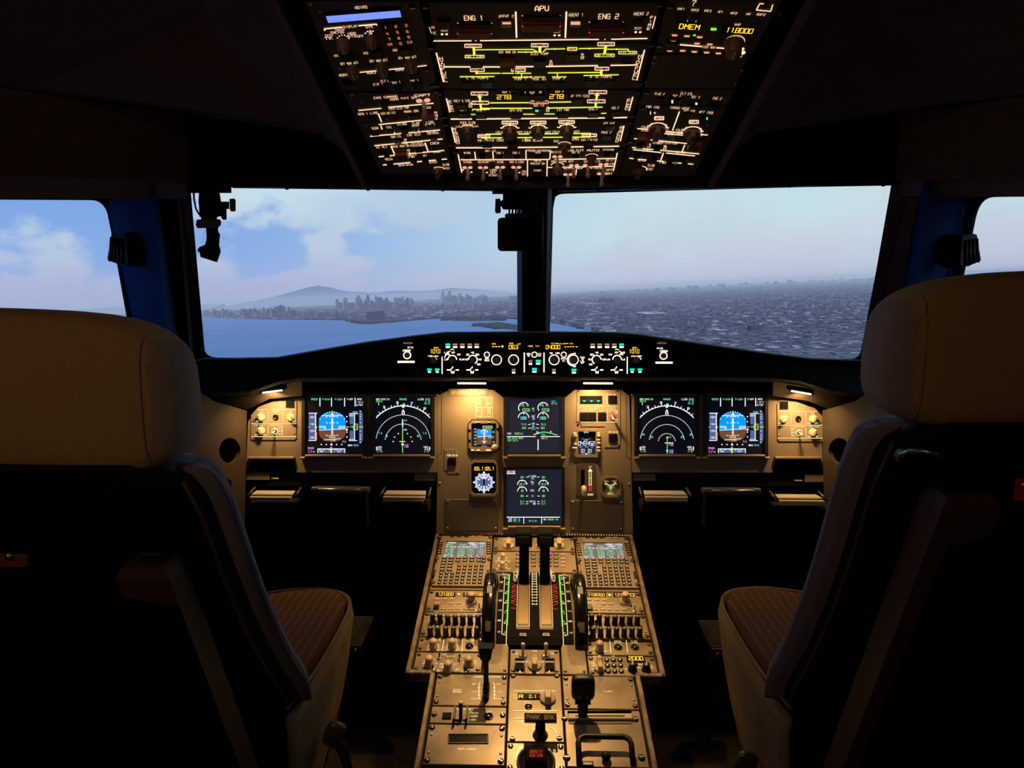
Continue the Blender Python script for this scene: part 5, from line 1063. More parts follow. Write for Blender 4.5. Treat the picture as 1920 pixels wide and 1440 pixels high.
def nd(label, x0, cx_, left):
    m = du(label, x0, x0+120, 741, 856, 855); s = S(m); Y = 829
    d = cx_-755.7
    s.A(cx_, Y, 68, 1.5, 42, 138, Ws, n=30)
    for i in range(-4, 5):
        a = math.radians(90+i*10.2-(2 if left else 2)); L_ = 4.5 if i % 2 == 0 else 6.0
        s.L(cx_+68*math.cos(a), Y-68*math.sin(a), cx_+(68+L_)*math.cos(a), Y-(68+L_)*math.sin(a), 1.2, Ws)
        a2 = a+math.radians(5.1); s.L(cx_+68*math.cos(a2), Y-68*math.sin(a2), cx_+70.6*math.cos(a2), Y-70.6*math.sin(a2), 1.1, Ws)
        if i in (-3, -1, 1, 3): s.T(cx_+75*math.cos(a), Y-75*math.sin(a), 3.6, 3.4, str((6-i) % 10), Ws)
    for r, y0 in (((51, 0), (34, 0)) if left else ((50, 0), (33, 0), (16, 0))): s.A(cx_, Y, r, 1.3, 8, 172, Ws, dash=True, n=int(r*1.7)|1)
    s.P([(cx_-2.2, 764.5), (cx_+2.4, 764.5), (cx_, 756)], Ws, ZS); s.P([(cx_-2.6, 778), (cx_-2.6, 772), (cx_, 767), (cx_+2.8, 772), (cx_+2.8, 778), (cx_+1, 778), (cx_+1, 771), (cx_-1, 771), (cx_-1, 778)], Ws, ZS)
    if left:
        s.L(cx_-1, 786, cx_-1, 849, 1.3, Gn); s.L(cx_-.9, 786, cx_-.9, 800, 1.9, Ws); s.T(cx_+5, 788.5, 5, 2.8, 'RIC', Cy); s.T(cx_+4, 805.8, 6, 2.8, 'CF06', Ws)
        s.L(cx_-7, Y-1, cx_+4, Y-1, 1.3, 's_yel'); s.P([(cx_-4, 832), (cx_+2, 832), (cx_-1, 836.5)], Ws, ZS); s.T(cx_+6, 834.5, 8, 3, 'LLZ06', Mg); s.T(cx_+6, 838, 7, 2.6, '1700', Mg)
        for x, y in ((-9, 813), (8, 813), (-16, 819.5), (14.5, 819.5), (-18.5, 828), (17, 828)): s.D(cx_+x, y, 1.1, Ws)
        s.T(cx_-43, 812.3, 7, 3, '7.5', Cy); s.T(cx_+40, 812.3, 7, 3, '7.5', Cy); s.T(cx_-31, 817.5, 3, 3.2, '5', Cy); s.T(cx_+28, 817.5, 3, 3.2, '5', Cy)
    else:
        s.L(cx_+.8, 818, cx_+.8, 851, 1.1, Gn); s.P([(cx_-1.5, 821), (cx_+.8, 818.3), (cx_+3, 821), (cx_+.8, 823)], Cy, ZS); s.T(cx_+6, 819.8, 5, 2.6, 'RIC', Cy); s.L(cx_-4, 830.6, cx_+6, 830.6, 1.4, 's_yel'); s.T(cx_+8, 831, 8, 2.8, 'CF06', Ws); s.T(cx_+8, 834.8, 8, 2.8, '1700', Mg)
        s.D(cx_+.6, 845.2, 2, Cy); s.T(cx_+8, 844.5, 8, 2.8, 'LLZ06', Cy); s.T(cx_+8, 848.3, 8, 2.8, '1530', Mg)
        s.T(cx_-44.5, 814.7, 5, 3, '30', Cy); s.T(cx_+45, 815, 5, 3, '30', Cy); s.T(cx_-28.5, 819.5, 5, 3, '20', Cy); s.T(cx_+29, 819.5, 5, 3, '20', Cy)
    s.T(cx_-48, 748.6, 5, 2.8, 'GS', Ws); s.T(cx_-42, 748.6, 7, 2.8, '135', Gn); s.T(cx_-36, 748.6, 5, 2.8, 'TAS', Ws); s.T(cx_-29.5, 748.6, 7, 2.8, '139', Gn); s.T(cx_-45, 752.6, 11, 2.8, '050/3', Gn); s.L(cx_-46, 755.5, cx_-46, 759.5, 1, Ws)
    s.T(cx_, 748.6, 13, 3, 'RNAV06', Gn); s.T(cx_+33, 748.6, 11, 3, 'LLZ06', Ws); s.T(cx_+46, 748.6, 8, 3, '243', Gn); s.T(cx_+46, 752.6, 9, 2.8, '0.1 NM', Cy); s.T(cx_+45, 756.7, 10, 2.8, '04:10', Gn)
    for q in (-1, 1):
        s.T(cx_+43.5*q-(1 if q > 0 else 0), 838.5, 8, 3, 'VOR1' if q < 0 else 'VOR2', Ws); s.T(cx_+44*q, 842.6, 6.5, 2.8, 'NIA', Ws); s.T(cx_+44*q, 846.7, 9, 2.6, '5.7 NM', Gn)
        s.P([(cx_+(49.8*q)-1.6, 841), (cx_+(49.8*q)+1.6, 841), (cx_+(49.8*q), 837)], Ws, ZS); s.L(cx_+49.8*q, 838, cx_+49.8*q, 845, 1.2, Ws)
    m.done('display_symbols')
pfd('outermost left flight display with blue and brown horizon disc', 0)
nd('left navigation display with one bold green track line', 694, 755.7, True)
nd('right navigation display with three dashed range arcs', 1190, 1250.5, False)
pfd('outermost right flight display with blue and brown horizon disc', 751.8)
# upper centre screen
m = du('upper centre engine display showing four white dial arcs', 945, 1058, 745, 852, 855, 's_back2'); s = S(m)
for c in (982, 1018.5):
    s.A(c, 764.5, 9.8, 1.4, 25, 215, Ws, n=16); s.L(c+.3, 763, c-2, 755, 1.1, Gn); s.T(c+6, 760.5, 5, 3, '10', 's_red'); s.T(c-4.5, 759.5, 3, 2.6, '5', Gn); s.m.BX(c+4.5, 768.7, 13, 4.6, Gn, .8, None); s.T(c+5, 768.7, 8, 3.2, '51.8', Gn)
    s.A(c-.3, 783.6, 10, 1.4, 0, 180, Ws, n=14); s.L(c-.2, 774, c-.2, 777.5, 1, Ws); s.m.BX(c-.3, 783.8, 10.5, 4.4, Cy, .8, None); s.T(c, 783.8, 6.5, 3.2, '508', Gn); s.L(c+9.3, 780, c+10.3, 784, 1.5, 's_red')
s.T(1000, 766.2, 4, 3, 'N1', Ws); s.T(1000, 770, 2.6, 2.4, '%', Cy); s.T(1000, 780.5, 6, 3, 'EGT', Ws); s.T(1000.6, 785, 4, 2.6, 'C', Ws); s.T(1000, 794.3, 4, 2.8, 'N2', Ws); s.T(1000, 797.6, 2.6, 2.4, '%', Cy); s.T(1000, 800.9, 4, 2.8, 'FF', Ws); s.T(1000, 804.3, 7, 2.6, 'KG/H', Cy)
s.T(981.5, 795.8, 9, 3.2, '77.8', Gn); s.T(1018.5, 795.8, 9, 3.2, '78.0', Gn); s.T(982.5, 802.5, 7, 3.2, '580', Gn); s.T(1017.5, 802.5, 7, 3.2, '580', Gn)
for y in (795.3, 802.2): s.L(990, y+1, 995.5, y, .9, Ws); s.L(1005, y, 1010.5, y+1, .9, Ws)
s.T(1037.5, 752.5, 6, 2.8, 'CLB', Cy); s.T(1039.5, 756.8, 10, 3, '87.3%', Gn); s.T(955.5, 813, 8, 3, 'FOB:', Ws); s.T(969.5, 813, 9, 3.2, '5580', Gn); s.T(978, 813.3, 4, 2.6, 'KG', Cy)
s.L(950.5, 818.6, 1004.5, 818.6, 1.2, Ws); s.L(1014, 818.6, 1050, 818.6, 1.2, Ws); s.L(1009, 824, 1009, 844, 1.6, Ws); s.T(966.5, 821.6, 29, 3.2, 'GND SPLRS ARMED', Gn); s.T(961.5, 826, 19, 3.2, 'SEAT BELTS', Gn)
s.L(1001, 815, 1012, 811.5, 1.3, Ws); s.L(1012, 811.5, 1020, 810, 1.3, Gn); s.L(1020, 810, 1034, 812.5, 1.3, Gn); s.L(1034, 812.5, 1045, 816, 1.3, Gn); s.T(1007.5, 810.3, 2.6, 2.8, 'S', Ws); s.T(1033, 810, 2.6, 2.8, 'F', Ws); s.T(1019.6, 814.8, 8, 3, 'FULL', Gn); s.T(1021, 821.8, 12, 3, 'LDG LT', 's_yel'); m.done('display_symbols')
# lower centre screen
m = du('lower centre system display headed ENGINE in white', 945, 1058, 877, 985, 988, 's_back2'); s = S(m)
s.T(957.5, 885.2, 17.5, 4.6, 'ENGINE', Ws); s.L(949, 888.5, 966.5, 888.5, .9, Ws); s.T(998.5, 893.3, 13, 3.4, 'F.USED', Ws); s.T(998.7, 897.7, 4.5, 2.6, 'KG', Cy); s.T(998.5, 903.7, 6.5, 3.2, 'OIL', Ws); s.T(998.7, 907.7, 4, 2.6, 'QT', Cy)
s.L(986.5, 894.7, 991, 894.3, .9, Ws); s.L(1007, 894.3, 1011.5, 894.7, .9, Ws); s.T(979, 895, 5, 3.2, '60', Gn); s.T(1019, 895, 5, 3.2, '60', Gn)
for c, v in ((979, '20.0'), (1019, '18.8')):
    s.A(c, 909, 8.6, 1.3, 0, 180, Ws, n=12); s.L(c, 900.5, c, 903, 1, Ws); s.T(c, 908, 9, 3.2, v, Gn); s.L(c+7, 907, c+10, 906, 1, Ws)
    s.A(c, 921.5, 8.6, 1.3, 0, 180, Ws, n=12); s.T(c, 920.3, 4.5, 3.2, '38', Gn); s.L(c-8.4, 921, c-8.4, 918, 1.2, 's_red'); s.L(c-5, 911, c-3, 914.5, 1.2, Gn); s.L(c, 913, c, 915.5, 1, Ws)
    s.T(c, 930, 5, 3.2, '60', Gn); s.T(c, 940, 6, 3.2, '0.4', Gn); s.T(c, 944.6, 6, 3.2, '0.4', Gn)
s.T(998.5, 920, 7, 3.2, 'PSI', Ws); s.T(999, 930, 3, 3, 'C', Cy); s.T(998.5, 940.3, 11, 3.2, 'VIB N1', Ws); s.T(1002, 944.6, 4.6, 3.2, 'N2', Ws)
for y in (930, 940.3, 944.5): s.L(986, y+.5, 990.5, y, .9, Ws); s.L(1007.5, y, 1012, y+.5, .9, Ws)
s.L(948, 970, 1050, 970, 1.3, Ws); s.L(982, 970, 982, 984, 1.1, Ws); s.L(1015.6, 970, 1015.6, 984, 1.1, Ws); s.T(956.5, 973.3, 7, 2.8, 'TAT', Ws); s.T(956.5, 977, 7, 2.8, 'SAT', Ws); s.T(965, 973.3, 6, 2.8, '+28', Gn); s.T(965, 977, 6, 2.8, '+25', Gn); s.T(973.5, 973.3, 2.6, 2.6, 'C', Cy); s.T(973.5, 977, 2.6, 2.6, 'C', Cy)
s.T(999, 977, 14, 3.2, '04 H 54', Gn); s.T(1021.5, 974, 4.5, 2.8, 'GW', Ws); s.T(1032.5, 974, 11, 3, '56500', Gn); s.T(1044, 974, 4.5, 2.6, 'KG', Cy); m.done('display_symbols')
# ---- small things on the centre board
def mp(name, label, cat, x0, x1, y0, y1):
    return Mod(MP, name, label, cat, (x0+x1)/2, (y0+y1)/2)
def outl(m, pts, w=1.0, mat='black', z=.0005):
    for a, b in zip(pts, pts[1:]+pts[:1]): m.L(*a, *b, w, mat, z)
Cm, Cd = 'cream', 'cream_dim'
m = mp('registration_plate', 'long registration plate reading RP-C9969 and LY-KA', 'plate', 840, 916, 728, 742)
m.plate('plate', [(841, 742), (915, 742), (915, 729), (841, 729)], 0, .0015, 'panel', .0004); m.T(862, 735.5, 30, 6, 'RP-C9969', 'white_paint', .002, .16); m.T(899, 735.5, 20, 6, 'LY-KA', 'white_paint', .002, .16); m.L(883, 729.5, 883, 741.5, .8, 'white_paint', .002)
for x in (842, 913): m.put('screw', x, 734, sc=.6)
m.done('plate_lettering')
m = mp('placard', 'small printed speed-limit placard above the standby horizon', 'plate', 892, 924, 744, 783)
m.plate('plate', [(892, 783), (924, 783), (924, 744), (892, 744)], 0, .001, 'panel', .0003)
for i, (a, b) in enumerate((('LIMIT', 'KTS'), ('VLO', '250/M60'), ('VLE', '280'), ('', '220 KT'))):
    if a: m.T(898, 748+i*4.3, 7, 2.6, a, 'white_paint', .0014, .14)
    m.T(916, 748+i*4.3, 11, 2.6, b, 'white_paint', .0014, .14)
for i, b in enumerate(('230', '200', '185', '177', '340')): m.T(917, 767+i*3.5, 7, 2.4, b, 'white_paint', .0014, .14)
m.T(896, 769, 5, 2.6, 'VFE', 'white_paint', .0014, .14); m.T(900, 781, 7, 2.6, 'VMO', 'white_paint', .0014, .14)
outl(m, [(892.5, 744.5), (923.5, 744.5), (923.5, 782.5), (892.5, 782.5)], .8, 'white_paint', .0014); m.L(893, 764, 923, 764, .8, 'white_paint', .0014); m.L(903, 764, 903, 778, .8, 'white_paint', .0014); m.done('plate_lettering')
def octa(x0, x1, y0, y1, c): return [(x0+c, y1), (x1-c, y1), (x1, y1-c), (x1, y0+c), (x1-c, y0), (x0+c, y0), (x0, y0+c), (x0, y1-c)]
# standby horizon
m = mp('standby_horizon', 'small square standby horizon in a cut-corner bezel', 'instrument', 877, 937, 786, 848)
mb = MB(); mb.hole(m.P(octa(877, 937, 786, 848, 8)), [m.P([(884.5, 838), (930, 838), (930, 794), (884.5, 794)])], -.006, .006, 'bezel'); o = mb.build('bezel', m.t)
mb = MB(); mb.hole(m.P(octa(879, 935, 788, 846, 7)), [m.P([(884, 838.5), (930.5, 838.5), (930.5, 793.5), (884, 793.5)])], .006, .0085, 'panel'); mb.build('bezel_face', o)
m.plate('screen', [(883, 839), (931, 839), (931, 793), (883, 793)], -.01, 0, 's_back')
q = .0012; m.R(908, 811.5, 27, 14, 's_sky', q); m.R(908, 826, 27, 15, 's_gnd', q); q += .0003
m.L(895, 819.2, 921, 817.5, .9, Ws, q); m.L(908, 805, 908, 832, .9, Ws, q); m.A(908, 813, 7, 1, 20, 160, Ws, q)
for y, w in ((808, 5), (812, 9), (815, 4), (822, 4), (827.5, 10), (830, 5)): m.L(908-w/2, y, 908+w/2, y, .8, Ws, q)
for y in (804.5, 810, 816, 822, 828, 833): m.T(891, y, 4.5, 2.4, str(int(160-(y-804)*2)), Ws, q)
m.T(914, 800.7, 17, 3.2, '1520', Gn, q); outl(m, [(905.5, 798.8), (923, 798.8), (923, 802.8), (905.5, 802.8)], .8, 's_yel', q); m.T(921, 819.5, 9, 3.6, '20', Gn, q); m.T(925, 810, 4, 2.4, '500', Ws, q); m.T(925, 829, 4, 2.4, '10', Ws, q); m.T(907.5, 837, 9, 3, '1010', Cy, q)
for x, y in ((897, 791.5), (917, 791.5), (881, 807), (881, 826), (897, 845-1), (887, 844)): m.put('button_small', x, y, sc=.55, z=.007)
for x, w in ((886.5, 6), (897, 6), (916, 9)): m.R(x, 843.3, w, 2.4, Cm, .0102)
for x, w in ((896.5, 8), (917, 5)): m.R(x, 791, w, 2, Cm, .0102)
m.put('knob_tan', 927.5, 838, sc=.85, z=.008); m.put('button_small', 933, 804, sc=.45, z=.008); m.done()
# small switch plate left
m = mp('switch_plate', 'small stepped plate with one black button and a lit caption', 'panel', 832, 862, 842, 889)
m.plate('face_plate', [(833, 882), (839, 882), (839, 888), (862, 888), (862, 848), (856, 848), (856, 842), (833, 842)], 0, .0015, 'panel', .0005); m.put('button', 848, 865, sc=1.12, z=.001); m.T(848, 853.8, 20, 3.6, 'TERR ON ND', Cm, .002, .26)
for x, y in ((837.5, 846), (857.5, 885)): m.put('rivet', x, y, z=.001)
m.done()
# bearing indicator
m = mp('bearing_indicator', 'round white compass rose dial under amber 005.7 readouts', 'instrument', 880, 934, 861, 931)
mb = MB(); mb.hole(m.P(octa(880, 934, 862, 930, 7)), [m.P(octa(884, 930.5, 867, 926, 5))], -.006, .008, 'panel'); o = mb.build('bezel', m.t)
m.plate('dial_face', [(882, 928), (932, 928), (932, 864), (882, 864)], -.01, -.004, 'black_gloss')
q = -.003; m.T(897.5, 879, 16, 6, '005.7', 'amber', q, .22); m.T(917.5, 879, 16, 6, '005.7', 'amber', q, .22)
m.A(907.3, 904.5, 15.5, 3.6, 0, 360, 's_tape', q, n=32); m.D(907.3, 904.5, 14, 's_tape', q-.0003); q += .0003
for i in range(36):
    a = math.radians(i*10); r0 = 12.8 if i % 3 else 11.8; m.L(907.3+r0*math.cos(a), 904.5-r0*math.sin(a), 907.3+16.8*math.cos(a), 904.5-16.8*math.sin(a), 1.2, Ws, q)
for i in range(12):
    a = math.radians(i*30); m.D(907.3+(18.6 if i % 3 == 0 else 17.8)*math.cos(a), 904.5-(18.6 if i % 3 == 0 else 17.8)*math.sin(a), 1.7 if i % 3 == 0 else 1.2, Ws, q)
    if i % 3: m.D(907.3+10*math.cos(a), 904.5-10*math.sin(a), 1.4, Ws, q)
m.L(907.3, 889, 907.3, 921, 2.2, Ws, q+.0003); m.L(904.5, 893, 904.5, 899, 1.2, Ws, q); m.L(910, 893, 910, 899, 1.2, Ws, q); m.L(907.3, 898, 907.3, 911, 3.2, 'black', q+.0005); m.done('dial_marking')
# blank plates
for lab, x0, x1, y0, y1 in (('blank screwed plate under the compass rose dial', 834.5, 934, 936, 995), ('blank screwed plate under the gear lever and brake gauge', 1069, 1169, 938, 996)):
    m = mp('blank_plate', lab, 'plate', x0, x1, y0, y1); m.plate('plate', [(x0, y1), (x1, y1), (x1, y0), (x0, y0)], 0, .0022, 'panel_dark', .0008)
    for x in (x0+5, x1-4.5):
        for y in (y0+3.5, y1-5): m.put('rivet', x, y, z=.002, sc=1.2)
# landing gear panel
m = mp('gear_indicator_panel', 'stepped plate with three green landing gear triangles and black buttons', 'panel', 1080, 1164, 730, 842)
m.plate('face_plate', [(1080, 791), (1087, 791), (1090, 800), (1134, 800), (1134, 839), (1157, 839), (1163, 833), (1163, 731), (1082, 731)], 0, .0018, 'panel', .0006)
for x in (1095, 1108.3, 1121.5):
    m.put('button', x, 749, sc=1.05, z=.001); a = [(x-4, 750.5), (x+4, 750.5), (x, 754)]; m.m.add([(*m.c(*p), .0068) for p in a], [(0, 2, 1)], 'teal'); m.T(x, 745, 6, 1.6, 'UNLK', 'redlit', .0067) if False else None
for x, y in ((1147.5, 749), (1095, 780.5), (1110, 780.5), (1128.3, 780.5), (1148.5, 820.5)): m.put('button', x, y, sc=1.12, z=.001)
for x, y, w, t_ in ((1108.5, 737.3, 15, 'LDG GEAR'), (1147.5, 740, 13, 'BRK FAN'), (1112, 766, 15, 'AUTO BRK'), (1095.5, 770.3, 5, 'LO'), (1109.5, 770.3, 7, 'MED'), (1128.5, 770.3, 7, 'MAX'), (1147.5, 766.3, 12, 'A/SKID'), (1149, 770.3, 18, 'N/W STRG'), (1155.5, 774, 5, 'ON'), (1155.5, 787, 6, 'OFF'), (1149, 810, 19, 'TERR ON ND')): m.T(x, y, w, 3, t_, Cm, .0022, .24)
m.L(1085, 762.5, 1155.5, 762.5, 1, Cm, .0022); m.L(1138, 737, 1138, 760, 1, Cm, .0022); m.L(1138.5, 765, 1138.5, 788, 1, Cm, .0022); m.L(1087, 791.3, 1156, 791.3, 1.1, Cm, .0022)
m.put('toggle', 1148, 781.5, sc=1.2, z=.001, rot=180); m.A(1148, 781.5, 4.6, 1.4, 0, 360, 'red', .0045)
for x, y in ((1084.5, 733), (1158, 733), (1084, 795.5), (1159.5, 837)): m.put('screw', x, y, sc=.62, z=.001)
for x, y in ((1127, 731.5), (1084, 749.5), (1114.5, 795.5), (1145.5, 835)): m.put('rivet', x, y, sc=.8, z=.0015)
m.done()
# clock
m = mp('clock', 'digital clock showing 045452 over 01 01 in white digits', 'clock', 1073, 1127, 805, 858)
mb = MB(); mb.hole(m.P(octa(1074, 1126, 806, 857, 6)), [m.P([(1084, 852), (1116.5, 852), (1116.5, 809), (1084, 809)])], -.004, .006, 'panel'); o = mb.build('bezel', m.t)
m.plate('screen', [(1083, 853), (1117, 853), (1117, 808), (1083, 808)], -.01, 0, 'black_gloss'); q = .0008
m.R(1100, 840, 32, 25, 's_back2', q-.0004); m.T(1099.6, 831.5, 30, 7, '045452', 's_bw', q, .2); m.T(1100, 845.3, 20, 6.5, '01 01', 's_bw', q, .2); m.T(1099, 810.5, 8, 2.6, 'GPS', Ws, q); m.T(1099, 825, 7, 2.4, 'UTC', 's_bw', q); m.T(1093, 823, 5, 2, 'RUN', 's_blue', q); m.T(1105, 823, 5, 2, 'INT', 's_blue', q)
for x, w in ((1089, 6), (1100, 7), (1110, 5)): m.R(x, 838, w, 1.6, 's_blue', q)
for x in (1093, 1099, 1104.5): m.R(x, 850.8, 3.6, 1.6, 's_bw' if x == 1099 else 's_blue', q)
for x, y in ((1078.3, 817), (1078.3, 833), (1122, 817), (1122.5, 830.5), (1122.5, 845)): m.put('knob_tan', x, y, sc=.5, z=.005)
for x, y, w in ((1077.5, 811.3, 6), (1077, 839, 8), (1121.5, 811.3, 6), (1121.5, 824, 6), (1121.5, 838, 6)): m.R(x, y, w, 2, Cm, .0065)
m.done()
# gear lever
m = mp('gear_lever', 'landing gear lever with pale wheel-shaped knob below a white arrow', 'lever', 1081, 1119, 865, 933)
mb = MB(); mb.hole(m.P([(1082, 926), (1088, 932), (1113, 932), (1119, 924), (1118, 869), (1082, 869)]), [m.P([(1088.5, 925), (1096.5, 925), (1096.5, 882), (1094, 879.5), (1091, 879.5), (1088.5, 882)])], -.002, .002, 'panel_dark'); mb.build('face_plate', m.t)
m.plate('slot_back', [(1087, 926), (1098, 926), (1098, 878), (1087, 878)], -.03, -.028, 'void', 0)
a = m.c(1092.5, 917); mb = MB(); mb.tube([(a[0], a[1], -.02), (a[0], a[1]+.004, .035)], .0045, 'knob_tan', 8); o = mb.build('lever_arm', m.t)
mb = MB(); mb.lathe([(.011, -.006), (.014, -.003), (.014, .003), (.011, .006)], 0, 0, 20, 'cap_white', M=Matrix.Translation((a[0]-.001, a[1]+.002, .042)) @ Matrix.Rotation(math.pi/2, 4, 'Y')); mb.build('wheel_knob', o)
for x in (1104.6, 1108.4): m.L(x, 883, x, 910, 1.2, Cm, .0024)
m.m.add([(*m.c(*p), .0024) for p in ((1102, 884), (1111, 884), (1106.5, 877.5))], [(0, 1, 2)], Cm); m.T(1106.5, 875.3, 5, 2.4, 'UP', Cm, .0024)
for y in (896.5, 909): m.L(1104.6, y, 1108.4, y, 1, Cm, .0024)
for x in (1104.8, 1108.2): m.L(x, 911, x, 921, 1.4, 'redlit', .0024)
m.T(1106.7, 927, 10, 3.2, 'DOWN', Cm, .0024, .24)
for x, y in ((1081.5, 867), (1117.5, 867), (1082, 930), (1117.5, 930)): m.put('screw', x, y, sc=.55)
m.done()
# brake gauge
m = mp('brake_gauge', 'round brake pressure gauge with a glowing Y-shaped scale', 'instrument', 1126, 1165, 893, 931)
mb = MB(); mb.hole(m.P(octa(1127, 1164.5, 894, 932, 6)), [m.P([(1145.3+17.3*math.cos(i*math.pi/12), 912.5-17.3*math.sin(i*math.pi/12)) for i in range(24)])], -.002, .006, 'panel'); mb.build('bezel', m.t)
a = m.c(1145.3, 912.5); k = m.sc(1145, 912)[0]; mb = MB(); mb.lathe([(17.8*k, -.004), (17.8*k, -.001)], a[0], a[1], 28, 'black_gloss'); mb.build('dial_face', m.t); q = 0
m.T(1137, 902.3, 8, 2.6, 'ACCU', Cm, q); m.T(1152, 902.3, 8, 2.6, 'PRESS', Cm, q); m.T(1144.5, 925.5, 11, 4, 'BRAKES', Cm, q, .3)
m.A(1134, 920, 12.5, 2.4, 15, 95, Cm, q); m.A(1156, 920, 12.5, 2.4, 85, 165, Cm, q); m.A(1144.5, 900, 10, 2.6, 205, 335, Cm, q); m.L(1144.8, 911, 1144.8, 922, 3, 'lime', q); m.L(1138, 911, 1143, 916, 1.6, 'lime', q); m.L(1152, 911, 1147, 916, 1.6, 'lime', q); m.done('dial_marking')
for x, y in ((824.5, 906), (818.5, 739), (1179.5, 908), (1182, 742), (818, 940)): pass
for x, y in ((824.5, 906), (819, 741), (1179.5, 908), (1185, 741)): F_.put('rivet', x, y, sc=1.3)
for pts in ([(828, 733), (828, 850), (818.5, 857)], [(1174, 738), (1174.5, 857), (1183, 861), (1184, 900)]):
    for a, b in zip(pts[:-1], pts[1:]): F_.L(*a, *b, 1.2, 'panel_dark', .0004)
F_.done('board_seam')
# dimmer panels left and right
def dimmer(flip):
    X = (lambda v: v) if not flip else (lambda v: 2013.5-v); dy = 0 if not flip else 3
    m = mp('dimmer_panel', 'outer %s dimmer panel with pale round knobs casting long shadows' % ('right' if flip else 'left'), 'panel', X(470), X(557), 745, 825)
    m.plate('face_plate', [(X(a), b+dy) for a, b in ((470, 823), (473, 825), (553, 825), (556, 822), (557, 756), (553, 748), (545, 745), (486, 762), (471, 778))], 0, .0018, 'panel', .0007)
    for y in (768, 794.3, 818.5): m.L(X(472 if y > 770 else 482), y+dy, X(556), y+dy, 1.1, Cm, .0021)
    for x, y0, y1 in ((503, 770, 792), (531, 770, 792), (503, 797, 816), (529.5, 797, 816)): m.L(X(x), y0+dy, X(x), y1+dy, 1.0, Cm, .0021)
    for x, y in ((490, 782), (545, 782), (490, 807.5)): m.A(X(x), y+dy, 7, 1.4, -30, 210, Cm, .0021, n=16); m.put('point_big', X(x), y+dy+1, sc=.72, rot=40 if not flip else -40, z=.001)
    for x, y, w, t_ in ((490.5, 772, 7, 'PFD'), (545, 772, 5, 'ND'), (517, 771.5, 13, 'PFD/ND'), (517, 775, 6, 'XFR'), (487.5, 797.3, 19, 'LOUD SPEAKER'), (517, 797.3, 20, 'CONSOLE/FLOOR'), (483, 790.5, 6, 'OFF'), (497, 790.5, 7, 'BRT'), (538, 790.5, 5, 'OFF'), (552, 790.5, 6, 'BRT'), (481, 815.5, 6, 'OFF'), (497, 815.5, 6, 'MAX'), (525.5, 802, 5, 'BRT'), (525.5, 808, 5, 'DIM'), (525.5, 814, 5, 'OFF')): m.T(X(x), y+dy, w, 2.8, t_, Cm, .0022, .24)
    a = m.c(X(517.5), 782+dy); mb = MB(); mb.lathe([(.0075, .001), (.0075, .004), (.006, .0045), (.005, .003)], a[0], a[1], 16, 'black_gloss'); mb.build('push_button', m.t)
    m.put('button', X(544), 756.5+dy, sc=1.1, z=.001); m.put('toggle', X(516), 808+dy, sc=1.15, z=.001, rot=180); m.A(X(516), 808+dy, 5.4, 1.6, 0, 360, Cm, .0023, n=16)
    for x, y in ((517, 756), (475.5, 789.5), (552.5, 813)): m.put('rivet', X(x), y+dy, z=.0012)
    m.done()
dimmer(False); dimmer(True)
# ---- below the panel: beam, foot rests, pull-out tables
t = thing('under_panel_beam', MP.M(*MP.uv(1003, 900)), 'dark shelf running under the instrument panel above the foot rests', 'crossbeam'); Bm = Mod.__new__(Mod); Bm.fr = MP; Bm.u0, Bm.v0 = MP.uv(1003, 900); Bm.t = t; Bm.mk = None  # the dark beam under the instrument panel, in two lengths
for x0, x1 in ((455, 818), (1187, 1562)): mb = MB(); mb.prism(Bm.P([(x0, 912), (x1, 912), (x1, 889), (x0, 889)]), -.10, -.01, 'black_soft'); mb.build('beam_front', t)
for x0, x1, y0, y1 in ((460, 504, 888, 901), (776, 817, 888, 902), (1511, 1557, 891, 905), (1187, 1230, 889, 902)): mb = MB(); mb.prism(Bm.P([(x0, y1), (x1, y1), (x1, y0), (x0, y0)]), -.02, -.006, 'panel', .001); mb.build('end_bracket', t)
for x, y in ((517, 897), (1495, 901)): a = Bm.c(x, y); mb = MB(); mb.box(*a, .004, .020, .004, .010, 'metal', .001); mb.box(a[0], a[1]-.005, 0, .022, .008, .006, 'black'); mb.build('latch', t)
def rest(x0, x1, y, lab, sk):
    d = 1.74; A0, A1 = un(x0, y+13, d), un(x1, y+13, d); c = (A0+A1)/2; w = (A1-A0).length
    t_ = thing('foot_rest', Matrix.Translation(c), lab, 'foot rest')
    mb = MB(); mb.prism([(-w/2+.004, .0), (w/2-.004, .0), (w/2-.008+sk*.5, .022), (-w/2+.006+sk*.5, .022)], -.004, 0, 'cap_white', .001); o = mb.build('tread_plate', t_, Matrix.Rotation(math.radians(8), 4, 'X'))
    for i in range(3):
        mb = MB(); mb.box(0, -.004-i*.002, -.0052-i*.0032, w-.008-i*.002, .012, .0018, 'cap_white', .0006); mb.build('tread_layer', t_)
    mb = MB(); mb.box(0, .02, -.034, w+.006, .05, .022, 'black_soft', .003); mb.build('foot_rest_frame', t_)
    for s in (-1, 1): mb = MB(); mb.tube([(s*(w/2+.004), -.004, -.004), (s*(w/2+.002)+sk*.5, .034, .006)], .003, 'steel_dark', 6); mb.build('side_arm', t_)
rest(467, 552, 914, 'outermost left cream layered foot rest below the dimmer panel', .008)
rest(716, 801, 914, 'cream layered foot rest left of the centre column', .004)
rest(1206, 1292, 914, 'cream layered foot rest right of the centre column', -.004)
rest(1457, 1546, 921, 'outermost right cream layered foot rest below the dimmer panel', -.010)
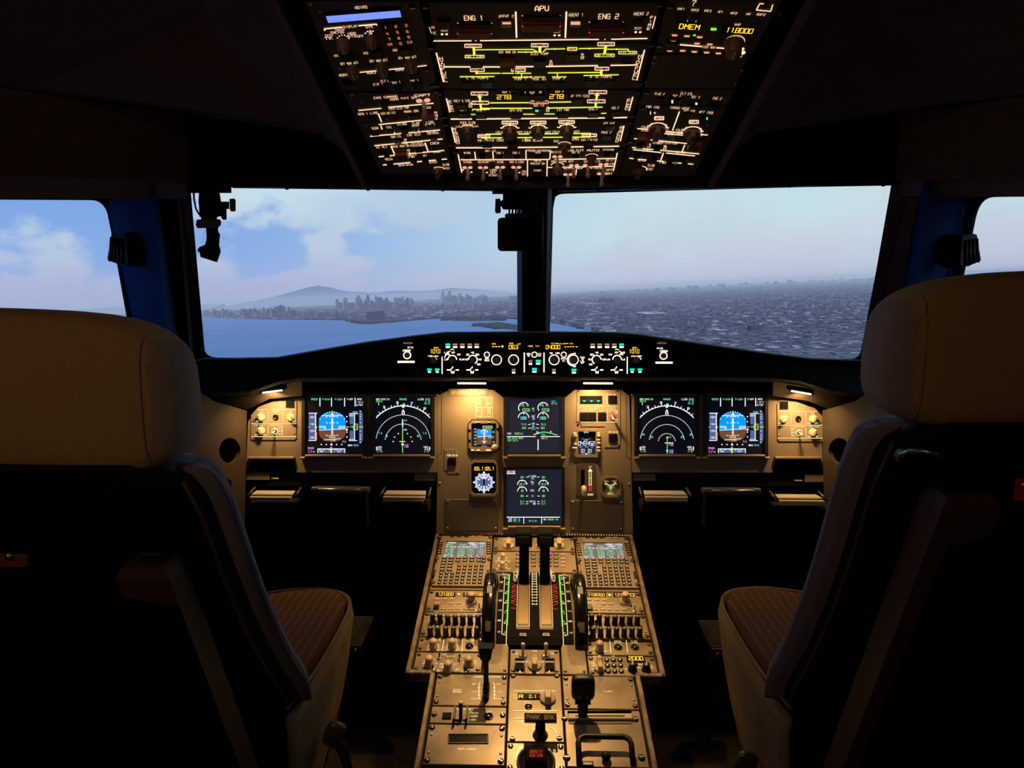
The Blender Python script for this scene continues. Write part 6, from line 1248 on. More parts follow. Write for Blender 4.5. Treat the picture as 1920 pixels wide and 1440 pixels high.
def table(x0, x1, y, lab):
    d = 1.76; A0, A1 = un(x0, y, d), un(x1, y, d); c = (A0+A1)/2; w = (A1-A0).length
    t_ = thing('pull_out_table', Matrix.Translation(c), lab, 'table')
    mb = MB(); mb.box(0, .016, -.006, w, .034, .010, 'steel_dark', .003); mb.build('table_top', t_)
    mb = MB(); mb.box(0, .03, -.06, w-.02, .03, .09, 'black_soft', .002); mb.build('table_front', t_)
    mb = MB(); mb.tube([(-w/2, -.004, .001), (w/2, -.004, .001)], .0035, 'metal', 6); mb.build('front_rail', t_)
    for s in (-1, 1): mb = MB(); mb.box(s*(w/2-.008), -.001, .003, .018, .012, .006, 'metal', .001); mb.build('corner_clip', t_)
table(585, 690, 918, 'dark pull-out table with a bright metal rail left of centre'); table(1320, 1425, 920, 'dark pull-out table with a bright metal rail right of centre')
# ================================================================== CENTRE PEDESTAL
PA, PB_ = un(1003, 1005, 1.896), un(1003, 1440, 1.232)
PD = Fr(Vector((0, PA.y, PA.z)), Vector((1, 0, 0)), Vector((0, PA.y-PB_.y, PA.z-PB_.z)))
t = thing('centre_pedestal', PD.M(*PD.uv(1003, 1262)), 'wide centre pedestal with worn metal rim standing between the seats', 'pedestal'); Pm = Mod.__new__(Mod); Pm.fr = PD; Pm.u0, Pm.v0 = PD.uv(1003, 1262); Pm.t = t; Pm.mk = None
W1, W2 = .258, .2065
vt, vm, vb = Pm.c(1003, 1005)[1], Pm.c(1003, 1264)[1], Pm.c(1003, 1452)[1]
mb = MB(); mb.prism([(-W1+.006, vm+.004), (W1-.006, vm+.004), (W1-.006, vt), (-W1+.006, vt)], -.40, -.010, 'black_soft'); mb.prism([(-W2+.006, vb), (W2-.006, vb), (W2-.006, vm), (-W2+.006, vm)], -.40, -.010, 'black_soft'); mb.build('pedestal_body', t)
def rail(P_, nm='rim_rail'):
    for a, b in zip(P_[:-1], P_[1:]):
        a, b = Vector(a), Vector(b); d = (b-a).normalized(); n = Vector((-d.y, d.x))*.005; e = d*.005
        mb = MB(); mb.prism([tuple(a-n-e), tuple(b-n+e), tuple(b+n+e), tuple(a+n-e)], -.02, .004, 'rail', .0015); mb.build(nm, t)
for s in (-1, 1): rail([(s*W1, vt), (s*W1, vm), (s*W2, vm), (s*W2, vb)])
mb = MB()
for i in range(74): mb.box(-W1+.004+i*.007, vt+.004, .001, .004, .006, .004, 'knob_tan')
mb.build('knurled_strip', t)
_side_l, _side_r = [], []
UI, UO, UC = .1085, .250, .1065      # module columns: inner edge, outer edge, centre half width
def pmod(label, col, y0, y1, name='control_panel', cat='panel', mat='pedestal', z=0, low=False):
    vo = (W2-.008) if low else UO
    ui = .054 if low else UI
    ua, ub = {'L': (-vo, -ui), 'R': (ui, vo), 'C': (-UC, UC), 'c': (-.0525, .0525), 'l': (-.1075, -.054), 'r': (.054, .1075)}[col]
    va, vb_ = PD.uv(1003, y1)[1], PD.uv(1003, y0)[1]
    m = Mod.__new__(Mod); m.fr = PD; m.u0, m.v0 = (ua+ub)/2, (va+vb_)/2; m.mk = None
    m.t = thing(name, PD.M(m.u0, m.v0), label, cat)
    w, h = (ub-ua)/2-.0012, (vb_-va)/2-.0011
    mb = MB(); mb.prism([(-w, -h), (w, -h), (w, h), (-w, h)], -.009, 0, mat, .0009); mb.build('face_plate', m.t); m.w, m.h = w, h
    return m
def corners(m, n=2, ins=.0085, sc=1.0):
    for s in (-1, 1):
        for y in ([-m.h+ins*.9, m.h-ins*.9] if n == 2 else [0]):
            me, subs = PROTO['screw']; mkobj('screw', me, m.t, Matrix.Translation((s*(m.w-ins*.75), y, .0005)) @ Matrix.Rotation(random.uniform(0, 3), 4, 'Z') @ Matrix.Scale(sc, 4))
def rivets(m):
    for s in (-1, 1):
        for y in (-m.h*.45, m.h*.45): me, _ = PROTO['rivet']; mkobj('rivet', me, m.t, Matrix.Translation((s*(m.w-.007), y, .0003)))
def mcdu(col):
    off = 0 if col == 'L' else None
    m = pmod('%s keypad computer with a lit flight plan screen' % ('left' if col == 'L' else 'right'), col, 1006, 1108, 'flight_computer', 'computer', 'panel', .0)
    base = Mod.__new__(Mod); base.fr = PD; base.u0 = -(UI+UO)/2; base.v0 = m.v0
    def C(px, py): return base.c(px, py)     # measured on the left unit, reused on the right one
    def PT(k, px, py, **kw):
        me, subs = PROTO[k]; x, y = C(px, py); o = mkobj(me.name.split('.')[0], me, m.t, Matrix.Translation((x, y, .0065)))
        for s_ in subs: mkobj(s_.name.split('.')[0], s_, o)
    a, b, c_, d = C(837, 1017.5), C(909, 1018.5), C(907, 1047), C(834.5, 1047)
    hx0, hx1, hy0, hy1 = a[0]-.001, b[0]+.001, (c_[1]+d[1])/2, (a[1]+b[1])/2
    fx0, fx1 = C(819, 1060)[0], C(918.5, 1060)[0]; fy0, fy1 = C(860, 1102)[1], C(860, 1008.5)[1]
    mb = MB(); mb.hole([(fx0, fy0), (fx1, fy0), (fx1, fy1), (fx0, fy1)], [[(hx0, hy0), (hx1, hy0), (hx1, hy1), (hx0, hy1)]], .0, .006, 'panel'); mb.build('keypad_body', m.t)
    mb = MB(); mb.box((hx0+hx1)/2, (hy0+hy1)/2, .001, hx1-hx0, hy1-hy0, .003, 's_mcdu'); sc_ = mb.build('screen', m.t)
    mb = MB(); w = hx1-hx0; H = hy1-hy0
    rows = [(.93, [(.16, .18, 'FROM', Ws), (.78, .40, 'ABC123', Ws)]), (.80, [(.12, .18, 'RPLL', Gn), (.45, .16, '0454', Gn), (.72, .22, '185/', Ws), (.93, .13, '1850', Cy)]), (.66, [(.5, .92, 'F-PLN DISCONTINUITY', Ws)]),
            (.50, [(.13, .2, 'LLZ06', Gn), (.43, .16, '0457', Gn), (.66, .2, '139/', Gn), (.9, .16, '1700', Gn)]), (.36, [(.12, .19, '(7.5)', Gn), (.43, .16, '0458', Gn), (.68, .2, '*137/', Gn), (.9, .15, '1530', Gn)]), (.22, [(.12, .2, 'LLZ06', Cy), (.43, .16, '0459', Gn), (.66, .18, '137/', Gn), (.9, .16, '*75', Mg)]), (.08, [(.13, .24, 'RPLL06', Ws), (.43, .16, '0501', Ws), (.66, .1, '15', Ws), (.9, .14, '6.1', Ws)])]
    for fy, it in rows:
        for fx, fw, t_, mt in it: mb.text(hx0+w*fx, hy0+H*fy, w*fw, H*.095, t_.replace('(', '').replace(')', ''), mt, .0032, .2)
    mb.build('screen_text', sc_)
    for y in (1021, 1025, 1029, 1033.3, 1037.6, 1042): PT('lsk', 826.5-(y-1021)*.12, y); PT('lsk', 916.5-.02*(y-1021), y)
    for i, x in enumerate((833.5, 846.5, 859.5, 872.5, 885.5, 898.5)): PT('key', x, 1050.6); PT('key', x-.6, 1056)
    for x in (907.5,): PT('key_sq', x, 1051); PT('key_sq', x-.5, 1057)
    for r, y in enumerate((1061.5, 1067, 1073)):
        for x in (831.5, 844.5): PT('key', x-r*.9, y)
    for r, y in enumerate((1065, 1071.3, 1077.6, 1084, 1090.3, 1096.8)):
        for q, x in enumerate((861.5, 872, 882.5, 893, 903.5)): PT('key_sq', x-r*.85-(q < 2)*.3*r, y)
    for r, y in enumerate((1079.6, 1085.3, 1091.3, 1097.2)):
        for x in (827.5, 838, 848.5): PT('key_rd', x-r*1.0, y)
    mb = MB(); lw = .0016
    a, b = C(853, 1060), C(904, 1059.5); mb.line(a[0], a[1], b[0], b[1], lw, 'black', .0063); a, b = C(823, 1076.5), C(850, 1076.5); mb.line(a[0], a[1], b[0], b[1], lw, 'black', .0063); mb.build('key_divider', m.t)
    for i, x in enumerate((848, 861, 874.5, 887, 900)): a = C(x, 1010); q = MB(); q.box(a[0], a[1], .0068, .012, .004, .002, 'black' if i < 3 else 'knob_tan', .0004); q.build('annunciator', m.t)
    for x in (814.5, 914): a = C(x, 1080); q = MB(); q.box(a[0], a[1], .0075, .0045, .026, .005, 'black', .001); q.build('brightness_lever', m.t)
    for x, y in ((824, 1011.5), (920, 1011.5), (819, 1052), (918, 1053), (812, 1096), (914, 1097)): a = C(x, y); me, _ = PROTO['screw']; mkobj('screw', me, m.t, Matrix.Translation((a[0], a[1], .0065)) @ Matrix.Scale(1.15, 4))
mcdu('L'); mcdu('R')
def radio(col):
    m = pmod('%s radio tuning panel with amber frequency digits and pale double knob' % ('left' if col == 'L' else 'right'), col, 1108.5, 1148.5)
    s = 0 if col == 'L' else 1
    for x0, x1 in (((817, 854), (868, 906)) if not s else ((1099, 1136), (1150, 1189))):
        y0, y1 = 1111.5, 1119; mb = MB(); P_ = m.P([(x0, y1+s*.6), (x1, y1+s*.6), (x1, y0+s*.6), (x0, y0+s*.6)]); mb.prism(P_, 0, .0015, 'black_gloss', .0006); mb.build('frequency_window', m.t)
    if not s: m.T(836, 1115.6, 28, 5.2, '121800', 'amber', .002, .2); m.T(897, 1115.6, 16, 5, '2180', 'amber', .002, .2); m.T(873, 1115.6, 3, 5, '1', 'amber', .002, .2)
    else: m.T(1118, 1116.6, 30, 4.8, '118050', 'amber', .002, .2); m.T(1160, 1116.6, 14, 5.4, '121', 'amber', .002, .2); m.T(1185, 1116.6, 6, 5, '0', 'amber', .002, .2)
    gx = 860.5 if not s else 1143; m.D(gx, 1115+s*1.5, 3.8, 'bezel', .0009); m.D(gx, 1115+s*1.5, 2.8, 's_yel', .0013)
    kx = 884 if not s else 1172; m.put('dual', kx, 1131, sc=1.02); m.A(kx, 1131, 10, 1.6, 130, 410, Cm, n=22)
    R1 = ((819, 1123.6), (834, 1123.6), (848, 1123.6), (819.5, 1131.5), (846.5, 1131.8), (860.5, 1131.8), (831, 1141.7), (845, 1141.8), (858.5, 1141.8), (872.5, 1141.8), (886, 1142))
    for x, y in R1:
        X_ = x if not s else 1104+(x-819)*.985+.5; m.put('key_pale', X_, y+s*1.2, sc=.98)
        if not s or (x, y) != R1[0]: pass
    bx = 818 if not s else 1106; m.put('button_small', bx, 1140+s*1.5, sc=.95); m.put('toggle', (898.5 if not s else 1189.5), (1143 if not s else 1146), sc=.8)
    for a in (((828, 1136.8, 892, 1137), (814, 1147, 892, 1147)) if not s else ((1116, 1138.5, 1182, 1139), (1101, 1148, 1182, 1148.5))): m.L(*a, 1, Cd)
    corners(m, sc=.95); rivets(m); m.done()
radio('L'); radio('R')
def audio(col):
    m = pmod('%s audio panel with two rows of small black volume knobs' % ('left' if col == 'L' else 'right'), col, 1149.5, 1196); s = col == 'R'
    r1 = (811.5, 825.5, 840, 854, 868, 882, 896.5) if not s else (1109, 1123, 1138, 1152.5, 1166, 1180.5, 1194.5)
    r2 = (807, 821.5, 836, 850.5, 865, 879.5, 894) if not s else (1111.5, 1126, 1141, 1155.5, 1170, 1184.5, 1199)
    for i, x in enumerate(r1):
        y = 1167.5 if i in (0, 1) else 1170; m.put('vol', x, y+s, sc=1.12); m.put('audio_key', x+(4 if not s else -2), 1154.5+s, sc=.95)
    for x in r2: m.put('vol', x, 1192+s, sc=1.08)
    for x in ((838, 852.5, 881, 895) if not s else (1138, 1153.5, 1182, 1197)): m.put('audio_key', x, 1176+s, sc=.95)
    tx = 817 if not s else 1117; m.put('toggle_black', tx, 1175, sc=1.0); m.A(tx, 1175, 4.6, 1.2, 0, 360, Cm, n=16); corners(m, sc=.95); rivets(m); m.done()
audio('L'); audio('R')
m = pmod('left pedestal light panel with two tan dimmer knobs', 'L', 1197, 1224)
for x in (813, 848): m.put('knob_tan', x, 1214, sc=1.05); m.A(x, 1213, 9.5, 1.4, 120, 420, Cm, n=22); m.T(x-9, 1219, 7, 2.4, 'OFF', Cm); m.T(x+10, 1219, 7, 2.4, 'BRT', Cm); m.T(x+8, 1200.5, 11, 2.8, 'MAIN PNL' if x < 830 else 'INTEG LT', Cm)
m.L(832.5, 1199, 829, 1221, 1.1, Cm); m.L(867.5, 1199, 866, 1222, 1.1, Cm); m.put('port', 880, 1212, sc=.95); m.T(881, 1202, 15, 4, 'AIDS PRINT', Cm); corners(m, sc=.8); m.done()
m = pmod('left weather radar panel with three tan selector knobs', 'L', 1225, 1263)
for x, y in ((805.5, 1247), (840.5, 1257), (879, 1248)): m.put('knob_tan', x, y, sc=1.1)
for x, y in ((812, 1256), (824, 1234), (862, 1236), (872, 1260)): m.put('toggle_black', x, y, sc=.7)
for a in range(-60, 240, 30): m.T(806+12*math.cos(math.radians(a)), 1244-9*math.sin(math.radians(a)), 5, 2.2, '+'+str(abs(a)//30 % 10), Cm)
for x, y, w, t_ in ((829, 1227.5, 16, 'MULTISCAN'), (842, 1231, 9, 'AUTO'), (852, 1231, 6, 'OFF'), (829, 1245.5, 9, 'MAP'), (828, 1250.5, 8, 'TURB'), (855, 1245.5, 9, 'WX+T'), (848, 1240, 3, '1'), (858, 1256, 7, 'OFF'), (870, 1231, 6, 'GAIN'), (868, 1242, 5, '-'), (892, 1240, 6, 'MAX'), (892, 1244, 6, 'CAL'), (869, 1260.5, 7, 'PWS'), (881, 1256, 8, 'AUTO'), (805, 1260, 3, '1'), (822, 1258, 3, '2')): m.T(x, y, w, 2.6, t_, Cm)
m.A(879, 1252, 8, 1.6, 25, 155, Cm); corners(m, sc=.8); m.done()
m = pmod('right pedestal light panel with one tan knob and two black sockets', 'R', 1201, 1227)
m.put('knob_tan', 1124, 1218, sc=1.05); m.A(1124, 1217, 9.5, 1.4, 120, 420, Cm, n=22); m.T(1137, 1222, 9, 2.4, 'BRT', Cm)
for x in (1159, 1190.5): m.put('port', x, 1214, sc=.95); m.T(x-1, 1204, 12, 4.4, 'OPEN' if x < 1170 else 'CLOSE', Cm)
m.L(1143.5, 1202, 1145.5, 1225, 1.1, Cm); m.L(1174, 1201, 1177, 1224, 1.1, Cm); corners(m, sc=.8); m.done()
m = pmod('right transponder panel with amber 2000 and nine round keys', 'R', 1228, 1266)
a = m.c(1192, 1236.5); k = m.sc(1192, 1236); mb = MB(); mb.box(a[0], a[1], .001, 34*k[0], 11*k[1], .003, 'black_gloss', .0006); mb.build('code_window', m.t)
m.T(1192, 1236.5, 26, 6.6, '2000', 'amber', .003, .22)
for r, y in enumerate((1238, 1248.3, 1259)):
    for q, x in enumerate((1137.5, 1149.8, 1162.3)): m.put('key_rd', x+r*1.3, y, sc=1.2)
for x, y in ((1185.5, 1256), (1211.5, 1257)): m.put('knob_black', x, y, sc=.95)
m.put('port', 1191, 1246.5, sc=.6); m.put('point_tan', 1124.5, 1254, sc=1.0); m.put('knob_tan', 1124, 1241, sc=.7)
for x, y, w, t_ in ((1112, 1249, 5, 'ON'), (1111, 1244, 7, 'AUTO'), (1112, 1255, 7, 'STBY'), (1116, 1231.5, 8, 'XPDR'), (1150, 1231, 6, 'ATC'), (1201, 1252, 10, 'ALL'), (1176, 1255, 9, 'THRT'), (1219, 1248, 7, 'TA/RA'), (1222, 1252, 5, 'TA'), (1200, 1246, 9, 'ABV')): m.T(x, y, w, 2.6, t_, Cm)
m.L(1112, 1242, 1116, 1256, 1.0, Cm); corners(m, sc=.8); m.done()
# centre column
m = pmod('centre switching panel with four wide tan selector discs', 'C', 1007.5, 1033.5)
for x in (953.5, 1048.5): m.put('point_big', x, 1024, sc=1.05)
for x in (988, 1013): m.put('point_big', x, 1024, sc=.9)
for x, t_ in ((953, 'ATT HDG'), (988, 'AIR DATA'), (1013, 'EIS DMC'), (1048, 'ECAM/ND')): m.T(x, 1012, 18, 2.8, t_, Cm); m.T(x-10, 1017, 7, 2.4, 'CAPT', Cd); m.T(x+10, 1017, 6, 2.4, 'F/O', Cd)
corners(m, sc=.85); rivets(m); m.done()
m = pmod('centre system page keypad with two stacked tan knobs and magenta lamp', 'C', 1034.5, 1073.5)
m.put('knob_tan', 943, 1049, sc=.85); m.put('knob_tan', 942, 1064, sc=.85)
for y in (1048, 1062): m.A(943, y, 8, 1.3, 20, 340, Cm, n=20); m.T(932, y+5, 6, 2.2, 'OFF', Cm); m.T(955, y+5, 6, 2.2, 'BRT', Cm)
for y in (1040, 1047.7, 1054.5, 1061.7):
    for x in (971, 985.5, 1000.5, 1015, 1029.5, 1042, 1055.5): m.put('key' if not (x > 1050) else 'key_pale', x, y, sc=.92 if x < 1050 else 1.0)
m.R(1029.5, 1039.5, 7, 5.5, 'pinkled', .0035); corners(m, sc=.85); m.done()
# throttle quadrant: arched block with scales
vQ0, vQ1 = PD.uv(1003, 1212)[1], PD.uv(1003, 1075)[1]
Q = Mod.__new__(Mod); Q.fr = PD; Q.u0, Q.v0 = 0, (vQ0+vQ1)/2; Q.mk = None
Q.t = thing('thrust_quadrant', PD.M(0, Q.v0), 'black arched thrust lever block with green-edged trim scales', 'lever block')
hQ = (vQ1-vQ0)/2; HT = .026
def zq(v): return HT*math.sqrt(max(0, 1-(v/hQ)**2*.96))-.002
def arch(mb, u0, u1, mat, dz=0, n=16, v0=-1, v1=1, thick=None):
    T_ = []; 
    for i in range(n+1):
        v = hQ*(v0+(v1-v0)*i/n); z = zq(v)+dz; lo = -.008 if thick is None else z-thick
        T_.append([(u0, v, lo), (u1, v, lo), (u1, v, z), (u0, v, z)])
    mb.loft(T_, mat, False)
mb = MB(); arch(mb, -.0575, .0575, 'black_soft'); mb.build('quadrant_body', Q.t)
for s in (-1, 1):
    mb = MB(); arch(mb, s*.0578, s*.0835, 'black_soft', -.006); o = mb.build('trim_scale', Q.t)
    mb = MB(); 
    def cur(u0, u1, mat, v0, v1, dz, w): arch(mb, min(u0, u1)-w/2 if u0 == u1 else u0, (u0+w/2) if u0 == u1 else u1, mat, dz, 12, v0, v1, .0006)
    cur(s*.0605, s*.0605, 'lime', -.62, .90, -.0052, .0032); cur(s*.0610, s*.0610, Cm, -.98, -.62, -.0052, .0014); cur(s*.0710, s*.0710, Cm, -.80, .88, -.0052, .0014)
    for i, q_ in enumerate((.84, .55, .26, -.02, -.28, -.52, -.76)):
        v = hQ*q_; z = zq(v)-.0046; mb.line(s*.0605, v, s*.0660, v, .0014, Cm, z); mb.text(s*.0780, v, .006, .0045, str((4, 2, 0, 2, 4, 8, 12)[i]), Cm, z+.0006, .22); mb.text(s*.0660, v-.008, .004, .004, str((i*2+2) % 9), Cm, z+.0006, .22)
    for q_ in (.9, .72): v = hQ*q_; mb.line(s*.063, v-.004*1, s*.077, v+.004, .0016, Cm, zq(v)-.0044)
    mb.build('scale_marking', o)
    # thrust lever slot
    uc = s*.0228*1.12; mb = MB(); P_ = []
    arch(mb, uc-.0145, uc+.0145, 'black', .0012, 14, -.74, .98, .002); o = mb.build('lever_slot', Q.t)
    mb = MB(); arch(mb, uc-.0112, uc+.0112, 'brass', .0020, 16, -.64, .94, .001); mb.build('brass_insert', o)
    mb = MB(); ub = uc
    for du_, a0, a1 in ((-.0138, -.70, .96), (.0138, -.70, .96)): arch(mb, ub+du_-.0005, ub+du_+.0005, 'white_paint', .0024, 12, a0, a1, .0005)
    mb.line(ub-.0138, hQ*-.70, ub+.0138, hQ*-.70, .001, 'white_paint', zq(hQ*-.70)+.0026); mb.build('slot_outline', o)
    # printed scale beside the slot
    mb = MB(); x = s*.0460
    for i in range(6):
        v = hQ*(.90-i*.075); mb.text(x, v, .0075, .0050, 'FLXMCT'[i] if i < 6 else '', Cm, zq(v)+.0012, .22)
    mb.line(s*.0412, hQ*.94, s*.0412, hQ*.46, .0010, Cm, zq(hQ*.7)+.0012)
    for i in range(9):
        v = hQ*(.42-i*.072); mb.line(x-s*.006, v-.005, x+s*.007, v+.003, .0014, 'redlit', zq(v)+.0012); 
        if i % 2: mb.line(x-s*.001, v+.002, x+s*.007, v-.004, .0014, 'redlit', zq(v)+.0013)
    v = hQ*-.27; mb.text(x, v, .012, .0045, 'FULL', 'redlit', zq(v)+.0012, .22); mb.build('thrust_marking', Q.t)
mb = MB()
for i in range(13):
    v = hQ*(.86-i*.085); z = zq(v)+.0012; mb.line(-.0050, v, .0050, v, .0018, Cm, z)
    for s in (-1, 1): mb.line(s*.0052, v-.003, s*.0052, v+.004, .0014, Cm, z)
    if i in (5, 6, 7, 8, 9): mb.line(-.0072, v-.004, -.0072, v+.003, .0010, 'redlit', z); mb.line(.0072, v-.004, .0072, v+.003, .0010, 'redlit', z)
mb.build('centre_ladder', Q.t)
for px in (980.5, 1024):
    a = Q.c(px, 1199.5); z = zq(a[1])+.001
    mb = MB(); mb.box(a[0], a[1], z-.002, .0135, .008, .004, 'black', .0005); o = mb.build('fault_light', Q.t)
    mb = MB()
    for q_ in ((-.0065, -.0037, .0065, -.0037), (-.0065, .0037, .0065, .0037), (-.0065, -.0037, -.0065, .0037), (.0065, -.0037, .0065, .0037)): mb.line(a[0]+q_[0], a[1]+q_[1], a[0]+q_[2], a[1]+q_[3], .0009, 'white_paint', z+.0004)
    mb.text(a[0], a[1], .009, .0035, 'FIRE', 'pink', z+.0005, .16); mb.build('light_marking', o)
# thrust levers: two side by side, leaning forward
for s, lab in ((-1, 'left black thrust lever with block handle, pushed fully forward'), (1, 'right black thrust lever with block handle, pushed fully forward')):
    ax = s*.0245; b0 = Q.c(1003, 1103)[1]+Q.v0; tt = thing('thrust_lever', PD.M(ax, b0), lab, 'lever', None)
    Hh = .118; lean = .024
    mb = MB(); mb.loft([[(-.0115, y+o_, z) for y, z in ()] or [(-.0115, -.022, .010), (.0115, -.022, .010), (.0115, .030, .014), (-.0115, .030, .014)], [(-.0115, -.010+lean*.4, Hh*.4), (.0115, -.010+lean*.4, Hh*.4), (.0115, .012+lean*.4, Hh*.4), (-.0115, .012+lean*.4, Hh*.4)],
        [(-.0112, -.008+lean, Hh), (.0112, -.008+lean, Hh), (.0112, .008+lean, Hh), (-.0112, .008+lean, Hh)]], 'black_soft', False) if True else None
    mb.build('lever_arm', tt)
    mb = MB(); mb.box(s*.001, lean+.002, Hh+.010, .0395, .034, .036, 'black_soft', .004); o = mb.build('grip', tt)
    mb = MB(); mb.box(s*.001, lean-.016, Hh+.012, .030, .004, .018, 'black', .0015); mb.build('grip_pad', o)
# trim wheels
for s, lab in ((-1, 'left tall black trim wheel with grey index marks'), (1, 'right tall black trim wheel with grey index marks')):
    v0_, v1_ = PD.uv(1003, 1222)[1], PD.uv(1003, 1090)[1]; c_ = (v0_+v1_)/2; half = (v1_-v0_)/2; R0 = half*1.06; zc = -math.sqrt(max(0, R0*R0-half*half))+.004
    R0 = half*1.0; zc = -.035; R0 = math.sqrt(half*half+.035**2)*.96
    ux = s*.0995
    tt = thing('trim_wheel', PD.M(ux, c_), lab, 'wheel'); M = Matrix.Translation((0, 0, zc)) @ Matrix.Rotation(math.pi/2, 4, 'Y')
    mb = MB(); mb.lathe([(R0-.030, -.005), (R0-.012, -.0145), (R0-.003, -.0138), (R0, -.008), (R0, .008), (R0-.003, .0138), (R0-.012, .0145), (R0-.030, .005)], 0, 0, 64, 'black_gloss', M=M); mb.build('wheel_rim', tt)
    for a in (52, 100, 140, 10, 190):
        q = math.radians(a); r_ = R0+.0002; mb = MB(); L_ = 10 if a not in (52,) else 9
        pts = []
        for i in range(6):
            b_ = math.radians(a-L_/2+L_*i/5); pts.append([(-.0055, math.cos(b_)*r_, zc+math.sin(b_)*r_), (.0055, math.cos(b_)*r_, zc+math.sin(b_)*r_), (.0055, math.cos(b_)*(r_+.0008), zc+math.sin(b_)*(r_+.0008)), (-.0055, math.cos(b_)*(r_+.0008), zc+math.sin(b_)*(r_+.0008))])
        mb.loft(pts, 'slot_grey', False); mb.build('index_mark', tt)
m = pmod('centre engine start panel with two red-ringed switches and tan selector', 'c', 1217, 1264)
for x in (980.5, 1023.5): m.put('toggle', x, 1232, sc=1.5, rot=0); m.A(x, 1232, 6, 2.2, 0, 360, 'redlit', n=18); m.A(x, 1232, 3.8, 1.2, 0, 360, Cm, n=18); m.T(x-12 if x < 1000 else x+12, 1226, 5, 2.6, 'ON', Cm); m.T(x-12 if x < 1000 else x+12, 1235.5, 7, 2.6, 'OFF', Cm)
for x, y, w, t_ in ((1002, 1221, 9, 'ENG'), (1001, 1234, 8, 'MODE'), (986, 1241.5, 14, 'CRANK'), (1017, 1241.5, 14, 'START'), (1003, 1237, 8, 'NORM'), (995, 1262, 4, '1'), (1008, 1262, 4, '2')): m.T(x, y, w, 2.6, t_, Cm)
m.R(975, 1260, 2.5, 3.5, Cm); m.R(1030, 1260, 2.5, 3.5, Cm)
m.put('point_big', 1002.5, 1249, sc=1.05); m.put('guard_black', 974.5, 1252, sc=.95); m.put('guard_black', 1030.5, 1252, sc=.95); corners(m, sc=.7); m.done()
for s, lab in ((-1, 'plain tan side plate left of the engine start panel'), (1, 'plain tan side plate right of the engine start panel')):
    m = pmod(lab, 'l' if s < 0 else 'r', 1075, 1264, 'side_plate', 'plate'); rivets(m); corners(m, sc=.6)
# lower rows
m = pmod('speed brake panel printed with two white scales and SPEED BRAKE', 'L', 1265.5, 1325.5, low=True)
m.T(857.5, 1294, 16, 3, 'SPEED', Cm); m.T(857.5, 1298, 16, 3, 'BRAKE', Cm); 
for sx, x in ((-1, 898), (1, 927)):
    m.L(x, 1283, x+sx*1.5*0, 1310.5, 1.3, Cm); m.L(x, 1283, x-sx*2.5, 1280, 1.2, Cm)
    for y in (1290, 1296.5, 1303.5, 1310.5): m.L(x-3, y, x+3, y, .9, Cm)
    for y, t_, w in ((1283, 'RET', 8), (1297, '1/2', 8), (1310.5, 'FULL', 11)): m.T(x+sx*8.5, y, w, 2.8, t_, Cm)
m.R(914, 1269.8, 49, 4.2, Cd)
for x in (892, 904, 921): m.T(x, 1269.8, 3, 2.6, '1', 'black', .0012)
a = m.c(912, 1297); k = m.sc(912, 1297); mb = MB(); mb.box(a[0], a[1], .0006, 9*k[0], 36*k[1], .0016, 'void'); mb.build('lever_slot', m.t)
corners(m, sc=.95); rivets(m); m.done()
bs = PD.uv(912, 1300); tt = thing('speed_brake_lever', PD.M(*bs), 'slim black speed brake lever with a flared T-shaped handle', 'lever')
mb = MB(); mb.super(0, .0, .010, .015, .038, .030, 'black_gloss', .8, 16); mb.build('lever_boot', tt)
mb = MB(); mb.loft([[(-.0045, -.004, .01), (.0045, -.004, .01), (.0045, .006, .01), (-.0045, .006, .01)], [(-.0050, .000, .076), (.0050, .000, .076), (.0050, .008, .076), (-.0050, .008, .076)], [(-.0095, .001, .086), (.0095, .001, .086), (.0095, .011, .086), (-.0095, .011, .086)]], 'black', False); mb.build('lever_arm', tt)
mb = MB(); mb.loft([[(-.010, -.002, .085), (.010, -.002, .085), (.010, .014, .085), (-.010, .014, .085)], [(-.0125, -.002, .103), (.0125, -.002, .103), (.0125, .016, .103), (-.0125, .016, .103)], [(-.0145, .000, .110), (.0145, .000, .110), (.0145, .016, .110), (-.0145, .016, .110)]], 'black_gloss', False); mb.build('grip', tt)
m = pmod('cockpit door panel with guarded toggle, black window and UNLOCK NORM LOCK', 'L', 1326.5, 1359, low=True)
a = m.c(838, 1343); k = m.sc(838, 1343); mb = MB(); mb.box(a[0], a[1], .001, 17*k[0], 11.5*k[1], .004, 'black_gloss', .0008); mb.build('indicator_window', m.t)
for x in (853, 876): a = m.c(x, 1344); mb = MB(); mb.prism([(a[0]-.0016, a[1]-.019), (a[0]+.0016, a[1]-.019), (a[0]+.0016, a[1]+.013), (a[0]-.0016, a[1]+.013)], 0, .016, 'black'); mb.build('guard_fin', m.t)
a = m.c(864.5, 1346); mb = MB(); mb.box(a[0]-.008, a[1], .002, .012, .014, .003, 'steel_dark', .0005); mb.box(a[0]+.008, a[1], .002, .008, .014, .003, 'steel_dark', .0005); mb.build('switch_base', m.t)
mb = MB(); mb.tube([(a[0], a[1]-.006, .002), (a[0], a[1]+.000, .020), (a[0], a[1]+.006, .030)], [.0034, .0036, .0042], 'black_gloss', 10); o = mb.build('toggle_switch', m.t); q = MB(); q.super(a[0], a[1]+.0065, .031, .010, .009, .005, 'cap_white', 1, 12); q.build('switch_tip', o)
m.put('port', 916, 1343.5, sc=.95)
for x, y, w, t_ in ((890, 1337.5, 14, 'UNLOCK'), (889, 1343.5, 13, 'NORM'), (887, 1350, 11, 'LOCK'), (917, 1334.5, 12, 'VIDEO'), (860, 1330, 10, 'CKPT'), (876, 1330, 13, 'DOOR')): m.T(x, y, w, 2.8, t_, Cm)
corners(m, 1, sc=1.0); m.done()
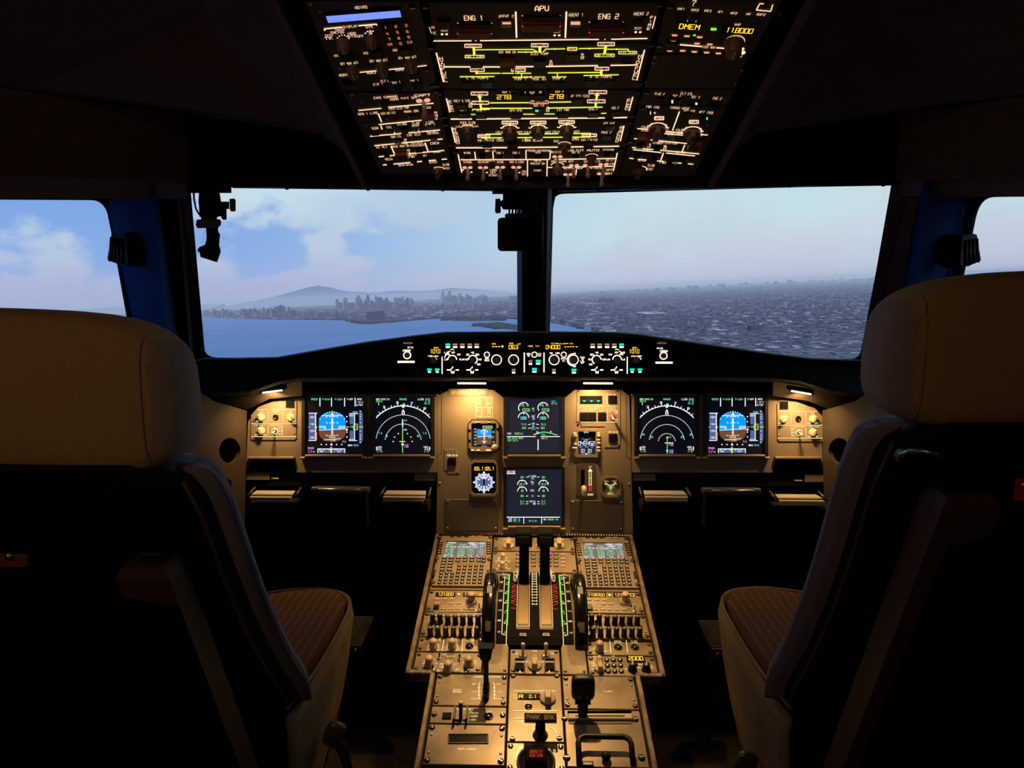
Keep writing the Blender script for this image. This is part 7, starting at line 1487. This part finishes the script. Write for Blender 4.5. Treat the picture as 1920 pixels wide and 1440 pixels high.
m = pmod('data loader panel with a dark shiny slot and printed name', 'L', 1360, 1437, low=True)
a = m.c(878, 1386); k = m.sc(878, 1386); mb = MB(); mb.hole(m.P([(840, 1394.5), (916, 1394.5), (916, 1376.5), (840, 1376.5)]), [m.P([(842, 1393), (914, 1393), (914, 1378), (842, 1378)])], 0, .002, 'black'); mb.build('slot_frame', m.t)
mb = MB(); mb.prism(m.P([(842, 1393), (914, 1393), (914, 1378), (842, 1378)]), 0, .0006, 'black_gloss'); mb.build('slot_window', m.t)
m.T(876, 1404.8, 34, 3.6, 'DATA LOADER', Cm); corners(m, sc=1.05); rivets(m); m.done()
m = pmod('rudder trim panel with amber R 0.1 readout and wide pale knob', 'c', 1266, 1391.5)
m.L(964, 1296, 1042, 1296, 1.4, Cm); m.L(963, 1333, 1044, 1333, 1.4, Cm); m.L(962, 1347.5, 986, 1347.5, 1.2, Cm)
a = m.c(992, 1306.5); k = m.sc(992, 1306); mb = MB(); mb.box(a[0], a[1], .001, 42*k[0], 10.5*k[1], .003, 'black_gloss', .0006); mb.build('readout_window', m.t)
m.T(977, 1308, 7, 6, 'R', 'amber', .003, .2); m.T(999, 1308, 13, 6, '0.1', 'amber', .003, .2); m.T(966, 1304, 5, 2, 'RUD', Cm); m.T(966.5, 1308, 7, 2.6, 'TRIM', Cm); m.T(990, 1317.3, 14, 3, 'RESET', Cm); m.put('port', 991, 1325, sc=.8)
m.put('point_big', 1027, 1311, sc=1.12); m.A(1027, 1308.5, 14, 1.8, 150, 250, Cm); m.A(1027, 1308.5, 14, 1.8, -70, 30, Cm); m.T(1017, 1300.5, 6, 2.4, 'NOSE', Cm); m.T(1036, 1300.5, 6, 2.4, 'NOSE', Cm)
m.T(974.5, 1353, 19, 2.8, 'PARKING', Cm); m.T(976.5, 1357.5, 14, 2.8, 'PULL &', Cm); m.A(1030, 1375, 13, 1.8, 0, 80, Cm); m.T(1043.5, 1380, 6, 2.6, 'ON', Cm)
for x, y in ((962, 1268), (1044, 1268), (961, 1386), (1049, 1385)): m.put('screw', x, y)
m.done()
pb = PD.uv(1013, 1379); tt = thing('parking_brake_handle', PD.M(*pb), 'black crossbar handle lettered PARK BRK on a round stem', 'handle')
mb = MB(); mb.lathe([(.0145, 0), (.013, .004), (.0095, .010), (.0085, .034)], 0, 0, 18, 'black_gloss'); mb.build('stem', tt)
BK = Matrix.Rotation(math.radians(30), 4, 'X')
mb = MB(); mb.box(0, 0, 0, .058, .0150, .012, 'black', .002); o = mb.build('crossbar', tt, Matrix.Translation((0, .002, .040)) @ BK)
mb = MB(); mb.text(0, .000, .050, .0068, 'PARK BRK', 'white_paint', .0064, .13); mb.build('crossbar_lettering', o)
m = pmod('hand crank cover panel printed GEAR with curved white arrows', 'c', 1392.5, 1448)
a = m.c(1005, 1424); k = m.sc(1005, 1420)
mb = MB(); mb.lathe([(.034, 0), (.034, .003), (.031, .004), (.030, .001)], a[0], a[1]-.006, 32, 'black'); mb.build('crank_ring', m.t)
mb = MB(); mb.box(a[0], a[1]-.001, .008, .038, .034, .016, 'black_soft', .003); o = mb.build('crank_handle', m.t)
q = MB(); q.box(a[0], a[1]-.002, .0168, .026, .022, .0015, 'black_soft', .0004); q.text(a[0], a[1]+.001, .022, .0065, 'GRAVITY', 'redlit', .0178, .16); q.text(a[0], a[1]-.007, .022, .006, 'GEAR EXTN', 'redlit', .0178, .16); q.build('crank_label', o)
m.A(1005, 1420, 36, 3.4, 145, 215, Cm, n=14); m.A(1005, 1420, 30, 3.4, -38, 38, Cm, n=14); m.VT(967.5, 1407.5, 967.5, 1422.5, 'GEAR', 3.6, 3.4, Cm); m.VT(1039.5, 1407.5, 1039.5, 1422.5, 'GEAR', 3.6, 3.4, Cm)
m.m.add([(*m.c(*p), .0009) for p in ((978, 1407), (974, 1400), (982, 1400.5))], [(0, 1, 2)], Cm); corners(m, sc=.9); m.done()
m = pmod('flaps panel with plain tan plate and small FLAPS print', 'R', 1265.5, 1328, low=True); m.T(1140, 1297, 15, 2.8, 'FLAPS', Cm); corners(m, sc=.95); rivets(m); m.done()
m = pmod('flap gate panel with a long slotted pale guide bar', 'R', 1329, 1437, low=True)
mb = MB(); mb.prism(m.P([(1064, 1341), (1183, 1341), (1184, 1333.5), (1064, 1333.5)]), 0, .0008, 'void'); mb.build('gate_slot', m.t)
mb = MB(); mb.prism(m.P([(1065, 1352), (1186, 1352), (1185, 1341), (1065, 1341)]), 0, .006, 'knob_tan', .0015); o = mb.build('guide_bar', m.t)
q = MB(); a, b = m.c(1079, 1347), m.c(1171, 1347); q.line(a[0], a[1], b[0], b[1], .0022, 'void', .0063); q.build('guide_slit', o)
mb = MB(); mb.prism(m.P([(1067, 1357.5), (1184, 1357.5), (1184, 1352.5), (1067, 1352.5)]), 0, .0012, 'panel_dark'); mb.build('lower_lip', m.t)
for x, y in ((1058.5, 1348), (1191.5, 1349)): m.put('screw', x, y, sc=1.15)
a, b = m.c(1086, 1440), m.c(1187, 1440); tp = m.c(1136, 1399)[1]; r = .0052
path = [(a[0], a[1], .006), (a[0], tp-.012, .020), (a[0]+.003, tp-.004, .022), (a[0]+.012, tp, .023), (b[0]-.012, tp, .023), (b[0]-.003, tp-.004, .022), (b[0], tp-.012, .020), (b[0], b[1], .006)]
mb = MB(); mb.tube(path, r, 'black', 10); mb.build('bail_handle', m.t)
a = m.c(1102, 1434); mb = MB(); mb.box(a[0], a[1], .002, .020, .010, .005, 'black', .001); mb.box(a[0], a[1]-.002, .0048, .013, .004, .001, 'cap_white'); mb.build('latch_button', m.t)
a = m.c(1136, 1424); mb = MB(); mb.super(a[0], a[1], .008, .017, .017, .016, 'black', 1, 16); mb.build('stop_knob', m.t)
for x, y in ((1062.5, 1421), (1203, 1421)): m.put('screw', x, y, sc=1.3)
m.done()
fb = PD.uv(1092, 1347); tt = thing('flap_lever', PD.M(*fb), 'flap lever with a large rounded black block handle', 'lever')
mb = MB(); mb.loft([[(-.0065, -.004, 0), (.0065, -.004, 0), (.0065, .006, 0), (-.0065, .006, 0)], [(-.0095, -.004, .022), (.0095, -.004, .022), (.0095, .008, .022), (-.0095, .008, .022)], [(-.0095, .0, .034), (.0095, .0, .034), (.0095, .010, .034), (-.0095, .010, .034)]], 'black', False); mb.box(0, .006, .036, .029, .012, .005, 'black', .001); mb.build('lever_arm', tt)
mb = MB(); mb.super(0, 0, 0, .0440, .022, .050, 'black', .42, 24, .5); o = mb.build('grip', tt, Matrix.Translation((.0, .012, .0640)) @ Matrix.Rotation(math.radians(-6), 4, 'X'))
q = MB(); 
for s in (-1, 1): q.super(s*.0068, -.0105, -.014, .003, .002, .006, 'cap_white', 1, 8)
q.build('grip_pin', o)
# ================================================================== SEATS
def cr_(p0, p1, p2, p3, t): return .5*((2*p1)+(p2-p0)*t+(2*p0-5*p1+4*p2-p3)*t*t+(3*p1-p0-3*p2+p3)*t*t*t)
def fine(loops, nr=2, nc=3, closed=True):
    """smooth a stack of cross-sections with splines, along the ring and along the stack"""
    out = []
    for L in loops:
        n = len(L); M_ = []
        for i in range(n):
            for j in range(nr): M_.append(cr_(L[(i-1) % n], L[i], L[(i+1) % n], L[(i+2) % n], j/nr))
        out.append(M_)
    res = []
    for i in range(len(out)-1):
        a, b, c, d = out[max(i-1, 0)], out[i], out[i+1], out[min(i+2, len(out)-1)]
        for j in range(nc): res.append([cr_(a[k], b[k], c[k], d[k], j/nc) for k in range(len(b))])
    return res+[out[-1]]
def seat(s, lab, dz, hdz, bz=0, az=0):
    """s = -1 left, +1 right"""
    xo = s*.66
    def X(x): return s*x
    t = thing('pilot_seat', Matrix.Translation((xo, 1.25, 0)), lab, 'seat')
    o = Vector((xo, 1.25, 0))
    def V(x, y, z): return Vector((s*x, y, z))-o
    # headrest
    hz = 1.246+hdz; hx, hy = (.672 if s < 0 else .634), .905+(.0 if s < 0 else .0)
    mb = MB(); mb.super(0, 0, 0, .43, .115, .205 if s < 0 else .188, 'cloth_tan', .42, 40, .55)
    for i, p in enumerate(mb.v):
        k = p[2]/.10; mb.v[i] = (p[0]*(1-.05*k), p[1]+.012*k, p[2]+.006*(1-(p[0]/.21)**2))
    side_f = []
    h = mb.build('headrest', t, Matrix.Translation(V(hx, hy, hz)) @ Matrix.Rotation(s*-.04, 4, 'Y'))
    h.data.materials.append(MAT['cloth_side'])
    for p in h.data.polygons:
        if p.center.x*-s > .180: p.material_index = 1
    q = MB(); pts = []; hz2 = (.205 if s < 0 else .188)/2; x0 = .176
    for i in range(17):
        t_ = math.radians(-66+132*i/16); A_ = math.cos(t_)**.55; r_ = x0/(.215*A_)
        if r_ >= 1: continue
        cp = r_**(1/.42); y_ = -.0575*A_*math.sqrt(1-cp*cp)**.42; z_ = hz2*math.copysign(abs(math.sin(t_))**.55, math.sin(t_)); k_ = z_/.10
        pts.append((-s*x0*(1-.05*k_), y_+.012*k_-.0006, z_+.006*(1-(x0/.21)**2)))
    q.tube(pts, .0013, 'cloth_side', 6); q.build('seam', h)
    for k in (-.07, .07): q = MB(); q.tube([V(hx+k, hy+.01, hz-.09), V(hx+k, hy+.005, hz-.19)], .007, 'steel_dark', 8); q.build('headrest_rod', t)
    # backrest: profile down the inner edge, curved slab
    st = [(1.150, .905, .475), (1.135, .912, .452), (1.08, .925, .437), (.98, .955, .428), (.88, 1.000, .424), (.78, 1.055, .418), (.70, 1.105, .410), (.655, 1.13, .415)]
    st = [(z+bz*(z-.655)/.5, y, xi-.022*(bz > 0)*(z-.655)/.5) for z, y, xi in st]
    loops = []
    for z, y, xi in st:
        z += dz*.6; xo_ = .66+(.66-xi); c = .66
        L = [(xi, y-.010), (xi-.006, y+.012), (xi-.004, y+.036), (xi+.012, y+.052), (xi+.06, y+.058), (c, y+.050), (xo_-.06, y+.058), (xo_-.012, y+.052), (xo_+.004, y+.036), (xo_+.006, y+.012), (xo_, y-.010), (c, y-.014)]
        loops.append([V(a, b, z) for a, b in L])
    mb = MB(); mb.loft(fine(loops, 3, 3), 'cloth_blue'); mb.build('backrest_cover', t)
    loops = []
    for z, y, xi in [(1.165+bz, .89, .50-.02*(bz > 0))]+st[1:]+[(.50, 1.17, .43), (.36, 1.18, .46)]:
        z += dz*.6; xi += .010; xo_ = 1.32-xi; c = .66; w_ = .062
        L = [(xi+.002, y-.006), (xi-.002, y-.030), (xi+.022, y-.056), (c, y-.068), (xo_-.022, y-.056), (xo_+.002, y-.030), (xo_-.002, y-.006), (c, y-.004)]
        loops.append([V(a, b, z) for a, b in L])
    mb = MB(); mb.loft(fine(loops, 1, 3), 'seat_shell'); mb.build('backrest_shell', t)
    q = MB(); q.tube([V(xi+.012, y-.036, z+dz*.6) for z, y, xi in st[1:]], .0028, 'arm_brown', 6); q.build('shell_edge_trim', t)
    # piping of the cover
    q = MB(); q.tube([V(xi-.006, y+.022, z+dz*.6) for z, y, xi in st], .0020, 'cloth_blue', 6); q.build('cover_piping', t)
    # folded armrest standing against the shell
    a0, a1 = V(.470, .845, 1.005), V(.432, .985, .62)
    def pr_(c, w, d, o_=0): return [c+Vector((s*-w/2, -d/2, 0)), c+Vector((s*(w/2+o_), -d/2, 0)), c+Vector((s*(w/2+o_), d/2, 0)), c+Vector((s*-w/2, d/2, 0))]
    mb = MB(); c0, c1 = V(.487, .862-az*.3, 1.03+dz*.6+az), V(.452, 1.00, .56)
    mb.loft([pr_(c0, .014, .040, .042), pr_(c0+(c1-c0)*.03, .024, .050, .046), pr_(c0+(c1-c0)*.09, .024, .050, .046), pr_(c0+(c1-c0)*.12, .022, .048, .002), pr_(c0+(c1-c0)*.6, .020, .046, .002), pr_(c1, .018, .044, .002)], 'arm_brown', False); ar = mb.build('armrest', t)
    ar.data.materials.append(MAT['seat_shell'])
    for p in ar.data.polygons:
        if p.normal.y < -.6 and p.center.z < c0.z-.06: p.material_index = 1  # rear faces below the cap go near-black, shade put into the colour
    q = MB(); q.box(0, 0, 0, .030, .014, .012, 'black', .003); q.build('armrest_button', ar, Matrix.Translation(c0+Vector((s*.018, .0, .008))))
    # seat pan cushion
    zt, zf = .672+dz*.5, .655+dz*.5
    P0 = [(.425, 1.14), (.413, 1.30), (.420, 1.46), (.445, 1.525), (.52, 1.545), (.66, 1.50), (.80, 1.545), (.875, 1.525), (.90, 1.46), (.907, 1.30), (.895, 1.14), (.86, 1.095), (.66, 1.09), (.46, 1.095)]
    def ring(k, z, m_=0): return [V(.66+(a-.66)*k, 1.30+(b-1.30)*k, z+m_*(b-1.30)) for a, b in P0]
    mb = MB(); mb.loft(fine([ring(.93, zt-.085), ring(.965, zt-.06), ring(.985, zt-.025, -.03), ring(.975, zt-.006, -.04), ring(.90, zt+.004, -.045), ring(.5, zt-.004, -.03)], 3, 2), 'pinstripe'); mb.build('seat_cushion', t)
    # beige skirt hanging from the cushion, inner side and front
    fo = [(.420, 1.08), (.409, 1.18), (.405, 1.28), (.406, 1.38), (.410, 1.46), (.424, 1.51), (.46, 1.545), (.54, 1.558), (.66, 1.52)]
    loops = []
    for k, (z_, out) in enumerate(((zt-.018, 0), (zt-.05, .004), (zt-.12, .006), (zt-.20, .0), (zt-.28, -.008), (zt-.34, -.012))):
        L = []
        for i, (a, b) in enumerate(fo):
            zz_ = z_-(.0 if k == 0 else .0)-(.05 if i < 3 and k > 1 else 0); w_ = .006*math.sin(i*2.1+k*.8)*k/4
            inset = .0 if k < 2 else .020*(k-1)
            L.append(V(a-out+w_+inset*.45, b-(inset*2.6 if i > 4 else inset*1.1 if i > 2 else 0), zz_))
        L = [cr_(L[max(i-1, 0)], L[i], L[i+1], L[min(i+2, len(L)-1)], j/3) for i in range(len(L)-1) for j in range(3)]+[L[-1]]; L += [p+Vector((s*.006, -.004, 0)) for p in L[::-1]]; loops.append(L)
    mb = MB(); mb.loft(loops, 'cloth_drape'); sk = mb.build('seat_skirt', t)
    q = MB(); pp = [V(a+.003, b, zt-.012-.035*(b-1.3)) for a, b in fo]; q.tube([cr_(pp[max(i-1, 0)], pp[i], pp[i+1], pp[min(i+2, len(pp)-1)], j/3) for i in range(len(pp)-1) for j in range(3)]+[pp[-1]], .0036, 'cloth_drape', 6); q.build('skirt_piping', sk)
    mb = MB(); mb.box(0, 0, 0, .40, .36, .20, 'seat_shell', .01); mb.build('seat_pan', t, Matrix.Translation(V(.66, 1.27, .50)))
    mb = MB(); mb.box(0, 0, 0, .20, .26, .40, 'seat_shell', .01); mb.build('seat_pedestal', t, Matrix.Translation(V(.68, 1.27, .20)))
    for k in (-.13, .13): mb = MB(); mb.box(0, 0, 0, .03, .62, .03, 'steel_dark', .004); mb.build('floor_rail', t, Matrix.Translation(V(.68+k, 1.28, .016)))
    return t
def at_seat(s, x, y, z): return Vector((s*x, y, z))
seat(-1, 'left pilot seat with tan headrest and pinstriped cushion, seen from behind', 0, 0)
seat(1, 'right pilot seat with taller tan headrest, seen from behind', .03, .060, .042, .095)
# loose belts
def belt(pts, w, lab):
    c = Vector(pts[0]); t = thing('seat_belt', Matrix.Translation(c), lab, 'belt')
    mb = MB(); L = []
    for i, p in enumerate(pts):
        p = Vector(p)-c; a = i*.25; L.append([p+Vector((-w/2*math.cos(a), w/2*math.sin(a), .002)), p+Vector((w/2*math.cos(a), -w/2*math.sin(a), .002)), p+Vector((w/2*math.cos(a), -w/2*math.sin(a), -.002)), p+Vector((-w/2*math.cos(a), w/2*math.sin(a), -.002))])
    mb.loft(L, 'black', False); mb.build('strap', t)
    q = MB(); q.super(0, 0, 0, .040, .020, .052, 'steel_dark', .6, 14); q.build('buckle', t, Matrix.Rotation(.4, 4, 'Y')); return t
belt([(-.375, 1.185, .545), (-.360, 1.17, .53), (-.345, 1.155, .50), (-.335, 1.14, .45), (-.325, 1.135, .40), (-.320, 1.13, .34)], .026, 'black lap belt hanging off the inner side of the left seat')
belt([(.385, 1.175, .505), (.375, 1.165, .48), (.37, 1.15, .44), (.372, 1.14, .39), (.375, 1.135, .33)], .026, 'black lap belt hanging off the inner side of the right seat')
# curved metal handle and red tag on the right seat, red tag on the left one
t = thing('recline_handle', Matrix.Translation(un(1725, 852, .84)), 'curved shiny metal handle on the back of the right seat', 'handle')
mb = MB(); mb.tube([un(1688, 853, .84)-un(1725, 852, .84), un(1705, 846, .83)-un(1725, 852, .84), un(1735, 846, .815)-un(1725, 852, .84), un(1755, 851, .81)-un(1725, 852, .84), un(1766, 858, .815)-un(1725, 852, .84)], .0028, 'metal', 8); mb.build('handle_bar', t)
mb = MB(); mb.lathe([(.008, 0), (.008, .012), (.005, .016)], 0, 0, 12, 'black'); mb.build('handle_pivot', t, Matrix.Translation(un(1688, 853, .85)-un(1725, 852, .84)) @ Matrix.Rotation(math.pi/2, 4, 'X'))
for px, py, d, lab in ((1915, 917, .815, 'small bright red pull tag on the back of the right seat'), (22, 1050, .79, 'small dim red pull tag on the back of the left seat')):
    t = thing('pull_tag', Matrix.Translation(un(px, py, d)), lab, 'tag'); mb = MB(); mb.box(0, 0, 0, .013 if px > 900 else .034, .004, .026 if px > 900 else .014, 'red' if px > 900 else 'guard_red', .001); mb.build('tag_ribbon', t); mb = MB(); mb.lathe([(.004, 0), (.004, .004)], 0, 0, 10, 'metal', M=Matrix.Translation((0, -.002, .006)) @ Matrix.Rotation(math.pi/2, 4, 'X')); mb.build('tag_eyelet', t)
# ribbed metal step plates by the rudder pedals and small floor marks
def step(px, py, s, lab):
    d = 1.72; c = un(px, py, d); t = thing('step_plate', Matrix.Translation(c), lab, 'step')
    mb = MB(); mb.box(0, .07, .010, .10, .13, .008, 'steel_dark', .001); mb.build('plate', t)
    for i in range(11): mb = MB(); mb.box(0, .014+i*.011, .0150, .096, .005, .003, 'steel_dark', .0008); mb.build('rib', t)
    mb = MB(); mb.box(0, .0, -.004, .10, .006, .024, 'steel_dark', .001); mb.box(0, .0, .011, .10, .004, .002, 'metal'); mb.build('front_edge', t)
    mb = MB(); mb.lathe([(.005, 0), (.004, .003)], s*.035, 0, 8, 'metal', M=Matrix.Translation((0, -.004, 0)) @ Matrix.Rotation(math.pi/2, 4, 'X')); mb.build('bolt', t)
step(640, 1217, 1, 'ribbed metal step plate just beyond the left seat cushion'); step(1372, 1225, -1, 'ribbed metal step plate just beyond the right seat cushion')
for px, py, lab in ((715, 1316, 'thin metal strip on the floor between left seat and pedestal'), (1291, 1325, 'thin metal strip on the floor between right seat and pedestal')):
    r = ray(px, py); d = -(CAM.z-.022)/r.z; p = CAM+r*d; t = thing('floor_bracket', Matrix.Translation(p), lab, 'bracket')
    mb = MB(); mb.box(0, .03, -.008, .06, .05, .012, 'black', .002); mb.build('bracket_body', t); mb = MB(); mb.box(0, -.004, .0, .030, .005, .003, 'metal'); mb.build('metal_strip', t)
# rudder pedals in the dark foot wells
for s, nm in ((-1, 'left'), (1, 'right')):
    for k, lab in ((-.11, 'outer'), (.11, 'inner')):
        x = s*(.66+(-k)) if lab == 'outer' else s*(.66-.11); x = s*(.77 if lab == 'outer' else .55)
        t = thing('rudder_pedal', Matrix.Translation((x, 1.86, .30)), '%s black rudder pedal in the dark %s foot well' % (lab, nm), 'pedal')
        mb = MB(); mb.box(0, 0, 0, .10, .02, .16, 'black', .004); mb.build('pedal_plate', t, Matrix.Rotation(.4, 4, 'X')); mb = MB(); mb.tube([(0, .02, 0), (0, .10, -.28)], .014, 'steel_dark', 8); mb.build('pedal_arm', t)
# ================================================================== THINGS AT THE WINDOWS
BS = 'black_soft'
def rel(c): return lambda px, py, d: un(px, py, d)-c
# left rig hanging at the top corner of the windscreen
c = un(398, 400, 1.56); t = thing('sun_visor_clamp', Matrix.Translation(c), 'black clamp rig with knob hanging at the top left windscreen corner', 'clamp'); g = rel(c); d = 1.56
def flatp(mb, pts, d0, d1, mat):
    a = [g(px, py, d0) for px, py in pts]; b = [g(px, py, d1) for px, py in pts]; mb.loft([a, b], mat, False)
mb = MB(); flatp(mb, [(350, 362), (434, 362), (434, 352), (432, 346), (350, 346)], d-.02, d+.03, BS); mb.build('mount_plate', t)
mb = MB(); flatp(mb, [(373, 362), (412, 362), (415, 380), (415, 405), (408, 407), (374, 407), (373, 390), (372, 376)], d-.015, d+.02, BS); mb.build('clamp_body', t)
mb = MB(); flatp(mb, [(414, 378), (430, 378), (430, 392), (425, 392), (425, 412), (417, 412), (414, 406)], d-.008, d+.012, BS); mb.build('side_bracket', t)
mb = MB(); flatp(mb, [(430, 373), (439, 372), (442, 375), (442, 396), (434, 397), (431, 394)], d-.012, d+.014, 'black'); mb.build('thumb_knob', t)
mb = MB(); flatp(mb, [(369, 412), (377, 411), (412, 411), (415, 416), (414, 422), (409, 427), (370, 428), (367, 422)], d-.015, d+.02, 'black'); mb.build('swivel_joint', t)
mb = MB(); flatp(mb, [(377, 406), (407, 406), (407, 413), (377, 413)], d-.004, d+.004, BS); mb.build('joint_pin', t)
mb = MB(); flatp(mb, [(386, 427), (409, 427), (409, 434), (413, 440), (412, 446), (411, 460), (413, 466), (414, 472), (410, 484), (407, 492), (376, 482), (374, 473), (371, 472), (370, 468), (374, 463), (384, 459), (387, 450), (387, 440)], d-.010, d+.014, BS); mb.build('folded_arm', t)
mb = MB(); flatp(mb, [(384, 429), (387, 436), (387, 452), (380, 458), (374, 462)], d-.001, d+.001, 'window_glass'); mb.build('tinted_flap', t)
mb = MB(); mb.tube([g(363, 358, d), g(364, 374, d), g(367, 390, d), g(372, 400, d), g(378, 406, d)], .0022, 'black', 6); mb.build('cable', t)
# standby compass housing beside the centre post
c = un(953, 420, 1.62); t = thing('standby_compass', Matrix.Translation(c), 'black standby compass box hanging left of the centre post', 'compass'); g = rel(c); d = 1.62
mb = MB(); flatp(mb, [(923, 364), (997, 364), (996, 354), (923, 354)], d-.02, d+.03, BS); mb.build('mount_plate', t)
mb = MB(); flatp(mb, [(943, 363), (987, 363), (987, 392), (978, 393), (944, 393), (939, 386), (938, 378), (943, 374)], d-.015, d+.02, BS); mb.build('clamp_body', t)
mb = MB(); flatp(mb, [(929, 373), (937, 372), (939, 376), (939, 398), (937, 400), (930, 400), (928, 396)], d-.012, d+.014, 'black'); mb.build('thumb_knob', t)
mb = MB()
for x in (955, 961, 967, 974): mb.tube([g(x, 391, d), g(x, 402, d)], .0022, 'black', 6)
mb.build('hinge_pin', t)
mb = MB(); flatp(mb, [(948, 401), (952, 400), (992, 400), (992, 408), (948, 409), (946, 405)], d-.012, d+.014, 'black'); mb.build('hinge_bar', t)
mb = MB(); P_ = rnd_poly([(933, 408, 9), (988, 408, 5), (988, 471, 5), (933, 471, 9)], 8, 5); flatp(mb, P_, d-.014, d+.024, BS); mb.build('housing', t)
# ribbed side window handles
for s, lab in ((-1, 'black ribbed window handle at the front edge of the left side window'), (1, 'black ribbed window handle at the front edge of the right side window')):
    P = (lambda v: v) if s < 0 else (lambda v: 2040.5-v); d = 1.70; c = un(P(228), 468, d); t = thing('window_crank', Matrix.Translation(c), lab, 'handle'); g = rel(c)
    dy = 0 if s < 0 else 2
    mb = MB(); flatp(mb, [(P(a), b+dy) for a, b in ((209, 438), (216, 436), (236, 440), (240, 495), (226, 498), (201, 486))], d-.02, d+.03, 'black'); o = mb.build('grip', t)
    for i in range(4):
        x = 209+i*6.5; mb = MB(); mb.tube([g(P(x), 445+dy+i, d-.022), g(P(x-3+i), 490+dy+i*2, d-.022)], .0035, 'black', 6); mb.build('rib', o)
    mb = MB(); q_ = g(P(252), 468+dy, d+.03); mb.super(q_.x, q_.y, q_.z, .095, .07, .085, BS, .9, 20); mb.build('handle_boss', t)
    # speaker and small square in the plum trim
    P = (lambda v: v) if s < 0 else (lambda v: 2037-v); dd = 1.83; c = un(P(334), 475, dd); t = thing('speaker_panel', Matrix.Translation(c), 'plum trim insert with round speaker and square switch beside the %s windscreen' % ('left' if s < 0 else 'right'), 'panel'); g = rel(c)
    mb = MB(); flatp(mb, [(P(a), b) for a, b in ((316, 452), (328, 440), (345, 442), (346, 520), (326, 530))], dd-.006, dd+.006, 'trim_plum'); mb.build('insert', t)
    q_ = g(P(331), 465, dd-.008); mb = MB(); mb.lathe([(.019, -.008), (.019, .004), (.014, .008), (.008, .003)], 0, 0, 20, 'black', M=Matrix.Translation(q_) @ Matrix.Rotation(math.pi/2, 4, 'X')); mb.build('round_speaker', t)
    q_ = g(P(333), 511, dd-.008); mb = MB(); mb.box(q_.x, q_.y, q_.z, .016, .006, .024, 'black', .001); mb.build('square_switch', t)
# thin wire hoop above the left headrest
c = un(123, 600, 1.2); t = thing('headset_band', Matrix.Translation(c), 'thin black headset band peeking over the left headrest', 'headset'); g = rel(c)
mb = MB(); mb.tube([g(100, 606, 1.2), g(106, 597, 1.2), g(115, 593, 1.2), g(126, 592.3, 1.2), g(136, 595, 1.2), g(143, 600, 1.2), g(146, 607, 1.2)], .0012, 'black', 6); mb.build('band', t)
# unseen dome fixture added to go with the warm rear fill; it emits nothing
t = thing('added_dome_fixture', Matrix.Translation((0, -.45, 2.06)), 'small round unlit dome fixture added on the ceiling behind the seats', 'lamp')
mb = MB(); mb.lathe([(.06, 0), (.058, -.012), (.03, -.02)], 0, 0, 20, 'cap_white'); mb.build('lamp_cover', t); mb = MB(); mb.lathe([(.068, .018), (.068, .0)], 0, 0, 20, 'black'); mb.build('lamp_base', t)
t = thing('flood_lamp', Matrix.Translation((0, 1.585, 1.592)), 'tiny black flood lamp under the front edge of the overhead console', 'lamp')
mb = MB(); mb.lathe([(.016, .02), (.018, 0), (.015, -.002)], 0, 0, 16, 'black'); mb.build('lamp_barrel', t)
